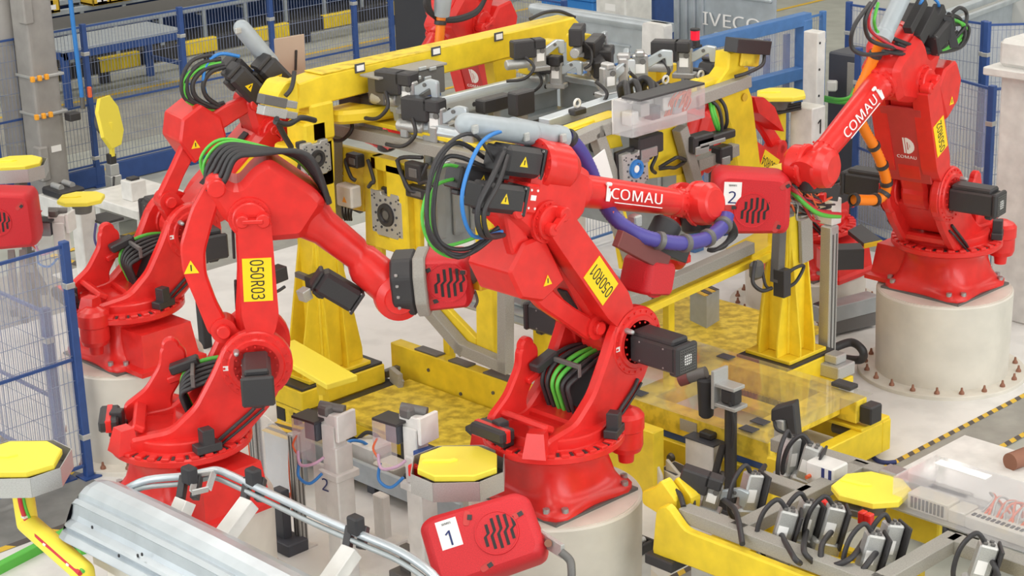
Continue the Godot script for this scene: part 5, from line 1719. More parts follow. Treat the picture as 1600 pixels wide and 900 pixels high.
	for e in [[-15.8, -7.5], [-16.76, -7.5], [-15.8, -5.34], [-16.76, -5.34]]:
		s = B()
		mm(s, e[0] - 0.05, e[0] + 0.05, 0.0, 0.8, e[1] - 0.05, e[1] + 0.05, 0.006)
		wfin(s, "leg", "blue", t)
	s = B()
	mm(s, -16.76, -15.8, 0.3, 0.36, -7.53, -7.47, 0.004)
	wfin(s, "stretcher", "blue", t)
	# hall column with a grey down pipe and its clamps
	t = thing("hall_column", "grey steel hall column with banded clamps in front of the fence", "column", H(82, 316, 0.0))
	var cb := H(82, 316, 0.0)
	s = B()
	prism(s, Transform3D(Basis(Vector3(1, 0, 0), Vector3(0, 0, 1), Vector3(0, -1, 0)), cb + Vector3(0, 5.5, 0)), rnd(V2([-0.18, -0.18, 0.2, -0.18, 0.2, 0.2, -0.18, 0.2]), 0.05, 3), 11.0, 0.01)
	wfin(s, "shaft", "column", t)
	for h in [0.35, 2.35]:
		s = B()
		mm(s, cb.x + 0.06, cb.x + 0.23, h, h + 0.45, cb.z + 0.1, cb.z + 0.24, 0.02)
		wfin(s, "corner_plate", "column", t)
	for h in [1.2, 1.68]:
		s = B()
		box(s, cb + Vector3(0.03, h, 0), Vector3(0.44, 0.035, 0.44), 0.006)
		var band := wfin(s, "clamp_band", "alu", t)
		for k in 3:
			s = B()
			box(s, cb + Vector3(0.26, h, 0.24 - 0.1 * k), Vector3(0.05, 0.07, 0.05), 0.008)
			wfin(s, "clamp_knob", "plate_orange", band)
	s = B()
	box(s, cb + Vector3(0.34, 1.14, -0.22), Vector3(0.14, 0.1, 0.16), 0.01)
	wfin(s, "sensor", "black", t)
	s = B()
	box(s, cb + Vector3(0.205, 0.74, -0.02), Vector3(0.01, 0.08, 0.14), 0.0)
	wfin(s, "paper_label", "print_white", t)
	t = thing("down_pipe", "thick grey rounded pipe standing beside the hall column", "pipe", H(40, 312, 0.0))
	s = B()
	cyl(s, H(40, 312, 0.0), H(40, 312, 0.0) + Vector3(0, 11, 0), 0.17, -1.0, 26)
	wfin(s, "pipe_run", "column", t)
	for h in [0.1, 0.75, 1.4]:
		s = B()
		var pb := H(40, 312, 0.0)
		cyl(s, pb + Vector3(0, h, 0), pb + Vector3(0, h + 0.03, 0), 0.18, -1.0, 26)
		wfin(s, "pipe_collar", "grey_tube", t)
	t = thing("air_hose", "light blue air hose hanging down beside the hall column", "hose", cb + Vector3(0.35, 1.3, -0.4))
	hose(t, [cb + Vector3(0.3, 11, -0.38), cb + Vector3(0.3, 6.0, -0.39), cb + Vector3(0.3, 3.0, -0.38), cb + Vector3(0.31, 1.35, -0.4)], 0.03, "blue_hose", "hose_run")
	s = B()
	cyl(s, cb + Vector3(0.31, 1.35, -0.4), cb + Vector3(0.31, 1.2, -0.4), 0.03, -1.0, 10)
	wfin(s, "coupling", "iron", t)
	s = B()
	box(s, cb + Vector3(0.34, 1.4, -0.5), Vector3(0.05, 0.14, 0.05), 0.01)
	wfin(s, "orange_tag", "orange_wire", t)
	# cabinet and brown plate behind the beam
	t = thing("grey_cabinet", "dark grey cabinet with pale top behind the low blue fence", "cabinet", H(690, 75, 0.0))
	var gb := H(688, 78, 0.0)
	s = B()
	mm(s, gb.x - 0.6, gb.x + 0.5, 0.0, 1.1, gb.z - 1.2, gb.z + 0.5, 0.015)
	wfin(s, "cabinet_body", "dark_panel", t)
	s = B()
	mm(s, gb.x - 0.65, gb.x + 0.55, 1.1, 1.15, gb.z - 1.25, gb.z + 0.55, 0.01)
	wfin(s, "cabinet_top", "cardboard", t)
	t = thing("brown_board", "brown fibre board standing behind the left end of the yellow beam", "board", Vector3(-4.3, 2.6, 0.2))
	s = B()
	bar(s, X(430, 92, -3.6), X(476, 84, -3.6), 0.02, 0.36)
	wfin(s, "board", "cardboard", t)
	s = B()
	bar(s, X(462, 110, -3.58), X(463, 78, -3.58), 0.02, 0.02)
	wfin(s, "black_rule", "black", t)
	# body panels and stillages at the far right
	t = thing("van_side_panel", "long pale grey van side panel with window opening behind the fixture", "car part", Vector3(-7, 0.6, -8.0))
	var pa := Z(832, 5, -8.0)
	var pb2 := Z(1046, 32, -8.0)
	s = B()
	mm(s, pa.x, pb2.x - 0.3, 0.02, pa.y - 0.06, -8.03, -8.0, 0.006)
	wfin(s, "panel_skin", "zinc", t)
	s = B()
	prism(s, Transform3D(Basis(Vector3(0, 0, 1), Vector3.UP, Vector3(-1, 0, 0)), Vector3((pa.x + pb2.x) * 0.5, 0, -8.0)), rnd(V2([-0.1, pa.y - 0.12, -0.1, pa.y, 0.06, pa.y, 0.1, pa.y - 0.06, 0.04, pa.y - 0.14]), 0.03, 3), pb2.x - pa.x, 0.01)
	wfin(s, "top_roll", "zinc", t)
	s = B()
	prism(s, Transform3D(Basis(), Vector3(0, 0, -7.95)), rnd(V2([pb2.x - 0.34, pa.y, pb2.x + 0.02, pa.y, pb2.x + 0.02, 0.02, pb2.x - 0.2, 0.02, pb2.x - 0.22, pa.y - 0.4, pb2.x - 0.36, pa.y - 0.5]), 0.05, 3), 0.16, 0.03)
	wfin(s, "end_pillar", "white", t)
	for e in [[-0.72, -0.34, 1.02, 1.06], [-0.72, -0.34, 1.56, 1.6], [-0.72, -0.68, 1.04, 1.58], [-0.38, -0.34, 1.04, 1.58]]:
		s = B()
		mm(s, pb2.x + e[0], pb2.x + e[1], e[2], e[3], -8.0, -7.96, 0.012)
		wfin(s, "opening_rim", "zinc", t)
	s = B()
	mm(s, pb2.x - 0.68, pb2.x - 0.38, 1.06, 1.56, -8.0, -7.985, 0.0)
	wfin(s, "opening", "blue", t)
	for k in 2:
		s = B()
		mm(s, pb2.x - 1.9 + 0.7 * k, pb2.x - 1.35 + 0.7 * k, 1.66, 1.69, -8.0, -7.97, 0.01)
		wfin(s, "pressed_rib", "zinc", t)
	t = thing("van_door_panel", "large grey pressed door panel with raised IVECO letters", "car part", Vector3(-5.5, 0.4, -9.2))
	var da := Z(1052, 0, -9.2)
	var db := Z(1212, 0, -9.2)
	s = B()
	mm(s, da.x, db.x, 0.4, 2.75, -9.23, -9.2, 0.008)
	wfin(s, "panel_skin", "zinc", t)
	for k in 4:
		s = B()
		mm(s, da.x + 0.05 + 0.14 * k, da.x + 0.12 + 0.14 * k, 0.5, 2.7, -9.21, -9.16, 0.02)
		wfin(s, "pressed_rib", "zinc", t)
	for h in [1.68, 2.2]:
		s = B()
		mm(s, da.x + 0.72, db.x - 0.05, h, h + 0.05, -9.21, -9.16, 0.02)
		wfin(s, "cross_rib", "zinc", t)
	text(t, "lettering", "IVECO", Transform3D(Basis(), Z(1143, 32, -9.17) - t.position + Vector3(0, -0.02, 0)), 0.17, "print_white", 1.5)  # embossed metal letters; the white stands in for their highlights
	# blue steel frame with a red beacon
	t = thing("blue_gate_frame", "light blue box tube gate frame with clear curtain behind the fixture", "frame", Vector3(-3.6, 0, -7))
	for e in [[1075, 74, 1262, 28], [1165, 136, 1262, 110]]:
		s = B()
		bar(s, X(e[0], e[1], -3.6), X(e[2], e[3], -3.6), 0.12, 0.14)
		wfin(s, "cross_tube", "blue_light", t)
	for e in [[1086, 72], [1256, 30]]:
		s = B()
		var q := X(e[0], e[1], -3.6)
		mm(s, q.x - 0.07, q.x + 0.07, 0.0, q.y, q.z - 0.08, q.z + 0.08, 0.008)
		wfin(s, "upright", "blue_light", t)
	s = B()
	var ca := X(1090, 75, -3.66)
	var cb2 := X(1250, 35, -3.66)
	mm(s, -3.665, -3.66, 0.3, 2.3, cb2.z, ca.z, 0.0)
	wfin(s, "clear_curtain", "film", t)
	for k in 5:
		s = B()
		var zz: float = lerp(cb2.z, ca.z, 0.1 + 0.2 * k)
		mm(s, -3.75, -3.7, 0.0, 2.2, zz - 0.06, zz + 0.02, 0.004)
		wfin(s, "back_post", "blue", t)
	t = thing("beacon", "small red and black beacon on the blue gate frame", "beacon", X(1086, 62, -3.55))
	s = B()
	cyl(s, Vector3(0, -0.08, 0), Vector3(0, 0, 0), 0.055, -1.0, 16, 0.008)
	mm(s, -0.08, 0.04, -0.09, -0.06, -0.08, 0.08, 0.006)
	cyl(s, Vector3(0, 0.1, 0), Vector3(0, 0.125, 0), 0.055, -1.0, 16, 0.006)
	fin(s, "housing", "black", t).set_meta("kind", "stuff")
	s = B()
	cyl(s, Vector3(0, 0, 0), Vector3(0, 0.1, 0), 0.05, -1.0, 16)
	fin(s, "lens", "led_red", t)
	fence([Vector3(-4.6, 0, -4.95), Vector3(-4.6, 0, -7.3), Vector3(-4.6, 0, -9.6)], 2.1, "pale blue mesh fence between the fixture and the van panels", [], 0.1, "blue_light")
	for e in [[905, 5, -13.0, 1.2, "blue_hose", "bright blue crate stack beyond the van panels"], [975, 0, -11.0, 0.6, "white", "white carton standing beyond the van panels"], [1026, 5, -12.2, 0.5, "blue", "dark blue bin beyond the van panels"]]:
		var q := Z(e[0], e[1] + 12, e[2])
		t = thing("stillage_box", e[5], "box", Vector3(q.x, 0, q.z))
		s = B()
		mm(s, -e[3] * 0.5, e[3] * 0.5, 0.0, q.y + 0.25, -0.3, 0.3, 0.02)
		fin(s, "box_body", e[4], t)
		s = B()
		mm(s, -e[3] * 0.52, e[3] * 0.52, q.y + 0.25, q.y + 0.3, -0.32, 0.32, 0.01)
		fin(s, "box_rim", e[4], t)
		s = B()
		mm(s, -0.1, 0.1, q.y, q.y + 0.1, 0.301, 0.304, 0.0)
		fin(s, "paper_label", "print_white", t)
	# tall machine panels across the top right
	t = thing("machine_enclosure", "pale machine enclosure with a silver edge beyond the right fence", "machine", Vector3(-5.5, 0, -13))
	s = B()
	mm(s, -6.6, -3.2, 0.0, 3.2, -13.6, -12.9, 0.02)
	wfin(s, "enclosure_body", "hall_wall", t)
	s = B()
	bar(s, H(1480, 22, 2.0), H(1600, -22, 2.0), 0.12, 0.08)
	bar(s, H(1490, 35, 2.0), H(1600, -6, 2.0), 0.06, 0.06)
	wfin(s, "silver_edge", "zinc", t).set_meta("kind", "stuff")
	s = B()
	var wa := H(1480, 30, 1.9)
	var wb := H(1640, -30, 1.9)
	bar(s, wa - Vector3(0, 0.95, 0), wb - Vector3(0, 0.95, 0), 0.05, 1.8)
	wfin(s, "side_sheet", "grey_shell", t)
	# white post, dark cabinet, left of robot 050R02
	t = thing("white_post", "white box post beside the blue gate frame", "post", Vector3(-2.9, 0, -7.15))
	s = B()
	mm(s, -3.0, -2.8, 0.0, 2.42, -7.25, -7.1, 0.01)
	wfin(s, "post_body", "white", t)
	for k in 4:
		s = B()
		cyl(s, Vector3(-2.8, 2.3 - 0.3 * k, -7.14), Vector3(-2.795, 2.3 - 0.3 * k, -7.14), 0.015, -1.0, 8)
		wfin(s, "hole", "black_soft", t)
	t = thing("control_cabinet", "black control cabinet with grey screen behind robot 050R02", "cabinet", Vector3(-2.6, 0, -8.0))
	s = B()
	mm(s, -3.32, -2.1, 0.0, 2.0, -8.5, -8.0, 0.02)
	wfin(s, "cabinet_body", "dark_panel", t)
	s = B()
	var sa := Z(1325, 97, -8.0)
	mm(s, sa.x, sa.x + 0.22, sa.y - 0.42, sa.y, -8.0, -7.985, 0.004)
	wfin(s, "screen", "grey_tube", t)
	s = B()
	mm(s, -2.72, -2.7, 0.1, 1.9, -8.0, -7.995, 0.0)
	wfin(s, "door_gap", "black_soft", t)
	hose(t, [Z(1288, 152, -7.9), Z(1310, 156, -7.7), Z(1328, 152, -7.7), Z(1336, 138, -7.9)], 0.025, "green_hose", "green_cable")
	hose(t, [Z(1288, 156, -7.9), Z(1312, 160, -7.7), Z(1332, 158, -7.7), Z(1345, 150, -7.9)], 0.025, "green_hose", "green_cable")
	s = B()
	box(s, Z(1300, 134, -7.85), Vector3(0.12, 0.12, 0.1), 0.015, 0.5)
	wfin(s, "camera_head", "white", t)
	s = B()
	box(s, Z(1282, 130, -7.85), Vector3(0.04, 0.05, 0.03), 0.0)
	wfin(s, "red_light", "led_red", t)
	# fences and plastic sheet round robot 050R02
	fence([Vector3(-2.3, 0, -9.75), Vector3(-0.45, 0, -11.6)], 2.2, "blue mesh fence with plastic sheet behind robot 050R02", [1.1], 0.1, "blue", 0.05, "film")
	fence([Vector3(-4.4, 0, -9.88), Vector3(-2.36, 0, -9.78)], 2.2, "blue mesh fence with steel top rail above robot 050R02", [], 0.1, "blue", 0.05, "film")
	fence([Vector3(-2.6, 0, -6.0 - 1.6), Vector3(-0.4, 0, -6.85), Vector3(0.35, 0, -8.1)], 2.2, "blue mesh fence corner at the shoulder of robot 050R02", [1.05], 0.1, "blue", 0.05, "film")
	fence([Vector3(-0.1, 0, -6.35), Vector3(0.5, 0, -6.95)], 1.25, "low blue mesh fence beside the bolted pedestal", [0.65], 0.1)
	t = thing("yellow_bollard", "yellow light barrier post with two mounting lugs at the right fence", "bollard", Vector3(0.0, 0, -6.6))
	s = B()
	var ya := X(1580, 205, 0.0)
	var yb := X(1574, 332, 0.0)
	mm(s, -0.06, 0.06, yb.y, ya.y, ya.z - 0.06, ya.z + 0.06, 0.01)
	wfin(s, "post_body", "yellow", t)
	s = B()
	mm(s, 0.06, 0.07, yb.y + 0.1, ya.y - 0.1, ya.z - 0.03, ya.z + 0.03, 0.0)
	wfin(s, "optic_window", "black", t)
	for h in [0.12, 0.75]:
		s = B()
		mm(s, -0.03, 0.1, yb.y + h, yb.y + h + 0.08, ya.z - 0.2, ya.z - 0.05, 0.008)
		wfin(s, "lug", "yellow", t)
	s = B()
	mm(s, -0.04, 0.04, 0.0, yb.y, ya.z - 0.04, ya.z + 0.04, 0.006)
	wfin(s, "foot_post", "yellow", t)
	t = thing("white_column_machine", "white machine column with stepped head at the right fence", "machine", Vector3(0.35, 0, -7.3))
	s = B()
	var ma := X(1590, 80, 0.3)
	mm(s, 0.1, 0.6, 0.0, ma.y - 0.25, ma.z - 0.5, ma.z - 0.05, 0.02)
	wfin(s, "column_body", "white", t)
	s = B()
	mm(s, 0.0, 0.62, ma.y - 0.25, ma.y - 0.17, ma.z - 0.55, ma.z + 0.12, 0.01)
	mm(s, 0.1, 0.6, ma.y - 0.17, ma.y + 0.1, ma.z - 0.5, ma.z + 0.02, 0.04)
	wfin(s, "head", "white", t)
	t = thing("brown_post", "dark red painted post beside the white machine column", "post", Vector3(-0.5, 0, -7.9))
	s = B()
	var ba := X(1580, 108, -0.4)
	mm(s, -0.46, -0.3, 0.0, ba.y, ba.z - 0.1, ba.z + 0.06, 0.008)
	wfin(s, "post_body", "brown_red", t)

# ---------------------------------------------------------------- tools on the robots
func gun(T: Transform3D, size: Vector3, label: String, number := "", mark_at := Vector3(0.1, 0, 0), pockets := []) -> Node3D:
	# welding gun: red moulded cover with round mark, pockets and copper tipped arms
	var t := thing("welding_gun", label, "welding gun", T.origin)
	t.transform = T
	var s := B()
	var x := size.x * 0.5
	var y := size.y * 0.5
	var rings := []
	for k in [[-1.0, 0.82], [-0.86, 0.95], [-0.4, 1.0], [0.4, 1.0], [0.86, 0.96], [1.0, 0.84]]:
		var ring := []
		for q in rnd(V2([-x, -y * 0.86, -x * 0.86, -y, x * 0.9, -y * 0.92, x, -y * 0.7, x * 0.96, y * 0.7, x * 0.8, y * 0.92, -x * 0.8, y, -x, y * 0.84]), size.x * 0.09, 4):
			ring.append(Vector3(q.x * k[1], q.y * k[1], size.z * 0.5 * k[0]))
		rings.append(ring)
	loft(s, rings)
	var body := fin(s, "cover", "red_cover", t)
	var zf := size.z * 0.5
	s = B()
	lathe(s, mark_at + Vector3(0, 0, zf - 0.004), Vector3(0, 0, 1), [[0, 0.148], [0.012, 0.145], [0.012, 0.137], [0.008, 0.134], [0.008, 0.0]], 30)
	var ms := fin(s, "round_boss", "red_cover", body)
	logo(ms, Transform3D(Basis(), mark_at + Vector3(0.025, 0, zf + 0.006)), 0.118, "print_black")
	for p in pockets:
		s = B()
		prism(s, Transform3D(Basis(Vector3(0, 0, 1), p[2]), Vector3(p[0], p[1], zf - 0.002)), rnd(V2([-0.05, -0.022, 0.05, -0.022, 0.05, 0.022, -0.05, 0.022]), 0.02, 3), 0.012, 0.002)
		var pk := fin(s, "pocket", "red_dull", body)
		s = B()
		bx(s, Transform3D(Basis(Vector3(0, 0, 1), p[2]), Vector3(p[0] + 0.02, p[1], zf + 0.006)), Vector3(0.035, 0.03, 0.006), 0.002)
		fin(s, "latch", "black", pk)
	if number:
		s = B()
		bx(s, Transform3D(Basis(), Vector3(-x * 0.52, y * 0.36, zf + 0.001)), Vector3(0.14, 0.19, 0.003), 0.0)
		var card := fin(s, "number_card", "print_white", body, "white card with a number")
		text(card, "lettering", number, Transform3D(Basis(), Vector3(-x * 0.52, y * 0.36 - 0.03, zf + 0.004)), 0.1, "print_blue")
		text(card, "small_print", "SERRES", Transform3D(Basis(), Vector3(-x * 0.52, y * 0.36 + 0.068, zf + 0.004)), 0.014, "print_black")
	s = B()
	bx(s, Transform3D(Basis(), Vector3(0, 0, -zf * 0.2)), Vector3(size.x * 0.985, 0.006, size.z * 0.7), 0.0)
	fin(s, "seam", "red_dull", body)
	return t
func coil(parent: Node3D, pts: Array, r: float, key: String, called: String):
	# ribbed conduit
	var c := curve(pts, 1)
	var dense := []
	var sm := curve(pts, 24)
	var acc := 0.0
	for i in sm.size():
		if i == 0 or acc > r * 0.22:
			dense.append(sm[i])
			acc = 0.0
		if i + 1 < sm.size():
			acc += sm[i].distance_to(sm[i + 1])
	var s := B()
	tube(s, dense, r, 14, r * 0.09)
	var o := wfin(s, called, key, parent)
	return o
func collar(parent: Node3D, at: Vector3, d: Vector3, r: float, key := "black", called := "collar"):
	var s := B()
	d = d.normalized()
	lathe(s, at - d * r * 0.4, d, [[0, r * 0.9], [0.006, r * 1.22], [r * 0.8, r * 1.22], [r * 0.8 + 0.006, r * 0.9]], 16)
	return wfin(s, called, key, parent)
func on_robot(at: Vector3, az: float, w: float, x: float, y: float) -> Vector3:   # a pixel met in the robot's upright plane, w to its right
	var a := deg_to_rad(az)
	var rr := Vector3(cos(a), 0, sin(a))
	var d := ray(x, y)
	return EYE + d * ((at + rr * w - EYE).dot(rr) / d.dot(rr))
func tools():
	var R1 := Vector3(1.1, 0.86, 1.1)
	var R2 := Vector3(0.6, 0.86, -4.58)
	var R3 := Vector3(-0.85, 0.86, 2.92)
	var R5 := Vector3(-3.7, 0.86, 1.5)
	var R6 := Vector3(-4.5, 0.86, -4.2)
	# --- robot 050R01: grey dress pack, violet conduit
	var P := func(x: float, y: float, w := 0.0) -> Vector3: return on_robot(R1, 0.0, w, x, y)
	var t := thing("dress_pack", "grey moulded hose pack with violet conduit over robot 050R01", "hose pack", R1)
	var s := B()
	capsule(s, P.call(728, 194, -0.02), P.call(826, 208, -0.02), 0.075, 0.085, 20)
	wfin(s, "tail_shell", "grey_shell", t)
	s = B()
	lathe(s, P.call(800, 200, -0.04), P.call(892, 219, -0.04) - P.call(800, 200, -0.04), [[0, 0], [0, 0.075], [0.4, 0.075], [0.42, 0.085], [0.5, 0.085], [0.52, 0.07], [0.52, 0]], 20)
	wfin(s, "front_shell", "grey_shell", t)
	for e in [[742, 202], [822, 214], [880, 216]]:
		s = B()
		box(s, P.call(e[0], e[1], 0.06), Vector3(0.03, 0.06, 0.05), 0.006)
		wfin(s, "latch", "alu", t)
	s = B()
	bar(s, P.call(830, 228, 0.0), P.call(880, 240, 0.0), 0.1, 0.05)
	wfin(s, "support", "iron", t)
	var pv := [P.call(888, 216, -0.05), P.call(905, 235, -0.08), P.call(920, 262, -0.1), P.call(932, 292, -0.08), P.call(945, 320, 0.0), P.call(965, 345, 0.12), P.call(995, 365, 0.24), P.call(1030, 376, 0.32), P.call(1070, 380, 0.36), P.call(1105, 372, 0.34), P.call(1130, 352, 0.28), P.call(1136, 335, 0.24)]
	coil(t, pv, 0.055, "violet_hose", "violet_conduit")
	for i in [0, 7, 8, 9, 10]:
		collar(t, pv[i], pv[min(i + 1, 11)] - pv[max(i - 1, 0)], 0.055, "iron" if i else "black")
	for k in 5:
		hose(t, [P.call(1128 + 3 * k, 340, 0.24), P.call(1142 + 2 * k, 355 + 3 * k, 0.2), P.call(1135 - 4 * k, 382 + 2 * k, 0.14), P.call(1118 - 3 * k, 390, 0.08)], 0.016, "rubber", "cable")
	attach(t, bots[0])
	# gun under the wrist
	t = gun(fr(P.call(1012, 430, 0.15), Vector3(0, -0.3, -1).normalized(), Vector3(0, 1, -0.3)), Vector3(0.28, 0.26, 0.3), "red gun cover hanging under the wrist of robot 050R01", "", Vector3(0, 0, -0.06))
	t = thing("gun_carrier", "purple grey carrier plate under the wrist of robot 050R01", "bracket", P.call(1005, 375, 0.2))
	s = B()
	bar(s, P.call(965, 372, 0.26), P.call(1040, 412, 0.26), 0.06, 0.12)
	wfin(s, "carrier_plate", "brown_red", t)
	s = B()
	bar(s, P.call(985, 365, 0.15), P.call(1060, 395, 0.15), 0.2, 0.12)
	wfin(s, "carrier_block", "black", t)
	s = B()
	cyl(s, P.call(1045, 345, 0.1), P.call(1020, 395, 0.1), 0.11, -1.0, 20, 0.02)
	wfin(s, "tool_changer", "black_soft", t)
	for k in 3:
		s = B()
		box(s, P.call(1055 + 9 * k, 398 + 3 * k, 0.2), Vector3(0.05, 0.06, 0.05), 0.008)
		wfin(s, "red_plug", "red", t)
	hose(t, [P.call(958, 330, 0.1), P.call(960, 350, 0.12), P.call(972, 362, 0.14)], 0.008, "orange_wire", "orange_wire")
	s = B()
	box(s, P.call(992, 345, 0.12), Vector3(0.08, 0.09, 0.08), 0.01)
	wfin(s, "valve", "alu", t)
	attach(t, bots[0])
	# --- robot 050R03: black flange, adapter and gun
	var Q := func(x: float, y: float, w := 0.0) -> Vector3: return on_robot(R3, 36.0, w, x, y)
	var f3 := Vector3(sin(deg_to_rad(36.0)), 0, -cos(deg_to_rad(36.0)))
	var r3 := Vector3(cos(deg_to_rad(36.0)), 0, sin(deg_to_rad(36.0)))
	t = thing("tool_adapter", "black octagonal flange and grey adapter on the wrist of robot 050R03", "adapter", Q.call(648, 436, 0.05))
	var ax := (f3 * 0.97 + Vector3(0, 0.06, 0) + r3 * 0.22).normalized()
	var TT := fr(Q.call(634, 441, 0.02), ax, Vector3.UP)
	s = B()
	prism(s, TT * Transform3D(Basis(Vector3(0, 0, 1), Vector3(0, 1, 0), Vector3(-1, 0, 0)), Vector3.ZERO), rnd(V2([-0.21, -0.09, -0.13, -0.21, 0.13, -0.21, 0.21, -0.09, 0.21, 0.1, 0.13, 0.21, -0.13, 0.21, -0.21, 0.1]), 0.02, 2), 0.16, 0.015)
	wfin(s, "black_flange", "black", t)
	s = B()
	prism(s, TT * Transform3D(Basis(Vector3(0, 0, 1), Vector3(0, 1, 0), Vector3(-1, 0, 0)), Vector3(0.13, 0, 0)), rnd(V2([-0.22, -0.1, -0.14, -0.22, 0.14, -0.22, 0.22, -0.1, 0.22, 0.1, 0.14, 0.22, -0.14, 0.22, -0.22, 0.1]), 0.02, 2), 0.09, 0.01)
	wfin(s, "grey_adapter", "grey_tube", t)
	for k in 4:
		s = B()
		var cp := TT * Vector3(-0.03, 0.12 - 0.08 * k, 0.2 + 0.01)
		box(s, cp, Vector3(0.02, 0.02, 0.02), 0.004)
		wfin(s, "screw", "alu", t)
	attach(t, bots[1])
	var g3 := gun(fr(Q.call(694, 434, 0.05), ax, Vector3(0, 1, 0)), Vector3(0.4, 0.4, 0.36), "red moulded welding gun on the wrist of robot 050R03", "", Vector3(0.04, 0.02, 0), [[-0.1, 0.12, 0.4], [0.14, 0.09, -0.2], [-0.07, -0.11, 0.3]])
	t = thing("gun_nozzle", "grey and yellow tip of the gun on robot 050R03", "nozzle", Q.call(742, 425, 0.05))
	s = B()
	cyl(s, Q.call(730, 428, 0.05), Q.call(752, 418, 0.05), 0.085, 0.07, 18, 0.012)
	wfin(s, "nozzle_body", "iron", t)
	s = B()
	box(s, Q.call(751, 440, 0.05), Vector3(0.1, 0.11, 0.1), 0.012)
	wfin(s, "yellow_block", "yellow", t)
	hose(t, [Q.call(742, 455, 0.05), Q.call(746, 470, 0.05), Q.call(742, 480, 0.05)], 0.01, "iron", "cable")
	attach(t, g3)
	# --- robot 050R02: orange conduit, hose bundle, gun two
	var S := func(x: float, y: float, w := 0.0) -> Vector3: return on_robot(R2, 172.0, w, x, y)
	t = thing("orange_hose_pack", "orange conduit with black clips running down robot 050R02", "hose pack", R2)
	var po := [S.call(1378, 62, -0.05), S.call(1368, 85, 0.02), S.call(1352, 120, 0.1), S.call(1340, 150, 0.14), S.call(1342, 180, 0.14), S.call(1352, 205, 0.14), S.call(1365, 228, 0.12), S.call(1378, 258, 0.1), S.call(1385, 285, 0.1), S.call(1382, 302, 0.12), S.call(1368, 312, 0.15), S.call(1335, 312, 0.2)]
	coil(t, po, 0.048, "orange_hose", "orange_conduit")
	for i in [1, 6, 7, 8, 9, 10, 11]:
		collar(t, po[i], po[min(i + 1, 11)] - po[max(i - 1, 0)], 0.048, "black")
	s = B()
	lathe(s, S.call(1378, 62, -0.05), S.call(1412, -10, -0.1) - S.call(1378, 62, -0.05), [[0, 0], [0, 0.08], [0.06, 0.085], [0.08, 0.075], [0.6, 0.075], [0.6, 0]], 18)
	wfin(s, "grey_shell", "grey_shell", t)
	var bundle := [["rubber", [1360, 5, 1335, 40, 1330, 70, 1345, 84, 1378, 84, 1430, 75]], ["rubber", [1368, 0, 1352, 30, 1358, 60, 1385, 72, 1430, 78, 1470, 80]], ["red_hose", [1366, 2, 1358, 25, 1362, 50, 1400, 74, 1440, 78, 1474, 55]], ["green_hose", [1372, 5, 1366, 30, 1368, 45, 1372, 50]], ["rubber", [1395, 60, 1440, 75, 1490, 78, 1508, 55, 1500, 30, 1482, 22]], ["green_hose", [1450, 78, 1485, 72, 1504, 50, 1500, 35, 1485, 30]], ["green_hose", [1445, 80, 1480, 76, 1508, 55, 1506, 38, 1488, 33]], ["rubber", [1400, 68, 1450, 82, 1500, 74, 1514, 48, 1505, 38, 1480, 40]], ["blue_hose", [1436, 15, 1440, 2, 1455, -4, 1466, 5, 1467, 20]], ["rubber", [1380, 80, 1420, 86, 1450, 86, 1478, 70, 1495, 50]], ["rubber", [1488, 20, 1500, 12, 1510, 20, 1508, 40, 1492, 60]]]
	for b in bundle:
		var pts := []
		var c: Array = b[1]
		for i in range(0, c.size(), 2):
			pts.append(S.call(c[i], c[i + 1], -0.1 - 0.02 * (i % 4)))
		hose(t, pts, 0.018 if b[0] == "rubber" else 0.014, b[0], "cable")
	for e in [[1440, 45, 0.12, 0.28], [1455, 40, 0.1, 0.24], [1428, 30, 0.08, 0.3]]:
		s = B()
		bar(s, S.call(e[0] - 10, e[1] + 18, -0.12), S.call(e[0] + 14, e[1] - 28, -0.12), e[2], e[2])
		wfin(s, "connector_block", "black", t)
	s = B()
	prism(s, fr(S.call(1482, 50, -0.2), Vector3(0.6, 0, -0.8), Vector3.UP), PackedVector2Array(V2([-0.06, 0.15, 0.02, 0.12, 0.1, -0.14, 0.02, -0.14])), 0.02, 0.002)
	wfin(s, "cable_bracket", "black_soft", t)
	attach(t, bots[2])
	var camr := Vector3(cr_.x, 0, cr_.z).normalized()
	var g2 := gun(fr(X(1172, 312, 0.62), (camr + Vector3(0, -0.06, 0)).normalized(), Vector3.UP), Vector3(0.64, 0.52, 0.34), "large red welding gun marked 2 on robot 050R02", "2", Vector3(-0.0, -0.04, 0), [[-0.17, -0.02, 0.0], [0.25, 0.17, 0.6], [0.2, -0.17, 1.3]])
	t = thing("gun_wiring", "tangle of wires, plugs and a red and green hose behind gun 2", "wiring", X(1250, 300, 0.62))
	var rng := RandomNumberGenerator.new()
	rng.seed = 12
	for k in 26:
		var x0 := 1212 + rng.randf() * 20
		var y0 := 272 + rng.randf() * 40
		hose(t, [X(x0, y0, 0.66), X(x0 + 10 + rng.randf() * 20, y0 + rng.randf() * 14, 0.72), X(x0 + 25 + rng.randf() * 30, y0 + 8 + rng.randf() * 24, 0.7), X(x0 + 40 + rng.randf() * 45, y0 + 15 + rng.randf() * 20, 0.6)], 0.009 + 0.004 * rng.randf(), ["rubber", "rubber", "orange_wire", "iron", "red_hose", "alu"][k % 6], "wire", 5, 4)
	hose(t, [X(1228, 286, 0.7), X(1248, 305, 0.78), X(1268, 325, 0.8), X(1290, 333, 0.78), X(1312, 335, 0.7)], 0.02, "red_hose", "red_hose")
	hose(t, [X(1232, 294, 0.7), X(1250, 312, 0.8), X(1272, 330, 0.82), X(1290, 337, 0.8), X(1312, 338, 0.7)], 0.02, "green_hose", "green_hose")
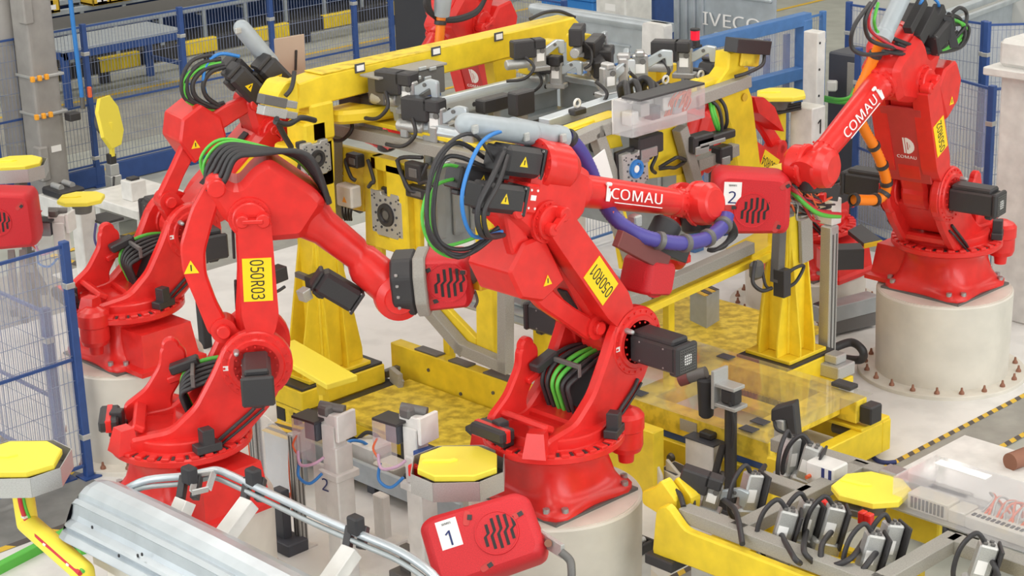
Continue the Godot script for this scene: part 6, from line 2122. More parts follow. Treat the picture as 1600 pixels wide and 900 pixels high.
	for k in 9:
		s = B()
		box(s, X(1222 + rng.randf() * 85, 285 + rng.randf() * 45, 0.6 + 0.1 * rng.randf()), Vector3(0.05, 0.06, 0.05) * (0.7 + rng.randf() * 0.6), 0.008, rng.randf())
		wfin(s, "plug", ["alu", "black", "red", "iron", "white"][k % 5], t)
	s = B()
	box(s, X(1228, 320, 0.55), Vector3(0.12, 0.2, 0.1), 0.01)
	wfin(s, "bracket", "alu", t)
	s = B()
	bar(s, X(1236, 290, 0.5), X(1300, 300, 0.5), 0.16, 0.14)
	wfin(s, "carrier", "black", t)
	attach(t, g2)
	# --- far robots: hose packs
	t = thing("far_hose_pack", "orange conduit and black hose loop on the far robot behind the beam", "hose pack", R6)
	var F := func(x: float, y: float, w := 0.0) -> Vector3: return on_robot(R6, 172.0, w - 0.36, x, y)
	coil(t, [F.call(690, 14, 0.1), F.call(688, 45, 0.1), F.call(686, 80, 0.1), F.call(690, 110, 0.1)], 0.05, "orange_hose", "orange_conduit")
	collar(t, F.call(688, 35, 0.1), F.call(687, 50, 0.1) - F.call(689, 20, 0.1), 0.05, "black")
	s = B()
	lathe(s, F.call(690, 24, 0.1), F.call(694, -20, 0.05) - F.call(690, 24, 0.1), [[0, 0], [0, 0.08], [0.5, 0.1], [0.5, 0]], 16)
	wfin(s, "grey_shell", "grey_shell", t)
	for k in 3:
		hose(t, [F.call(664 + 3 * k, -6, 0.15), F.call(666 + 3 * k, 14, 0.15), F.call(684, 28 + k, 0.15), F.call(715, 28 + 2 * k, 0.1), F.call(745, 16 + 2 * k, 0.05), F.call(760, -6, 0.0)], 0.022, "rubber", "cable")
	attach(t, bots[5])
	t = thing("grey_hose_shell", "grey moulded hose shell rising from the robot whose plate ends in R05", "hose pack", R5)
	s = B()
	capsule(s, on_robot(R5, 15.0, -0.1, 378, 44), on_robot(R5, 15.0, -0.1, 422, 98), 0.075, 0.08, 18)
	wfin(s, "shell", "grey_shell", t)
	for e in [[372, 48], [424, 92]]:
		s = B()
		box(s, on_robot(R5, 15.0, 0.0, e[0], e[1]), Vector3(0.03, 0.05, 0.06), 0.006)
		wfin(s, "latch", "alu", t)
	for b in [["rubber", 0.018, [330, 85, 300, 95, 284, 125, 290, 155, 325, 165, 350, 160]], ["rubber", 0.02, [345, 92, 312, 100, 292, 125, 298, 155, 330, 168, 352, 164]], ["rubber", 0.022, [350, 100, 320, 108, 302, 128, 306, 152, 335, 168, 354, 166]], ["green_hose", 0.014, [345, 97, 310, 108, 288, 135, 296, 160, 330, 172, 352, 168]], ["green_hose", 0.014, [335, 96, 304, 106, 284, 132, 292, 158, 326, 170, 350, 166]], ["blue_hose", 0.016, [374, 88, 345, 84, 326, 96, 318, 118, 322, 148, 338, 164]], ["rubber", 0.022, [352, 104, 330, 112, 318, 130, 322, 150, 340, 164, 356, 168]]]:
		var pts := []
		var cc: Array = b[2]
		for i in range(0, cc.size(), 2):
			pts.append(on_robot(R5, 15.0, 0.05, cc[i], cc[i + 1]))
		hose(t, pts, b[1], b[0], "cable")
	attach(t, bots[3])
	gun(fr(on_robot(R5, 15.0, 0.0, 424, 262), Vector3(0.3, 0, -0.95), Vector3.UP), Vector3(0.34, 0.5, 0.3), "red gun beside the left yellow column, on the robot ending in R05", "", Vector3(0, 0, 0))
	for e in [[425, 158, ""], [425, 175, ""], [430, 272, ""]]:
		t = thing("grip_cylinder", "grey gripper cylinder beside the left yellow column", "cylinder", X(e[0] + 10, e[1], -2.4), 0.0, "gripper cylinders by the left column")
		s = B()
		bar(s, X(e[0] - 18, e[1] - 4, -2.4), X(e[0] + 18, e[1] + 3, -2.4), 0.1, 0.08)
		wfin(s, "cylinder_body", "iron" if e[1] < 170 else "alu", t)
		s = B()
		bar(s, X(e[0] + 18, e[1] + 3, -2.4), X(e[0] + 36, e[1] + 6, -2.4), 0.07, 0.06)
		wfin(s, "cylinder_head", "steel", t)
		attach(t, left_column)
	t = thing("column_cable", "black cable running down the left yellow column", "cable", X(450, 190, -2.35))
	hose(t, [X(432, 185, -2.3), X(438, 200, -2.35), X(446, 215, -2.4), X(455, 230, -2.5)], 0.025, "rubber", "cable_run")
	hose(t, [X(430, 190, -2.3), X(450, 194, -2.35), X(470, 184, -2.4), X(492, 188, -2.45)], 0.025, "rubber", "cable_run")
	attach(t, left_column)
	for e in [[425, 432, 410, 446], [495, 440, 470, 460]]:
		t = thing("side_sensor", "black sensor box with silver tail on the foot of the left column", "sensor", H(e[0], e[1], 1.0), 0.0, "sensors on the left column")
		s = B()
		bar(s, X(e[0] - 12, e[1] + 4, -2.4), X(e[0] + 18, e[1] - 8, -2.4), 0.12, 0.12)
		wfin(s, "sensor_box", "black", t)
		s = B()
		bar(s, X(e[2], e[3] + 4, -2.4), X(e[2] + 12, e[3] - 4, -2.4), 0.1, 0.1)
		wfin(s, "silver_tail", "alu", t)
		hose(t, [X(e[0] - 8, e[1] + 10, -2.35), X(e[0] + 4, e[1] + 24, -2.3), X(e[0] + 20, e[1] + 16, -2.3)], 0.014, "rubber", "cable")
		s = B()
		bar(s, X(e[0], e[1], -2.42), X(e[0], e[1], -2.42) + Vector3(-0.3, 0, -0.02), 0.05, 0.05)
		wfin(s, "bracket", "iron", t)
		attach(t, left_column)

# ---------------------------------------------------------------- yellow pads on stands
func pad(t: Node3D, T: Transform3D, r: float, tray := true, slot := true):
	var s := B()
	prism(s, T * Transform3D(Basis(Vector3(1, 0, 0), Vector3(0, 0, -1), Vector3(0, 1, 0)), Vector3(0, 0.05, 0)), PackedVector2Array(V2([-r, -r * 0.45, -r * 0.55, -r * 0.92, r * 0.45, -r * 0.95, r, -r * 0.5, r * 0.98, r * 0.4, r * 0.5, r * 0.92, -r * 0.45, r * 0.95, -r * 0.98, r * 0.45])), 0.05, 0.008)
	var o := wfin(s, "yellow_pad", "yellow_pad", t)
	if slot:
		s = B()
		prism(s, T * Transform3D(Basis(Vector3(1, 0, 0), Vector3(0, 0, -1), Vector3(0, 1, 0)), Vector3(0, 0.08, 0)), PackedVector2Array(V2([-r * 0.9, -r * 0.1, -r * 0.2, -r * 0.12, 0.0, 0.0, -r * 0.2, r * 0.1, -r * 0.9, r * 0.08])), 0.03, 0.01)
		wfin(s, "pad_grip", "yellow_pad", o)
	if tray:
		var k := r * 1.16
		var pts := V2([-k, -k * 0.5, -k * 0.5, -k, k * 0.5, -k, k, -k * 0.5, k, k * 0.5, k * 0.5, k, -k * 0.5, k, -k, k * 0.5])
		for i in 8:
			var a: Vector2 = pts[i]
			var b: Vector2 = pts[(i + 1) % 8]
			s = B()
			bar(s, T * Vector3(a.x, -0.02, a.y), T * Vector3(b.x, -0.02, b.y), 0.006, 0.14, T.basis.y, 0.0)
			wfin(s, "tray_wall", "alu", t)
		s = B()
		prism(s, T * Transform3D(Basis(Vector3(1, 0, 0), Vector3(0, 0, -1), Vector3(0, 1, 0)), Vector3(0, -0.08, 0)), PackedVector2Array(pts), 0.012, 0.0)
		wfin(s, "tray_floor", "iron", t)
	else:
		s = B()
		cyl(s, T * Vector3(0, -0.1, 0), T * Vector3(0, 0.03, 0), r * 0.4, r * 0.5, 14)
		wfin(s, "pad_hub", "iron", t)
func level(p: Vector3, turn := 0.0) -> Transform3D:
	return Transform3D(Basis(Vector3.UP, turn), p)
func dresser(t: Node3D, p: Vector3, turn := 0.0):
	# tip dresser head on a white column: steel head, black lid, clear hanging cover
	var T := level(p, turn) * Transform3D(Basis().scaled(Vector3.ONE * 0.8), Vector3(0.02, 0.0, 0))
	var s := B()
	for e in [[Vector3(0, -0.12, 0), Vector3(0.17, 0.4, 0.16)], [Vector3(-0.02, 0.1, 0.0), Vector3(0.24, 0.16, 0.12)]]:
		bx(s, T * Transform3D(Basis(), e[0]), e[1], 0.01)
	wfin(s, "head_bracket", "white", t)
	s = B()
	bx(s, T * Transform3D(Basis(), Vector3(-0.06, 0.2, 0.02)), Vector3(0.13, 0.1, 0.12), 0.02)
	cyl(s, T * Vector3(-0.14, 0.23, 0.02), T * Vector3(0.08, 0.2, -0.08), 0.035, -1.0, 12)
	wfin(s, "dresser_head", "iron", t)
	s = B()
	bx(s, T * Transform3D(Basis(), Vector3(0.14, 0.08, -0.02)), Vector3(0.04, 0.26, 0.24), 0.006)
	wfin(s, "side_plate", "white", t)
	s = B()
	bx(s, T * Transform3D(Basis(), Vector3(-0.2, 0.12, 0.08)), Vector3(0.3, 0.025, 0.22), 0.004)
	wfin(s, "lid", "black", t)
	for e in [[Vector3(-0.2, -0.08, 0.19), Vector3(0.29, 0.38, 0.004)], [Vector3(-0.345, -0.08, 0.08), Vector3(0.004, 0.38, 0.22)]]:
		s = B()
		bx(s, T * Transform3D(Basis(), e[0]), e[1], 0.0)
		wfin(s, "clear_cover", "film", t)
	s = B()
	bx(s, T * Transform3D(Basis(), Vector3(-0.17, 0.0, 0.07)), Vector3(0.16, 0.18, 0.12), 0.01)
	wfin(s, "inner_motor", "dark_panel", t)
	hose(t, [T * Vector3(-0.28, -0.2, 0.2), T * Vector3(-0.2, -0.3, 0.25), T * Vector3(-0.05, -0.26, 0.22), T * Vector3(0.02, -0.2, 0.16)], 0.012, "pink_hose", "hose")
	hose(t, [T * Vector3(-0.26, -0.28, 0.2), T * Vector3(-0.24, -0.42, 0.25), T * Vector3(-0.1, -0.46, 0.25), T * Vector3(0.0, -0.36, 0.18)], 0.012, "blue_hose", "hose")
	hose(t, [T * Vector3(-0.3, -0.06, 0.18), T * Vector3(-0.34, -0.16, 0.2), T * Vector3(-0.28, -0.24, 0.2)], 0.008, "orange_wire", "wire")
func profile_post(p: Vector3, tall: float, label: String):
	var t := thing("profile_post", label, "post", p)
	var s := B()
	mm(s, -0.04, 0.04, 0.02, tall, -0.04, 0.04, 0.006)
	fin(s, "profile", "alu", t)
	for k in 2:
		s = B()
		mm(s, 0.04, 0.043, 0.04, tall - 0.02, -0.024 + 0.034 * k, -0.012 + 0.034 * k, 0.0)
		fin(s, "groove", "iron", t)
		s = B()
		mm(s, -0.024 + 0.034 * k, -0.012 + 0.034 * k, 0.04, tall - 0.02, 0.04, 0.043, 0.0)
		fin(s, "groove", "iron", t)
	s = B()
	mm(s, -0.1, 0.1, 0.0, 0.02, -0.08, 0.08, 0.004)
	fin(s, "foot_plate", "white", t)
	hose(t, [p + Vector3(-0.045, tall * 0.9, 0.02), p + Vector3(-0.06, tall * 0.6, 0.03), p + Vector3(-0.045, tall * 0.3, 0.02)], 0.006, "orange_wire", "wire")

func left_side():
	tools()
	# fence in front of the robot whose plate ends in R05
	fence([Vector3(-3.36, 0, 2.24), Vector3(-3.3, 0, 3.7)], 2.1, "blue mesh fence with clear sheet beside the pedestal of robot 050R05", [1.08], 0.12, "blue", 0.04, "film")
	fence([Vector3(-3.46, 0, 2.42), Vector3(-5.6, 0, 2.36)], 1.55, "second blue mesh fence running back behind the clear sheet", [0.75], 0.12, "blue", 0.04)
	# stands at the back left
	var t := thing("pad_stand", "yellow pad in a brass coloured tray on a stand by the hall column", "stand", H(30, 265, 1.55) - Vector3(0, 1.55, 0))
	pad(t, level(H(28, 262, 1.55), 0.9), 0.25, true)
	var s := B()
	bar(s, t.position, t.position + Vector3(0, 1.45, 0), 0.1, 0.1)
	wfin(s, "stand_post", "iron", t)
	var gl := gun(fr(H(22, 338, 1.25), Vector3(cr_.x, 0, cr_.z).normalized(), Vector3.UP), Vector3(0.5, 0.62, 0.4), "red welding gun hanging below the brass coloured tray", "", Vector3(-0.12, 0, 0), [[0.12, 0.16, 0.8]])
	t = thing("gun_arms", "grey copper welding arms hanging below the far red gun", "tool", H(30, 400, 0.9))
	for e in [[18, 395, 22, 490], [36, 395, 38, 500], [48, 420, 70, 455]]:
		s = B()
		bar(s, H(e[0], e[1], 0.95), H(e[2], e[3], 0.6), 0.07, 0.09)
		wfin(s, "arm", "iron", t)
	attach(t, gl)
	t = thing("white_dresser_stand", "white tip dresser stand with yellow pad in front of the hall column", "stand", H(140, 430, 0.0))
	var p := H(140, 430, 0.0)
	s = B()
	mm(s, p.x - 0.1, p.x + 0.1, 0.0, 0.95, p.z - 0.1, p.z + 0.1, 0.01)
	wfin(s, "stand_post", "white", t)
	s = B()
	mm(s, p.x - 0.3, p.x + 0.3, 0.0, 0.02, p.z - 0.3, p.z + 0.3, 0.004)
	wfin(s, "foot_plate", "white", t)
	pad(t, level(H(128, 318, 1.02), 0.8), 0.24, false)
	dresser(t, H(92, 355, 1.0), 0.6)
	t = thing("clear_cover_stand", "black lidded clear cover with violet hose beside the yellow pad", "stand", H(170, 430, 0.0))
	p = H(172, 425, 0.0)
	s = B()
	mm(s, p.x - 0.05, p.x + 0.05, 0.0, 0.62, p.z - 0.05, p.z + 0.05, 0.006)
	wfin(s, "stand_post", "white", t)
	s = B()
	mm(s, p.x - 0.18, p.x + 0.18, 0.62, 0.65, p.z - 0.14, p.z + 0.14, 0.005)
	wfin(s, "lid", "black", t)
	s = B()
	cyl(s, p + Vector3(0, 0.36, 0), p + Vector3(0, 0.62, 0), 0.15, -1.0, 18)
	wfin(s, "clear_cover", "film", t)
	hose(t, [H(150, 350, 0.8), H(148, 375, 0.5), H(158, 395, 0.3), H(170, 412, 0.1)], 0.014, "violet_hose", "hose")
	t = thing("upright_pad", "yellow octagonal pad held upright on a steel valve post", "stand", H(180, 308, 0.0))
	p = H(180, 308, 0.0)
	s = B()
	mm(s, p.x - 0.08, p.x + 0.08, 0.04, 0.3, p.z - 0.08, p.z + 0.08, 0.01)
	wfin(s, "valve_post", "alu", t)
	s = B()
	mm(s, p.x - 0.065, p.x + 0.065, 0.3, 0.45, p.z - 0.065, p.z + 0.065, 0.008)
	wfin(s, "valve_head", "alu", t)
	s = B()
	mm(s, p.x - 0.05, p.x + 0.05, 0.45, 0.58, p.z - 0.05, p.z + 0.05, 0.01)
	wfin(s, "swivel", "black", t)
	s = B()
	mm(s, p.x - 0.16, p.x + 0.16, 0.0, 0.04, p.z - 0.16, p.z + 0.16, 0.01)
	wfin(s, "foot", "iron", t)
	var up := fr(p + Vector3(-0.04, 0.98, 0), Vector3(0.2, -1.0, -0.05), Vector3(0.88, 0.18, -0.6))
	pad(t, up, 0.33, false, false)
	s = B()
	bar(s, p + Vector3(0.03, 0.55, 0), p + Vector3(0.04, 1.0, 0), 0.06, 0.05)
	wfin(s, "pad_arm", "yellow_pad", t)
	hose(t, [p + Vector3(0.1, 0.3, 0.05), p + Vector3(0.15, 0.2, 0.1), p + Vector3(0.1, 0.04, 0.1)], 0.014, "rubber", "hose")
	t = thing("roller_box", "small white box with a black roller top before the hall column", "box", H(103, 330, 0.0))
	p = H(103, 335, 0.0)
	s = B()
	mm(s, p.x - 0.26, p.x + 0.26, 0.0, 0.26, p.z - 0.22, p.z + 0.22, 0.01)
	wfin(s, "box_body", "white", t)
	s = B()
	mm(s, p.x - 0.22, p.x + 0.22, 0.26, 0.36, p.z - 0.18, p.z + 0.18, 0.02)
	wfin(s, "roller_frame", "black", t)
	for k in 2:
		s = B()
		cyl(s, p + Vector3(-0.1, 0.38, -0.08 + 0.16 * k), p + Vector3(0.1, 0.38, -0.08 + 0.16 * k), 0.04, -1.0, 12)
		wfin(s, "roller", "alu", t)
	t = thing("white_bench", "low white bench with a small black topped box behind robot R05", "bench", H(205, 360, 0.0))
	p = H(205, 365, 0.0)
	s = B()
	mm(s, p.x - 0.7, p.x + 0.5, 0.3, 0.42, p.z - 0.7, p.z + 0.2, 0.01)
	mm(s, p.x - 0.6, p.x - 0.5, 0.0, 0.3, p.z - 0.6, p.z + 0.1, 0.01)
	mm(s, p.x + 0.3, p.x + 0.4, 0.0, 0.3, p.z - 0.6, p.z + 0.1, 0.01)
	wfin(s, "bench_frame", "white", t)
	s = B()
	mm(s, p.x - 0.1, p.x + 0.12, 0.42, 0.66, p.z - 0.2, p.z + 0.02, 0.01)
	wfin(s, "small_box", "white", t)
	s = B()
	mm(s, p.x - 0.05, p.x + 0.07, 0.66, 0.69, p.z - 0.15, p.z - 0.03, 0.005)
	wfin(s, "black_cap", "black", t)
	t = thing("black_valve_post", "slim black valve post between robots 050R03 and R05", "post", H(322, 540, 0.0))
	p = H(322, 545, 0.0)
	s = B()
	mm(s, p.x - 0.05, p.x + 0.05, 0.0, 1.35, p.z - 0.05, p.z + 0.05, 0.008)
	mm(s, p.x - 0.1, p.x + 0.08, 0.9, 1.25, p.z - 0.08, p.z + 0.08, 0.015)
	wfin(s, "post_body", "black_soft", t)
	s = B()
	mm(s, p.x - 0.2, p.x + 0.2, 0.0, 0.02, p.z - 0.15, p.z + 0.15, 0.004)
	wfin(s, "foot_plate", "white", t)

func foreground():
	# --- silver van door lying on its stand
	var t := thing("silver_door", "large silver pressed van door panel with empty window frame on a stand", "car door", Vector3(0.4, 0.0, 3.9))
	var s := B()
	var prof := [[4.18, 1.05], [4.2, 1.065], [4.165, 1.1], [4.13, 1.105], [4.145, 1.135], [4.13, 1.15], [4.085, 1.165], [4.07, 1.2], [4.055, 1.265], [4.065, 1.28], [4.035, 1.3], [4.01, 1.298], [4.0, 1.33], [3.95, 1.365], [3.88, 1.38], [3.82, 1.372], [3.74, 1.33], [3.68, 1.28]]
	var rings := []
	for x in [[-0.5, 0.0, 0.9], [-0.47, 0.012, 0.97], [-0.4, 0.02, 1.0], [0.2, 0.035, 1.0], [0.9, 0.04, 1.0], [1.8, 0.03, 1.0], [2.4, 0.02, 1.0]]:
		var ring := []
		for q in prof:
			ring.append(Vector3(x[0], 1.2 + (q[1] - 1.2) * x[2] + x[1], 3.95 + (q[0] - 3.95) * x[2]))
		for i in range(prof.size() - 1, -1, -1):
			var q: Array = prof[i]
			ring.append(Vector3(x[0], 1.2 + (q[1] - 1.2) * x[2] + x[1] - 0.02, 3.95 + (q[0] - 3.95) * x[2] - 0.015))
		rings.append(ring)
	loft(s, rings, true, false)
	wfin(s, "outer_skin", "zinc", t)
	for e in [[-0.16, 4.1, 1.2], [0.42, 4.105, 1.2], [0.36, 4.1, 1.17], [0.2, 4.14, 1.13], [1.0, 4.1, 1.19]]:
		s = B()
		box(s, Vector3(e[0], e[2] + 0.03, e[1] + 0.016), Vector3(0.014, 0.022, 0.012), 0.003)
		wfin(s, "hole", "black_soft", t)
	var wf := [Vector3(-0.36, 1.3, 3.72), H(230, 750, 1.38), H(290, 744, 1.4), H(318, 738, 1.42), H(340, 735, 1.42), H(366, 745, 1.41), H(430, 775, 1.4), H(500, 808, 1.4), H(570, 838, 1.4), H(625, 862, 1.38), H(668, 890, 1.34), H(690, 915, 1.28)]
	s = B()
	tube(s, curve(wf, 4), 0.028, 8)
	wfin(s, "window_frame", "zinc", t)
	s = B()
	var wf2 := []
	for q in wf:
		wf2.append(q + Vector3(0.0, -0.045, 0.03))
	tube(s, curve(wf2, 4), 0.018, 6)
	wfin(s, "inner_frame", "zinc_dark", t)
	var lq := [H(300, 770, 1.38), H(306, 742, 1.43), H(334, 738, 1.43), H(326, 764, 1.38)]
	for k in 4:
		s = B()
		bar(s, lq[k], lq[(k + 1) % 4], 0.012, 0.05, Vector3(0, 0.6, 0.8))
		wfin(s, "lock_bracket", "alu", t)
	# door stand: white legs with black grippers
	t = thing("door_stand", "cream angled stand carrying the silver van door", "stand", Vector3(0.5, 0, 3.7))
	for x in [-0.2, 0.9, 1.8]:
		s = B()
		bar(s, Vector3(x, 0.0, 3.7), Vector3(x, 1.14, 3.86), 0.14, 0.1)
		wfin(s, "leg", "white", t)
	s = B()
	bar(s, Vector3(-0.4, 0.9, 3.9), Vector3(2.2, 0.9, 3.9), 0.2, 0.12)
	bar(s, Vector3(-0.4, 0.06, 3.7), Vector3(2.2, 0.06, 3.7), 0.14, 0.12)
	wfin(s, "cross_beam", "white", t)
	for e in [[292, 772, 278, 820, "black gripper beside the lock bracket of the silver door"], [392, 775, 385, 850, "black gripper on the door frame in front of the red robot base"], [552, 850, 530, 905, "black gripper on the door frame next to gun 1"]]:
		t = thing("door_gripper", e[4], "gripper", H(e[2], e[3], 1.0), 0.0, "grippers on the door frame")
		s = B()
		bar(s, Vector3(H(e[0], e[1], 1.3).x + 0.1, 0.9, 3.84), H(e[0] - 2, e[1] + 10, 1.3), 0.12, 0.1)
		wfin(s, "arm", "white", t)
		for k in 2:
			s = B()
			bar(s, H(e[0] - 10 + 22 * k, e[1] + 8, 1.3), H(e[0] - 4 + 22 * k, e[1] - 28, 1.42), 0.05, 0.07)
			wfin(s, "finger", "black", t)
		s = B()
		box(s, H(e[0] + 4, e[1] - 30, 1.46), Vector3(0.1, 0.12, 0.08), 0.012)
		wfin(s, "finger_head", "black_soft", t)
	# --- yellow bent pipe stand with pad in a tray
	t = thing("bent_pipe_stand", "yellow bent pipe stand with cables and a yellow pad in a tray", "stand", H(125, 895, 0.3))
	var c0 := H(30, 728, 1.4)
	pad(t, level(c0, 0.78), 0.28, true)
	var pp := [c0 + Vector3(0, -0.1, 0), c0 + Vector3(0.02, -0.42, 0.0), H(130, 893, 0.95), H(132, 893, 0.95) + Vector3(0, -0.94, 0)]
	for i in 3:
		s = B()
		capsule(s, pp[i], pp[i + 1], 0.075, 0.075, 18)
		wfin(s, "pipe", "yellow_pad", t)
	var off := -cf_ * 0.09
	var rp := [pp[0] + off, pp[0].lerp(pp[1], 0.6) + off, pp[1] + off + cr_ * 0.03, pp[1].lerp(pp[2], 0.25) + off, pp[1].lerp(pp[2], 0.6) + off, pp[2] + off]
	hose(t, rp, 0.018, "red_hose", "red_cable")
	var gp2 := []
	for q in rp:
		gp2.append(q + cr_ * 0.022 + cu_ * 0.012)
	hose(t, gp2, 0.012, "green_hose", "green_cable")
	for k in 5:
		s = B()
		box(s, curve(rp, 2)[2 * k + 1], Vector3(0.04, 0.02, 0.04), 0.004)
		wfin(s, "cable_tie", "white", t)
	t = thing("green_board", "green edged channel on the floor beside the yellow pipe", "channel", H(20, 885, 0.0))
	s = B()
	bar(s, H(-40, 908, 0.04), H(105, 833, 0.04), 0.07, 0.08)
	wfin(s, "green_rail", "green_hose", t)
	s = B()
	bar(s, H(108, 835, 0.04), H(130, 860, 0.04), 0.05, 0.08)
	wfin(s, "green_end", "green_hose", t)
	s = B()
	bar(s, H(70, 846, 0.03), H(118, 846, 0.03), 0.3, 0.03)
	wfin(s, "dark_mat", "dark_panel", t)
	# --- stand with the yellow pad in an open steel tray, gun one below
	t = thing("tray_stand", "white column stand with a yellow pad in an open steel tray", "stand", H(655, 690, 1.25) - Vector3(0, 1.25, 0))
	p_column(t, t.position, 1.25)
	pad(t, level(H(716, 735, 1.25), 0.78), 0.27, true)
	s = B()
	bar(s, t.position + Vector3(0.05, 1.2, 0.03), H(690, 722, 1.2), 0.14, 0.05)
	wfin(s, "tray_arm", "blue", t)
	for e in [[646, 735], [655, 738]]:
		s = B()
		box(s, H(e[0], e[1], 1.2), Vector3(0.06, 0.09, 0.06), 0.01)
		wfin(s, "red_sensor", "red", t)
	dresser(t, t.position + Vector3(-0.06, 1.3, 0.0), 0.1)
	var T1 := Transform3D(Basis(cr_ * cos(0.31) + cu_ * sin(0.31), -cr_ * sin(0.31) + cu_ * cos(0.31), -cf_), H(758, 848, 1.05)) * Transform3D(Basis(Vector3(1, 0, 0), -0.35), Vector3.ZERO)
	gun(T1, Vector3(0.76, 0.5, 0.34), "red welding gun marked 1 tilted below the steel tray", "1", Vector3(0.1, 0.0, 0), [[-0.06, 0.15, 1.2], [0.26, 0.07, 0.25], [-0.02, -0.19, 0.3]])
	t = thing("gun_rack", "grey rack plate with four coloured round buttons beside gun 1", "rack", H(850, 835, 0.9))
	s = B()
	bar(s, H(812, 818, 1.1), H(880, 862, 1.1), 0.03, 0.1)
	wfin(s, "rack_plate", "alu", t)
	for k in 4:
		s = B()
		var bp := H(822 + 11.5 * k, 823 + 8.5 * k, 1.12)
		cyl(s, bp, bp - cf_ * 0.02, 0.025, -1.0, 14)
		wfin(s, "button", ["rust", "brown_red", "red_dull", "rust"][k], t)
	hose(t, [H(876, 862, 1.1), H(890, 875, 1.05), H(893, 890, 1.0), H(893, 915, 0.9)], 0.028, "iron", "rack_tube", 10)
	s = B()
	bar(s, H(893, 915, 0.9), H(893, 915, 0.9) * Vector3(1, 0, 1), 0.05, 0.05)
	wfin(s, "rack_leg", "iron", t)
	t = thing("gun_cradle", "white floor cradle under the red gun marked 1", "stand", H(758, 900, 0.3))
	s = B()
	var gp := H(758, 860, 0.85)
	bar(s, Vector3(gp.x, 0.0, gp.z), Vector3(gp.x, 0.84, gp.z), 0.12, 0.12)
	wfin(s, "cradle_post", "white", t)
	# --- stand numbered 2
	t = thing("numbered_stand", "white column stand with clear hose cover and number 2", "stand", H(540, 900, 0.02))
	var q := t.position * Vector3(1, 0, 1)
	p_column(t, q, 1.2)
	dresser(t, q + Vector3(-0.03, 1.2, 0.02), 0.1)
	text(t, "lettering", "2", Transform3D(Basis(Vector3.UP, 0.1), Vector3(-0.06, 0.78, 0.09) + q - t.position), 0.1, "print_blue")
	s = B()
	box(s, q + Vector3(-0.12, 0.72, 0.06), Vector3(0.16, 0.4, 0.04), 0.006, 0.1)
	wfin(s, "number_board", "white", t)
	# aluminium posts with clear panel
	profile_post(H(408, 797, 0.0), 0.95, "ribbed aluminium post right under the motor of robot 050R03")
	profile_post(H(472, 852, 0.0), 0.95, "ribbed aluminium post left of the stand numbered 2")
	t = thing("plastic_screen", "clear plastic panel between the two aluminium posts", "panel", H(440, 800, 0.3))
	s = B()
	bar(s, H(414, 800, 0.0) + Vector3(0, 0.6, 0), H(462, 845, 0.0) + Vector3(0, 0.6, 0), 0.008, 0.6, Vector3.UP, 0.0)
	wfin(s, "panel", "film", t)
	for k in 6:
		hose(t, [H(420 + 6 * k, 790, 0.35), H(424 + 6 * k, 770, 0.42), H(432 + 5 * k, 775, 0.36), H(436 + 4 * k, 800, 0.25)], 0.007, "orange_wire", "wire", 5)
	t = thing("striped_box", "grey box with a black and yellow striped lid below the column", "box", H(445, 690, 0.0))
	p4box(t, [H(412, 672, 0.5), H(440, 658, 0.5), H(476, 668, 0.5), H(455, 690, 0.5)], 0.5, "grey_shell", "box_body")
	for k in 5:
		s = B()
		bar(s, H(414 + 5 * k - 2, 670 - 3 * k + 1, 0.505), H(455 + 5 * k - 2, 686 - 4 * k, 0.505), 0.045, 0.006, Vector3.UP, 0.0)
		wfin(s, "stripe", "tape_yellow" if k % 2 == 0 else "tape_dark", t)
	t = thing("edge_pad", "thin yellow pad seen edge on above the striped box", "pad", H(485, 572, 0.95))
	s = B()
	bar(s, H(437, 541, 0.98), H(535, 598, 0.92), 0.3, 0.05)
	wfin(s, "yellow_pad", "yellow_pad", t)
	s = B()
	bar(s, H(500, 585, 0.93), H(505, 612, 0.75), 0.07, 0.09)
	wfin(s, "pad_arm", "yellow", t)
	s = B()
	var ep := H(505, 612, 0.75)
	bar(s, ep, ep * Vector3(1, 0, 1) + Vector3(0, 0.29, 0), 0.06, 0.06)
	wfin(s, "pad_post", "yellow", t)
	# cable tray with connectors along the platform
	t = thing("cable_tray", "grey cable tray with plugs along the front of the platform", "cable tray", Vector3(-1.2, 0, 0.9))
	s = B()
	mm(s, -2.6, -0.15, 0.14, 0.17, 0.5, 0.86, 0.004)
	wfin(s, "tray_floor", "grey_tube", t)
	s = B()
	mm(s, -2.6, -0.15, 0.1, 0.28, 0.86, 0.9, 0.006)
	wfin(s, "tray_side", "grey_shell", t)
	for e in [-2.3, -1.3, -0.35]:
		s = B()
		mm(s, e - 0.05, e + 0.05, 0.0, 0.14, 0.55, 0.85, 0.006)
		wfin(s, "tray_foot", "dark_panel", t)
	for e in [[-1.62, -1.35, 0.17, 0.36, 0.55, 0.78, "white"], [-1.3, -1.05, 0.17, 0.28, 0.6, 0.82, "pedestal"], [-1.2, -0.7, 0.17, 0.42, 0.46, 0.6, "black"], [-0.9, -0.72, 0.17, 0.3, 0.64, 0.84, "black_soft"], [-0.65, -0.45, 0.17, 0.28, 0.6, 0.8, "iron"]]:
		s = B()
		mm(s, e[0], e[1], e[2], e[3], e[4], e[5], 0.015)
		wfin(s, "plug_box", e[6], t)
	hose(t, [H(532, 708, 0.3), H(545, 690, 0.42), H(565, 690, 0.4), H(580, 700, 0.3)], 0.014, "blue_hose", "blue_cable")
	hose(t, [H(556, 690, 0.3), H(572, 676, 0.42), H(590, 682, 0.36), H(600, 700, 0.25)], 0.018, "rubber", "cable")
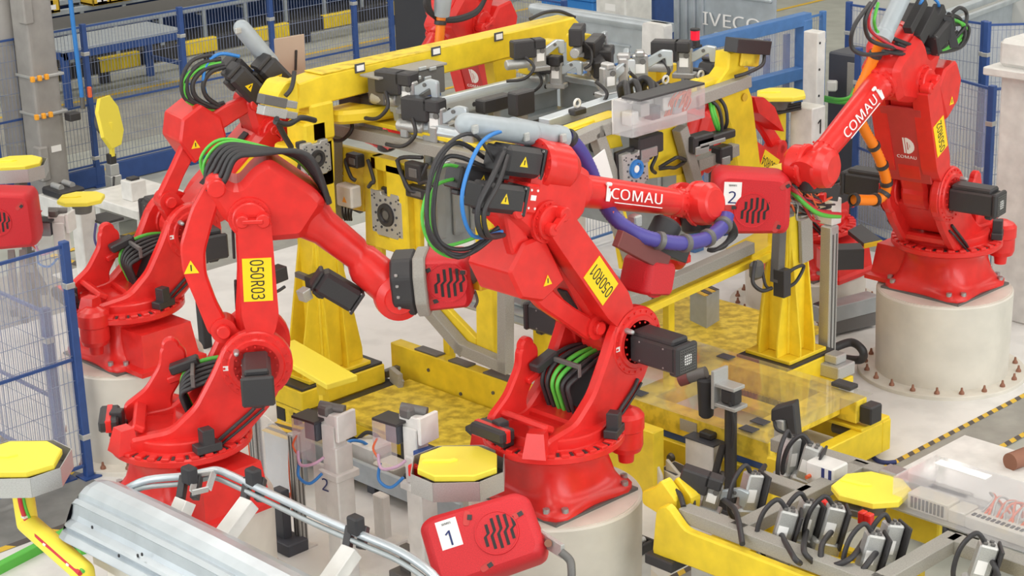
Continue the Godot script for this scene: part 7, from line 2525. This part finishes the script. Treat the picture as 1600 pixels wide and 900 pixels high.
	for e in [[445, 815, 0.5, "dark_panel"], [600, 815, 0.45, "white"], [640, 870, 0.3, "iron"]]:
		t = thing("floor_bracket", "%s bracket plate standing on the white floor" % ("dark" if e[3] == "dark_panel" else ("white" if e[3] == "white" else "grey")), "bracket", H(e[0], e[1] + 40, 0.0))
		s = B()
		mm(s, -0.06, 0.06, 0.0, e[2], -0.04, 0.04, 0.008)
		fin(s, "upright", e[3], t)
		s = B()
		mm(s, -0.12, 0.18, 0.0, 0.1, -0.1, 0.1, 0.008)
		fin(s, "foot", e[3], t)
func p_column(t: Node3D, p: Vector3, tall: float):
	var s := B()
	mm(s, p.x - 0.08, p.x + 0.08, 0.0, tall - 0.1, p.z - 0.08, p.z + 0.08, 0.01)
	wfin(s, "column_body", "white", t)
	s = B()
	mm(s, p.x - 0.11, p.x + 0.11, tall - 0.36, tall - 0.3, p.z - 0.11, p.z + 0.11, 0.008)
	wfin(s, "collar_plate", "white", t)
	s = B()
	mm(s, p.x - 0.17, p.x + 0.17, 0.0, 0.02, p.z - 0.17, p.z + 0.17, 0.004)
	wfin(s, "foot_plate", "white", t)
func p4box(t: Node3D, c: Array, tall: float, key: String, called: String):
	var s := B()
	var r0 := []
	var r1 := []
	for q in c:
		r0.append(Vector3(q.x, q.y - tall, q.z))
		r1.append(q)
	loft(s, [r0, r1], true, false)
	wfin(s, called, key, t)

func right_side():
	# --- lying gripper frame of grey tube and yellow castings
	var t := thing("lying_gripper", "grey tube gripper frame lying on yellow castings at the walkway", "frame", Vector3(2.9, 0.9, 0.2))
	var s: SurfaceTool
	for e in [[2.16, 0.92, 4.6, 0.92], [2.62, 0.92, 2.62, -0.5], [1.87, -0.44, 3.5, -0.5], [2.2, 0.15, 2.62, 0.15], [3.75, 0.92, 3.75, 0.05], [3.75, 0.1, 4.5, 0.1]]:
		s = B()
		bar(s, Vector3(e[0], 0.95, e[1]), Vector3(e[2], 0.95, e[3]), 0.12, 0.1)
		wfin(s, "frame_tube", "grey_tube", t)
	for e in [[[1.98, 0.62, 2.02, 0.98, 2.12, 1.04, 2.28, 0.9, 4.7, 0.9, 4.7, 0.66, 2.3, 0.64], 1.02, 0.07], [[2.2, 0.68, 3.7, 0.68, 3.7, 0.9, 3.2, 0.78, 2.6, 0.78, 2.2, 0.9], 0.34, 0.08], [[1.9, 0.64, 3.4, 0.64, 3.4, 0.9, 1.9, 0.9], -0.32, 0.06], [[2.68, 0.6, 3.7, 0.6, 3.7, 0.8, 3.5, 0.84, 2.68, 0.78], 0.62, 0.16], [[2.68, 0.56, 3.7, 0.56, 3.7, 0.66, 2.68, 0.66], 0.5, 0.6], [[2.2, 0.6, 2.56, 0.6, 2.56, 0.72, 2.2, 0.72], 0.5, 0.7], [[3.85, 0.6, 4.7, 0.6, 4.7, 0.88, 4.2, 0.9, 3.85, 0.8], 0.3, 0.1]]:
		s = B()
		prism(s, Transform3D(Basis(), Vector3(0, 0, e[1])), rnd(V2(e[0]), 0.04, 2), e[2], 0.012)
		wfin(s, "yellow_casting", "yellow", t)
	for e in [[1040, 775], [1065, 770]]:
		s = B()
		var q := H(e[0], e[1], 1.0)
		prism(s, Transform3D(Basis(), q), rnd(V2([-0.18, -0.1, 0.12, -0.16, 0.14, 0.02, 0.0, 0.14, -0.06, 0.06, -0.18, 0.0]), 0.03, 2), 0.1, 0.01)
		wfin(s, "yellow_lug", "yellow", t)
	hose(t, [H(1022, 772, 1.0), H(1040, 765, 1.05), H(1060, 770, 1.05), H(1068, 792, 1.0)], 0.02, "rubber", "cable")
	for x in [2.1, 3.6, 4.5]:
		s = B()
		mm(s, x - 0.09, x + 0.09, 0.0, 0.64, 0.5, 0.68, 0.01)
		wfin(s, "white_leg", "white", t)
	s = B()
	mm(s, 1.95, 2.2, 0.56, 0.64, 0.9, 1.1, 0.01)
	wfin(s, "leg_head", "black", t)
	for e in [[1108, 775, 0.5, 0, "black covered clamp beside the yellow lug of the lying gripper"], [1160, 775, 1.2, 2, "silver power clamp in front of the camera post"], [1212, 830, 0.7, 2, ""], [1245, 820, 1.0, 2, ""], [1285, 825, 0.8, 2, "silver power clamp behind the red sensor of the gripper pad"], [1345, 870, 0.9, 2, ""], [1375, 855, 1.1, 2, ""], [1520, 885, 0.7, 2, "silver power clamp below the clear valve box"], [1225, 720, 1.6, 2, "silver power clamp under the black hooded sensor"], [1252, 725, 0.4, 2, "silver power clamp beside the white switch box"]]:
		clamp_unit(H(e[0], e[1] + 18, 0.9), e[2], e[4] if e[4] else "silver power clamp with black side plate in the middle bay of the lying gripper", "clamps in the lying gripper", 0.95, -0.25, true, e[3])
	for e in [[1218, 830, 1240, 870, 1250, 880], [1260, 830, 1256, 860, 1270, 878], [1300, 830, 1285, 850, 1282, 878], [1300, 885, 1330, 872, 1352, 842], [1345, 895, 1362, 872, 1380, 850], [1540, 870, 1552, 880, 1560, 900], [1160, 850, 1150, 800, 1130, 780], [1195, 728, 1185, 748, 1200, 760]]:
		t = thing("gripper_cable", "black cable looping among the clamps of the lying gripper", "cable", H(e[0], e[1], 0.9), 0.0, "cables in the lying gripper")
		hose(t, [H(e[0], e[1], 0.97), H(e[2], e[3], 1.04), H(e[4], e[5], 0.97)], 0.02, "rubber", "cable_run", 8, 7)
	# yellow pad of the gripper with red sensors
	t = thing("gripper_pad", "yellow octagonal pad with red sensors on the lying gripper", "pad", H(1362, 775, 1.05))
	pad(t, level(H(1362, 776, 1.02), 0.2), 0.25, false)
	for e in [[1288, 790], [1296, 794], [1348, 808], [1358, 812]]:
		s = B()
		box(s, H(e[0], e[1], 1.0), Vector3(0.05, 0.09, 0.06), 0.008)
		wfin(s, "red_sensor", "red", t)
	s = B()
	bar(s, H(1300, 790, 0.98), H(1345, 800, 0.98), 0.1, 0.05)
	wfin(s, "sensor_rail", "iron", t)
	s = B()
	box(s, H(1396, 745, 1.06), Vector3(0.16, 0.12, 0.14), 0.012)
	box(s, H(1402, 762, 1.0), Vector3(0.12, 0.12, 0.12), 0.012)
	wfin(s, "steel_block", "steel", t)
	# clear valve terminal box
	t = thing("valve_terminal", "clear box over a cream valve terminal with orange wires on the gripper", "valve box", Vector3(3.7, 1.0, -0.25))
	for e in [[3.22, 4.6, 1.0, 1.22, 0.0, 0.006], [3.22, 4.6, 1.0, 1.22, -0.5, -0.494], [3.22, 3.226, 1.0, 1.22, -0.5, 0.0], [3.22, 4.6, 1.22, 1.226, -0.5, 0.0]]:
		s = B()
		mm(s, e[0], e[1], e[2], e[3], e[4], e[5], 0.0)
		wfin(s, "clear_wall", "acrylic", t)
	s = B()
	mm(s, 3.2, 4.6, 0.985, 1.0, -0.5, 0.0, 0.002)
	wfin(s, "base_plate", "alu", t)
	s = B()
	mm(s, 3.3, 3.62, 1.0, 1.12, -0.2, -0.05, 0.008)
	mm(s, 3.62, 3.75, 1.0, 1.1, -0.22, -0.05, 0.008)
	mm(s, 3.75, 4.3, 1.0, 1.09, -0.2, -0.05, 0.008)
	wfin(s, "terminal_body", "pedestal", t)
	for k in 9:
		s = B()
		mm(s, 3.33 + 0.03 * k, 3.348 + 0.03 * k, 1.02, 1.1, -0.052, -0.046, 0.0)
		wfin(s, "valve_slot", "dark_panel", t)
	for k in 14:
		s = B()
		mm(s, 3.78 + 0.036 * k, 3.8 + 0.036 * k, 1.09, 1.096, -0.12, -0.08, 0.0)
		wfin(s, "terminal_hole", "black_soft", t)
	var rng := RandomNumberGenerator.new()
	rng.seed = 4
	for k in 16:
		var x0 := 3.8 + 0.03 * k
		hose(t, [Vector3(x0, 1.08, -0.16), Vector3(x0 + rng.randf_range(-0.05, 0.05), 1.17, -0.25), Vector3(x0 + rng.randf_range(-0.1, 0.1), 1.15, -0.34), Vector3(x0 + 0.05, 1.02, -0.4)], 0.009, "orange_wire" if k % 3 else "alu", "wire", 5, 4)
	s = B()
	mm(s, 3.3, 3.7, 1.226, 1.232, -0.44, -0.36, 0.0)
	wfin(s, "white_label", "print_white", t)
	# white switch box with two dark bars
	t = thing("white_switch_box", "white switch box with two dark blue bars on the gripper tube", "switch box", H(1292, 735, 1.0))
	var bp := H(1292, 738, 1.0)
	s = B()
	box(s, bp, Vector3(0.24, 0.17, 0.18), 0.012)
	wfin(s, "case", "white", t)
	for k in 2:
		s = B()
		mm(s, bp.x + 0.02 + 0.06 * k, bp.x + 0.045 + 0.06 * k, bp.y - 0.07, bp.y + 0.07, bp.z + 0.09, bp.z + 0.094, 0.0)
		wfin(s, "dark_bar", "print_blue", t)
	s = B()
	cyl(s, bp + Vector3(-0.08, -0.02, 0.09), bp + Vector3(-0.08, -0.02, 0.13), 0.015, -1.0, 10)
	wfin(s, "plug", "orange_wire", t)
	# tall black sensor hood near the table
	t = thing("hooded_sensor", "black hooded sensor with silver side and looped cable by the shuttle table", "sensor", H(1230, 668, 0.9))
	bp = H(1228, 662, 0.95)
	s = B()
	prism(s, Transform3D(Basis(Vector3.UP, 0.3), bp), rnd(V2([-0.1, 0.12, 0.08, 0.2, 0.12, -0.16, 0.06, -0.16, 0.02, 0.06, -0.1, 0.02]), 0.015, 2), 0.12, 0.01)
	wfin(s, "hood", "black", t)
	s = B()
	box(s, bp + Vector3(-0.02, -0.05, 0.02), Vector3(0.09, 0.2, 0.1), 0.01)
	wfin(s, "silver_body", "alu", t)
	s = B()
	box(s, bp + Vector3(0.05, -0.2, 0.0), Vector3(0.22, 0.1, 0.16), 0.02)
	wfin(s, "yellow_base", "yellow", t)
	s = B()
	bar(s, bp + Vector3(0.05, -0.24, 0), Vector3(bp.x + 0.05, 0.0, bp.z), 0.1, 0.1)
	wfin(s, "post", "yellow", t)
	hose(t, [H(1222, 640, 1.0), H(1211, 645, 1.0), H(1212, 668, 0.95), H(1224, 676, 0.9)], 0.014, "rubber", "cable")
	# camera post and its white box
	t = thing("camera_post", "black tube post with a camera head and bracket by the shuttle table", "camera", H(1141, 792, 0.0))
	var cp := H(1141, 792, 0.0)
	s = B()
	cyl(s, cp, cp + Vector3(0, 0.86, 0), 0.05, -1.0, 18)
	wfin(s, "post_tube", "black", t)
	s = B()
	box(s, cp + Vector3(0.0, 0.02, 0), Vector3(0.3, 0.04, 0.3), 0.006)
	wfin(s, "foot_plate", "black", t)
	var ch := cp + Vector3(0, 0.95, 0)
	for e in [[Vector3(0.0, -0.06, 0.02), Vector3(0.24, 0.03, 0.16)], [Vector3(0.0, 0.1, 0.02), Vector3(0.2, 0.03, 0.14)], [Vector3(-0.1, 0.06, 0.02), Vector3(0.03, 0.32, 0.18)]]:
		s = B()
		box(s, ch + e[0], e[1], 0.004)
		wfin(s, "bracket_plate", "alu", t)
	s = B()
	cyl(s, ch + Vector3(-0.22, 0.12, 0.04), ch + Vector3(-0.22, -0.22, 0.04), 0.075, 0.06, 18, 0.02)
	wfin(s, "camera_body", "black_soft", t)
	s = B()
	box(s, ch + Vector3(0.02, 0.02, 0.02), Vector3(0.14, 0.13, 0.12), 0.02)
	wfin(s, "pan_motor", "black", t)
	s = B()
	cyl(s, ch + Vector3(-0.22, 0.16, 0.04), ch + Vector3(-0.36, 0.1, 0.1), 0.05, -1.0, 14)
	wfin(s, "lens_barrel", "iron", t)
	s = B()
	cyl(s, ch + Vector3(-0.35, 0.105, 0.095), ch + Vector3(-0.42, 0.075, 0.125), 0.055, 0.06, 16)
	wfin(s, "lens_hood", "brown_red", t)
	hose(t, [ch + Vector3(0.05, 0.0, 0.08), ch + Vector3(0.08, -0.2, 0.06), ch + Vector3(0.06, -0.4, 0.05)], 0.014, "rubber", "cable")
	hose(t, [cp + Vector3(-0.04, 0.55, 0.04), cp + Vector3(-0.1, 0.3, 0.06), cp + Vector3(-0.16, 0.05, 0.04)], 0.03, "rubber", "cable")
	t = thing("white_pillar_box", "white pillar box with a dark top under the camera head", "box", H(1108, 772, 0.0))
	cp = H(1106, 768, 0.0)
	s = B()
	mm(s, cp.x - 0.15, cp.x + 0.15, 0.0, 0.47, cp.z - 0.11, cp.z + 0.11, 0.006)
	wfin(s, "case", "white", t)
	s = B()
	mm(s, cp.x - 0.16, cp.x + 0.16, 0.47, 0.485, cp.z - 0.12, cp.z + 0.12, 0.003)
	wfin(s, "top_plate", "dark_panel", t)
	s = B()
	mm(s, cp.x - 0.05, cp.x + 0.08, 0.485, 0.54, cp.z - 0.06, cp.z + 0.06, 0.01)
	wfin(s, "lamp_foot", "black", t)
	t = thing("step_box", "low cream box with a dark lid left of the white pillar box", "box", H(1055, 760, 0.0))
	p4box(t, [H(1032, 732, 0.2), H(1054, 720, 0.2), H(1082, 733, 0.2), H(1058, 748, 0.2)], 0.2, "pedestal", "box_body")
	s = B()
	var l4 := [H(1034, 732, 0.202), H(1054, 721, 0.202), H(1078, 732, 0.202), H(1056, 743, 0.202)]
	pg(s, l4, l4[0] - Vector3.UP)
	wfin(s, "dark_lid", "dark_panel", t)
	t = thing("guard_plate", "cream sheet metal guard beside the pedestal of robot 050R01", "guard", H(1015, 770, 0.0))
	s = B()
	var g0 := H(998, 765, 0.0)
	prism(s, Transform3D(Basis(), g0), rnd(V2([0.0, 0.0, 0.26, 0.0, 0.26, 0.2, 0.16, 0.36, 0.0, 0.36]), 0.02, 2), 0.03, 0.004)
	prism(s, Transform3D(Basis(), g0 + Vector3(0.2, 0, -0.12)), rnd(V2([0.0, 0.0, 0.26, 0.0, 0.26, 0.12, 0.0, 0.3]), 0.02, 2), 0.03, 0.004)
	wfin(s, "guard_sheet", "pedestal", t).set_meta("kind", "stuff")
	# roller unit on a white post in front of the pedestal of robot 050R01
	t = thing("roller_unit", "black roller unit on a small white post before pedestal 050R01", "roller", H(990, 915, 0.0))
	var rp := H(990, 912, 0.0)
	s = B()
	loft(s, [rect_ring(level(rp), 0.2, 0.16), rect_ring(level(rp + Vector3(0, 0.2, 0)), 0.2, 0.16), rect_ring(level(rp + Vector3(0, 0.28, 0)), 0.26, 0.22)], true, false)
	wfin(s, "post_body", "white", t)
	for e in [[-0.12, 0.12, -0.11, -0.08], [-0.12, 0.12, 0.08, 0.11], [-0.12, -0.09, -0.08, 0.08], [0.09, 0.12, -0.08, 0.08]]:
		s = B()
		mm(s, rp.x + e[0], rp.x + e[1], 0.28, 0.36, rp.z + e[2], rp.z + e[3], 0.006)
		wfin(s, "frame_side", "black", t)
	for k in 2:
		s = B()
		cyl(s, rp + Vector3(-0.05 + 0.09 * k, 0.35, -0.07), rp + Vector3(-0.05 + 0.09 * k, 0.35, 0.07), 0.03, -1.0, 14, 0.004)
		wfin(s, "roller", "alu", t)
	# white machine and hoses at the right edge
	t = thing("white_machine_bench", "white machine bench with black hoses beyond the walkway", "machine", Vector3(2.7, 0, -1.9))
	s = B()
	mm(s, 2.25, 4.2, 0.44, 0.5, -2.4, -1.45, 0.008)
	wfin(s, "bench_top", "white", t)
	for e in [[2.28, 2.34, -2.35, -1.5], [2.34, 4.1, -2.36, -2.3], [3.0, 3.06, -2.3, -1.5]]:
		s = B()
		mm(s, e[0], e[1], 0.0, 0.44, e[2], e[3], 0.006)
		wfin(s, "bench_panel", "white", t)
	s = B()
	mm(s, 3.06, 4.1, 0.05, 0.4, -1.52, -1.48, 0.006)
	wfin(s, "front_panel", "white", t)
	s = B()
	mm(s, 3.1, 4.1, 0.02, 0.12, -1.48, -1.46, 0.004)
	wfin(s, "dark_strip", "print_blue", t)
	s = B()
	cyl(s, Vector3(2.5, 0.26, -1.35), Vector3(2.9, 0.3, -1.55), 0.06, -1.0, 16)
	cyl(s, Vector3(2.88, 0.3, -1.54), Vector3(3.02, 0.31, -1.6), 0.1, -1.0, 16)
	wfin(s, "hose_pipe", "dark_panel", t)
	for k in 4:
		hose(t, [Vector3(2.3, 0.2 + 0.04 * k, -1.5), Vector3(2.4, 0.34 + 0.03 * k, -1.42), Vector3(2.6, 0.3 + 0.03 * k, -1.36), Vector3(2.75, 0.16, -1.4), Vector3(2.8, 0.05, -1.44)], 0.035, "rubber", "hose", 8)
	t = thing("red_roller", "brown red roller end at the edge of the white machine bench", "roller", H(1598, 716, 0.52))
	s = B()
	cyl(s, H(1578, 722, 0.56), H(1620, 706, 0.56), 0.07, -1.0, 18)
	wfin(s, "roller_drum", "rust", t)  # drum toned darker, standing in for the shade of its recess
	t = thing("blue_cable_run", "dark blue cable on the white floor at the table end", "cable", H(1380, 720, 0.02))
	hose(t, [H(1362, 712, 0.03), H(1372, 720, 0.02), H(1385, 723, 0.02), H(1400, 722, 0.02)], 0.02, "print_blue", "cable_run")
	# pad stand and box beyond the tilted column
	t = thing("far_pad_stand", "yellow pad on a cabled stand beside the white post, left of robot 050R02", "stand", Vector3(-2.7, 0, -6.3))
	var fp := X(1220, 155, -2.7)
	pad(t, level(fp, 0.7), 0.26, false)
	s = B()
	bar(s, fp + Vector3(0, -0.08, 0), fp * Vector3(1, 0, 1) , 0.09, 0.09)
	wfin(s, "stand_post", "yellow", t)
	for k in 3:
		hose(t, [fp + Vector3(0.2, -0.03 - 0.03 * k, -0.1), fp + Vector3(0.0, -0.08 - 0.03 * k, 0.1), fp + Vector3(-0.1, -0.12, 0.0), fp + Vector3(0.05, -0.5, -0.05)], 0.016, "rubber", "cable")
	t = thing("far_dresser_stand", "white stepped stand with number 1 beside the far yellow pad", "stand", Vector3(-2.5, 0, -7.0))
	var fq := X(1262, 195, -2.5)
	s = B()
	mm(s, -2.65, -2.35, fq.y - 0.25, fq.y + 0.22, fq.z - 0.12, fq.z + 0.12, 0.01)
	mm(s, -2.62, -2.4, 0.0, fq.y - 0.25, fq.z - 0.08, fq.z + 0.1, 0.01)
	wfin(s, "stand_body", "white", t)
	text(t, "lettering", "1", Transform3D(Basis(Vector3.UP, PI / 2), Vector3(-2.345, fq.y, fq.z - 0.02) - t.position), 0.16, "print_black")
	# steel floor duct between the pedestals
	t = thing("floor_duct", "galvanised floor duct between the two right pedestals", "duct", H(1320, 480, 0.15))
	s = B()
	bar(s, H(1278, 492, 0.25), H(1365, 470, 0.25), 0.2, 0.16)
	wfin(s, "duct_body", "zinc_dark", t)
	s = B()
	bar(s, H(1285, 512, 0.1), H(1362, 494, 0.1), 0.16, 0.14)
	wfin(s, "duct_base", "iron", t)
	s = B()
	box(s, H(1280, 482, 0.28), Vector3(0.08, 0.12, 0.12), 0.008)
	wfin(s, "duct_end", "black", t)
	t = thing("robot_step", "black ribbed step plate with yellow edge by the pedestal of robot 050R04", "step", H(1335, 365, 1.0))
	s = B()
	var st := [H(1325, 360, 1.0), H(1345, 350, 1.0), H(1378, 374, 1.0), H(1350, 380, 1.0)]
	p4box(t, st, 0.04, "black", "step_plate")
	s = B()
	bar(s, st[3] - Vector3(0, 0.03, 0), st[2] - Vector3(0, 0.03, 0), 0.01, 0.05)
	wfin(s, "yellow_edge", "plate_yellow", t)
	attach(t, bots[4])
	s = B()
	bar(s, H(1290, 402, 1.06), H(1347, 400, 1.06), 0.2, 0.2)
	t = thing("base_motor", "black ribbed motor beside the base of robot 050R04", "motor", H(1318, 405, 1.0))
	wfin(s, "motor_body", "black", t)
	s = B()
	bar(s, H(1280, 405, 1.04), H(1292, 404, 1.04), 0.16, 0.2)
	wfin(s, "motor_flange", "red", t)
	attach(t, bots[4])
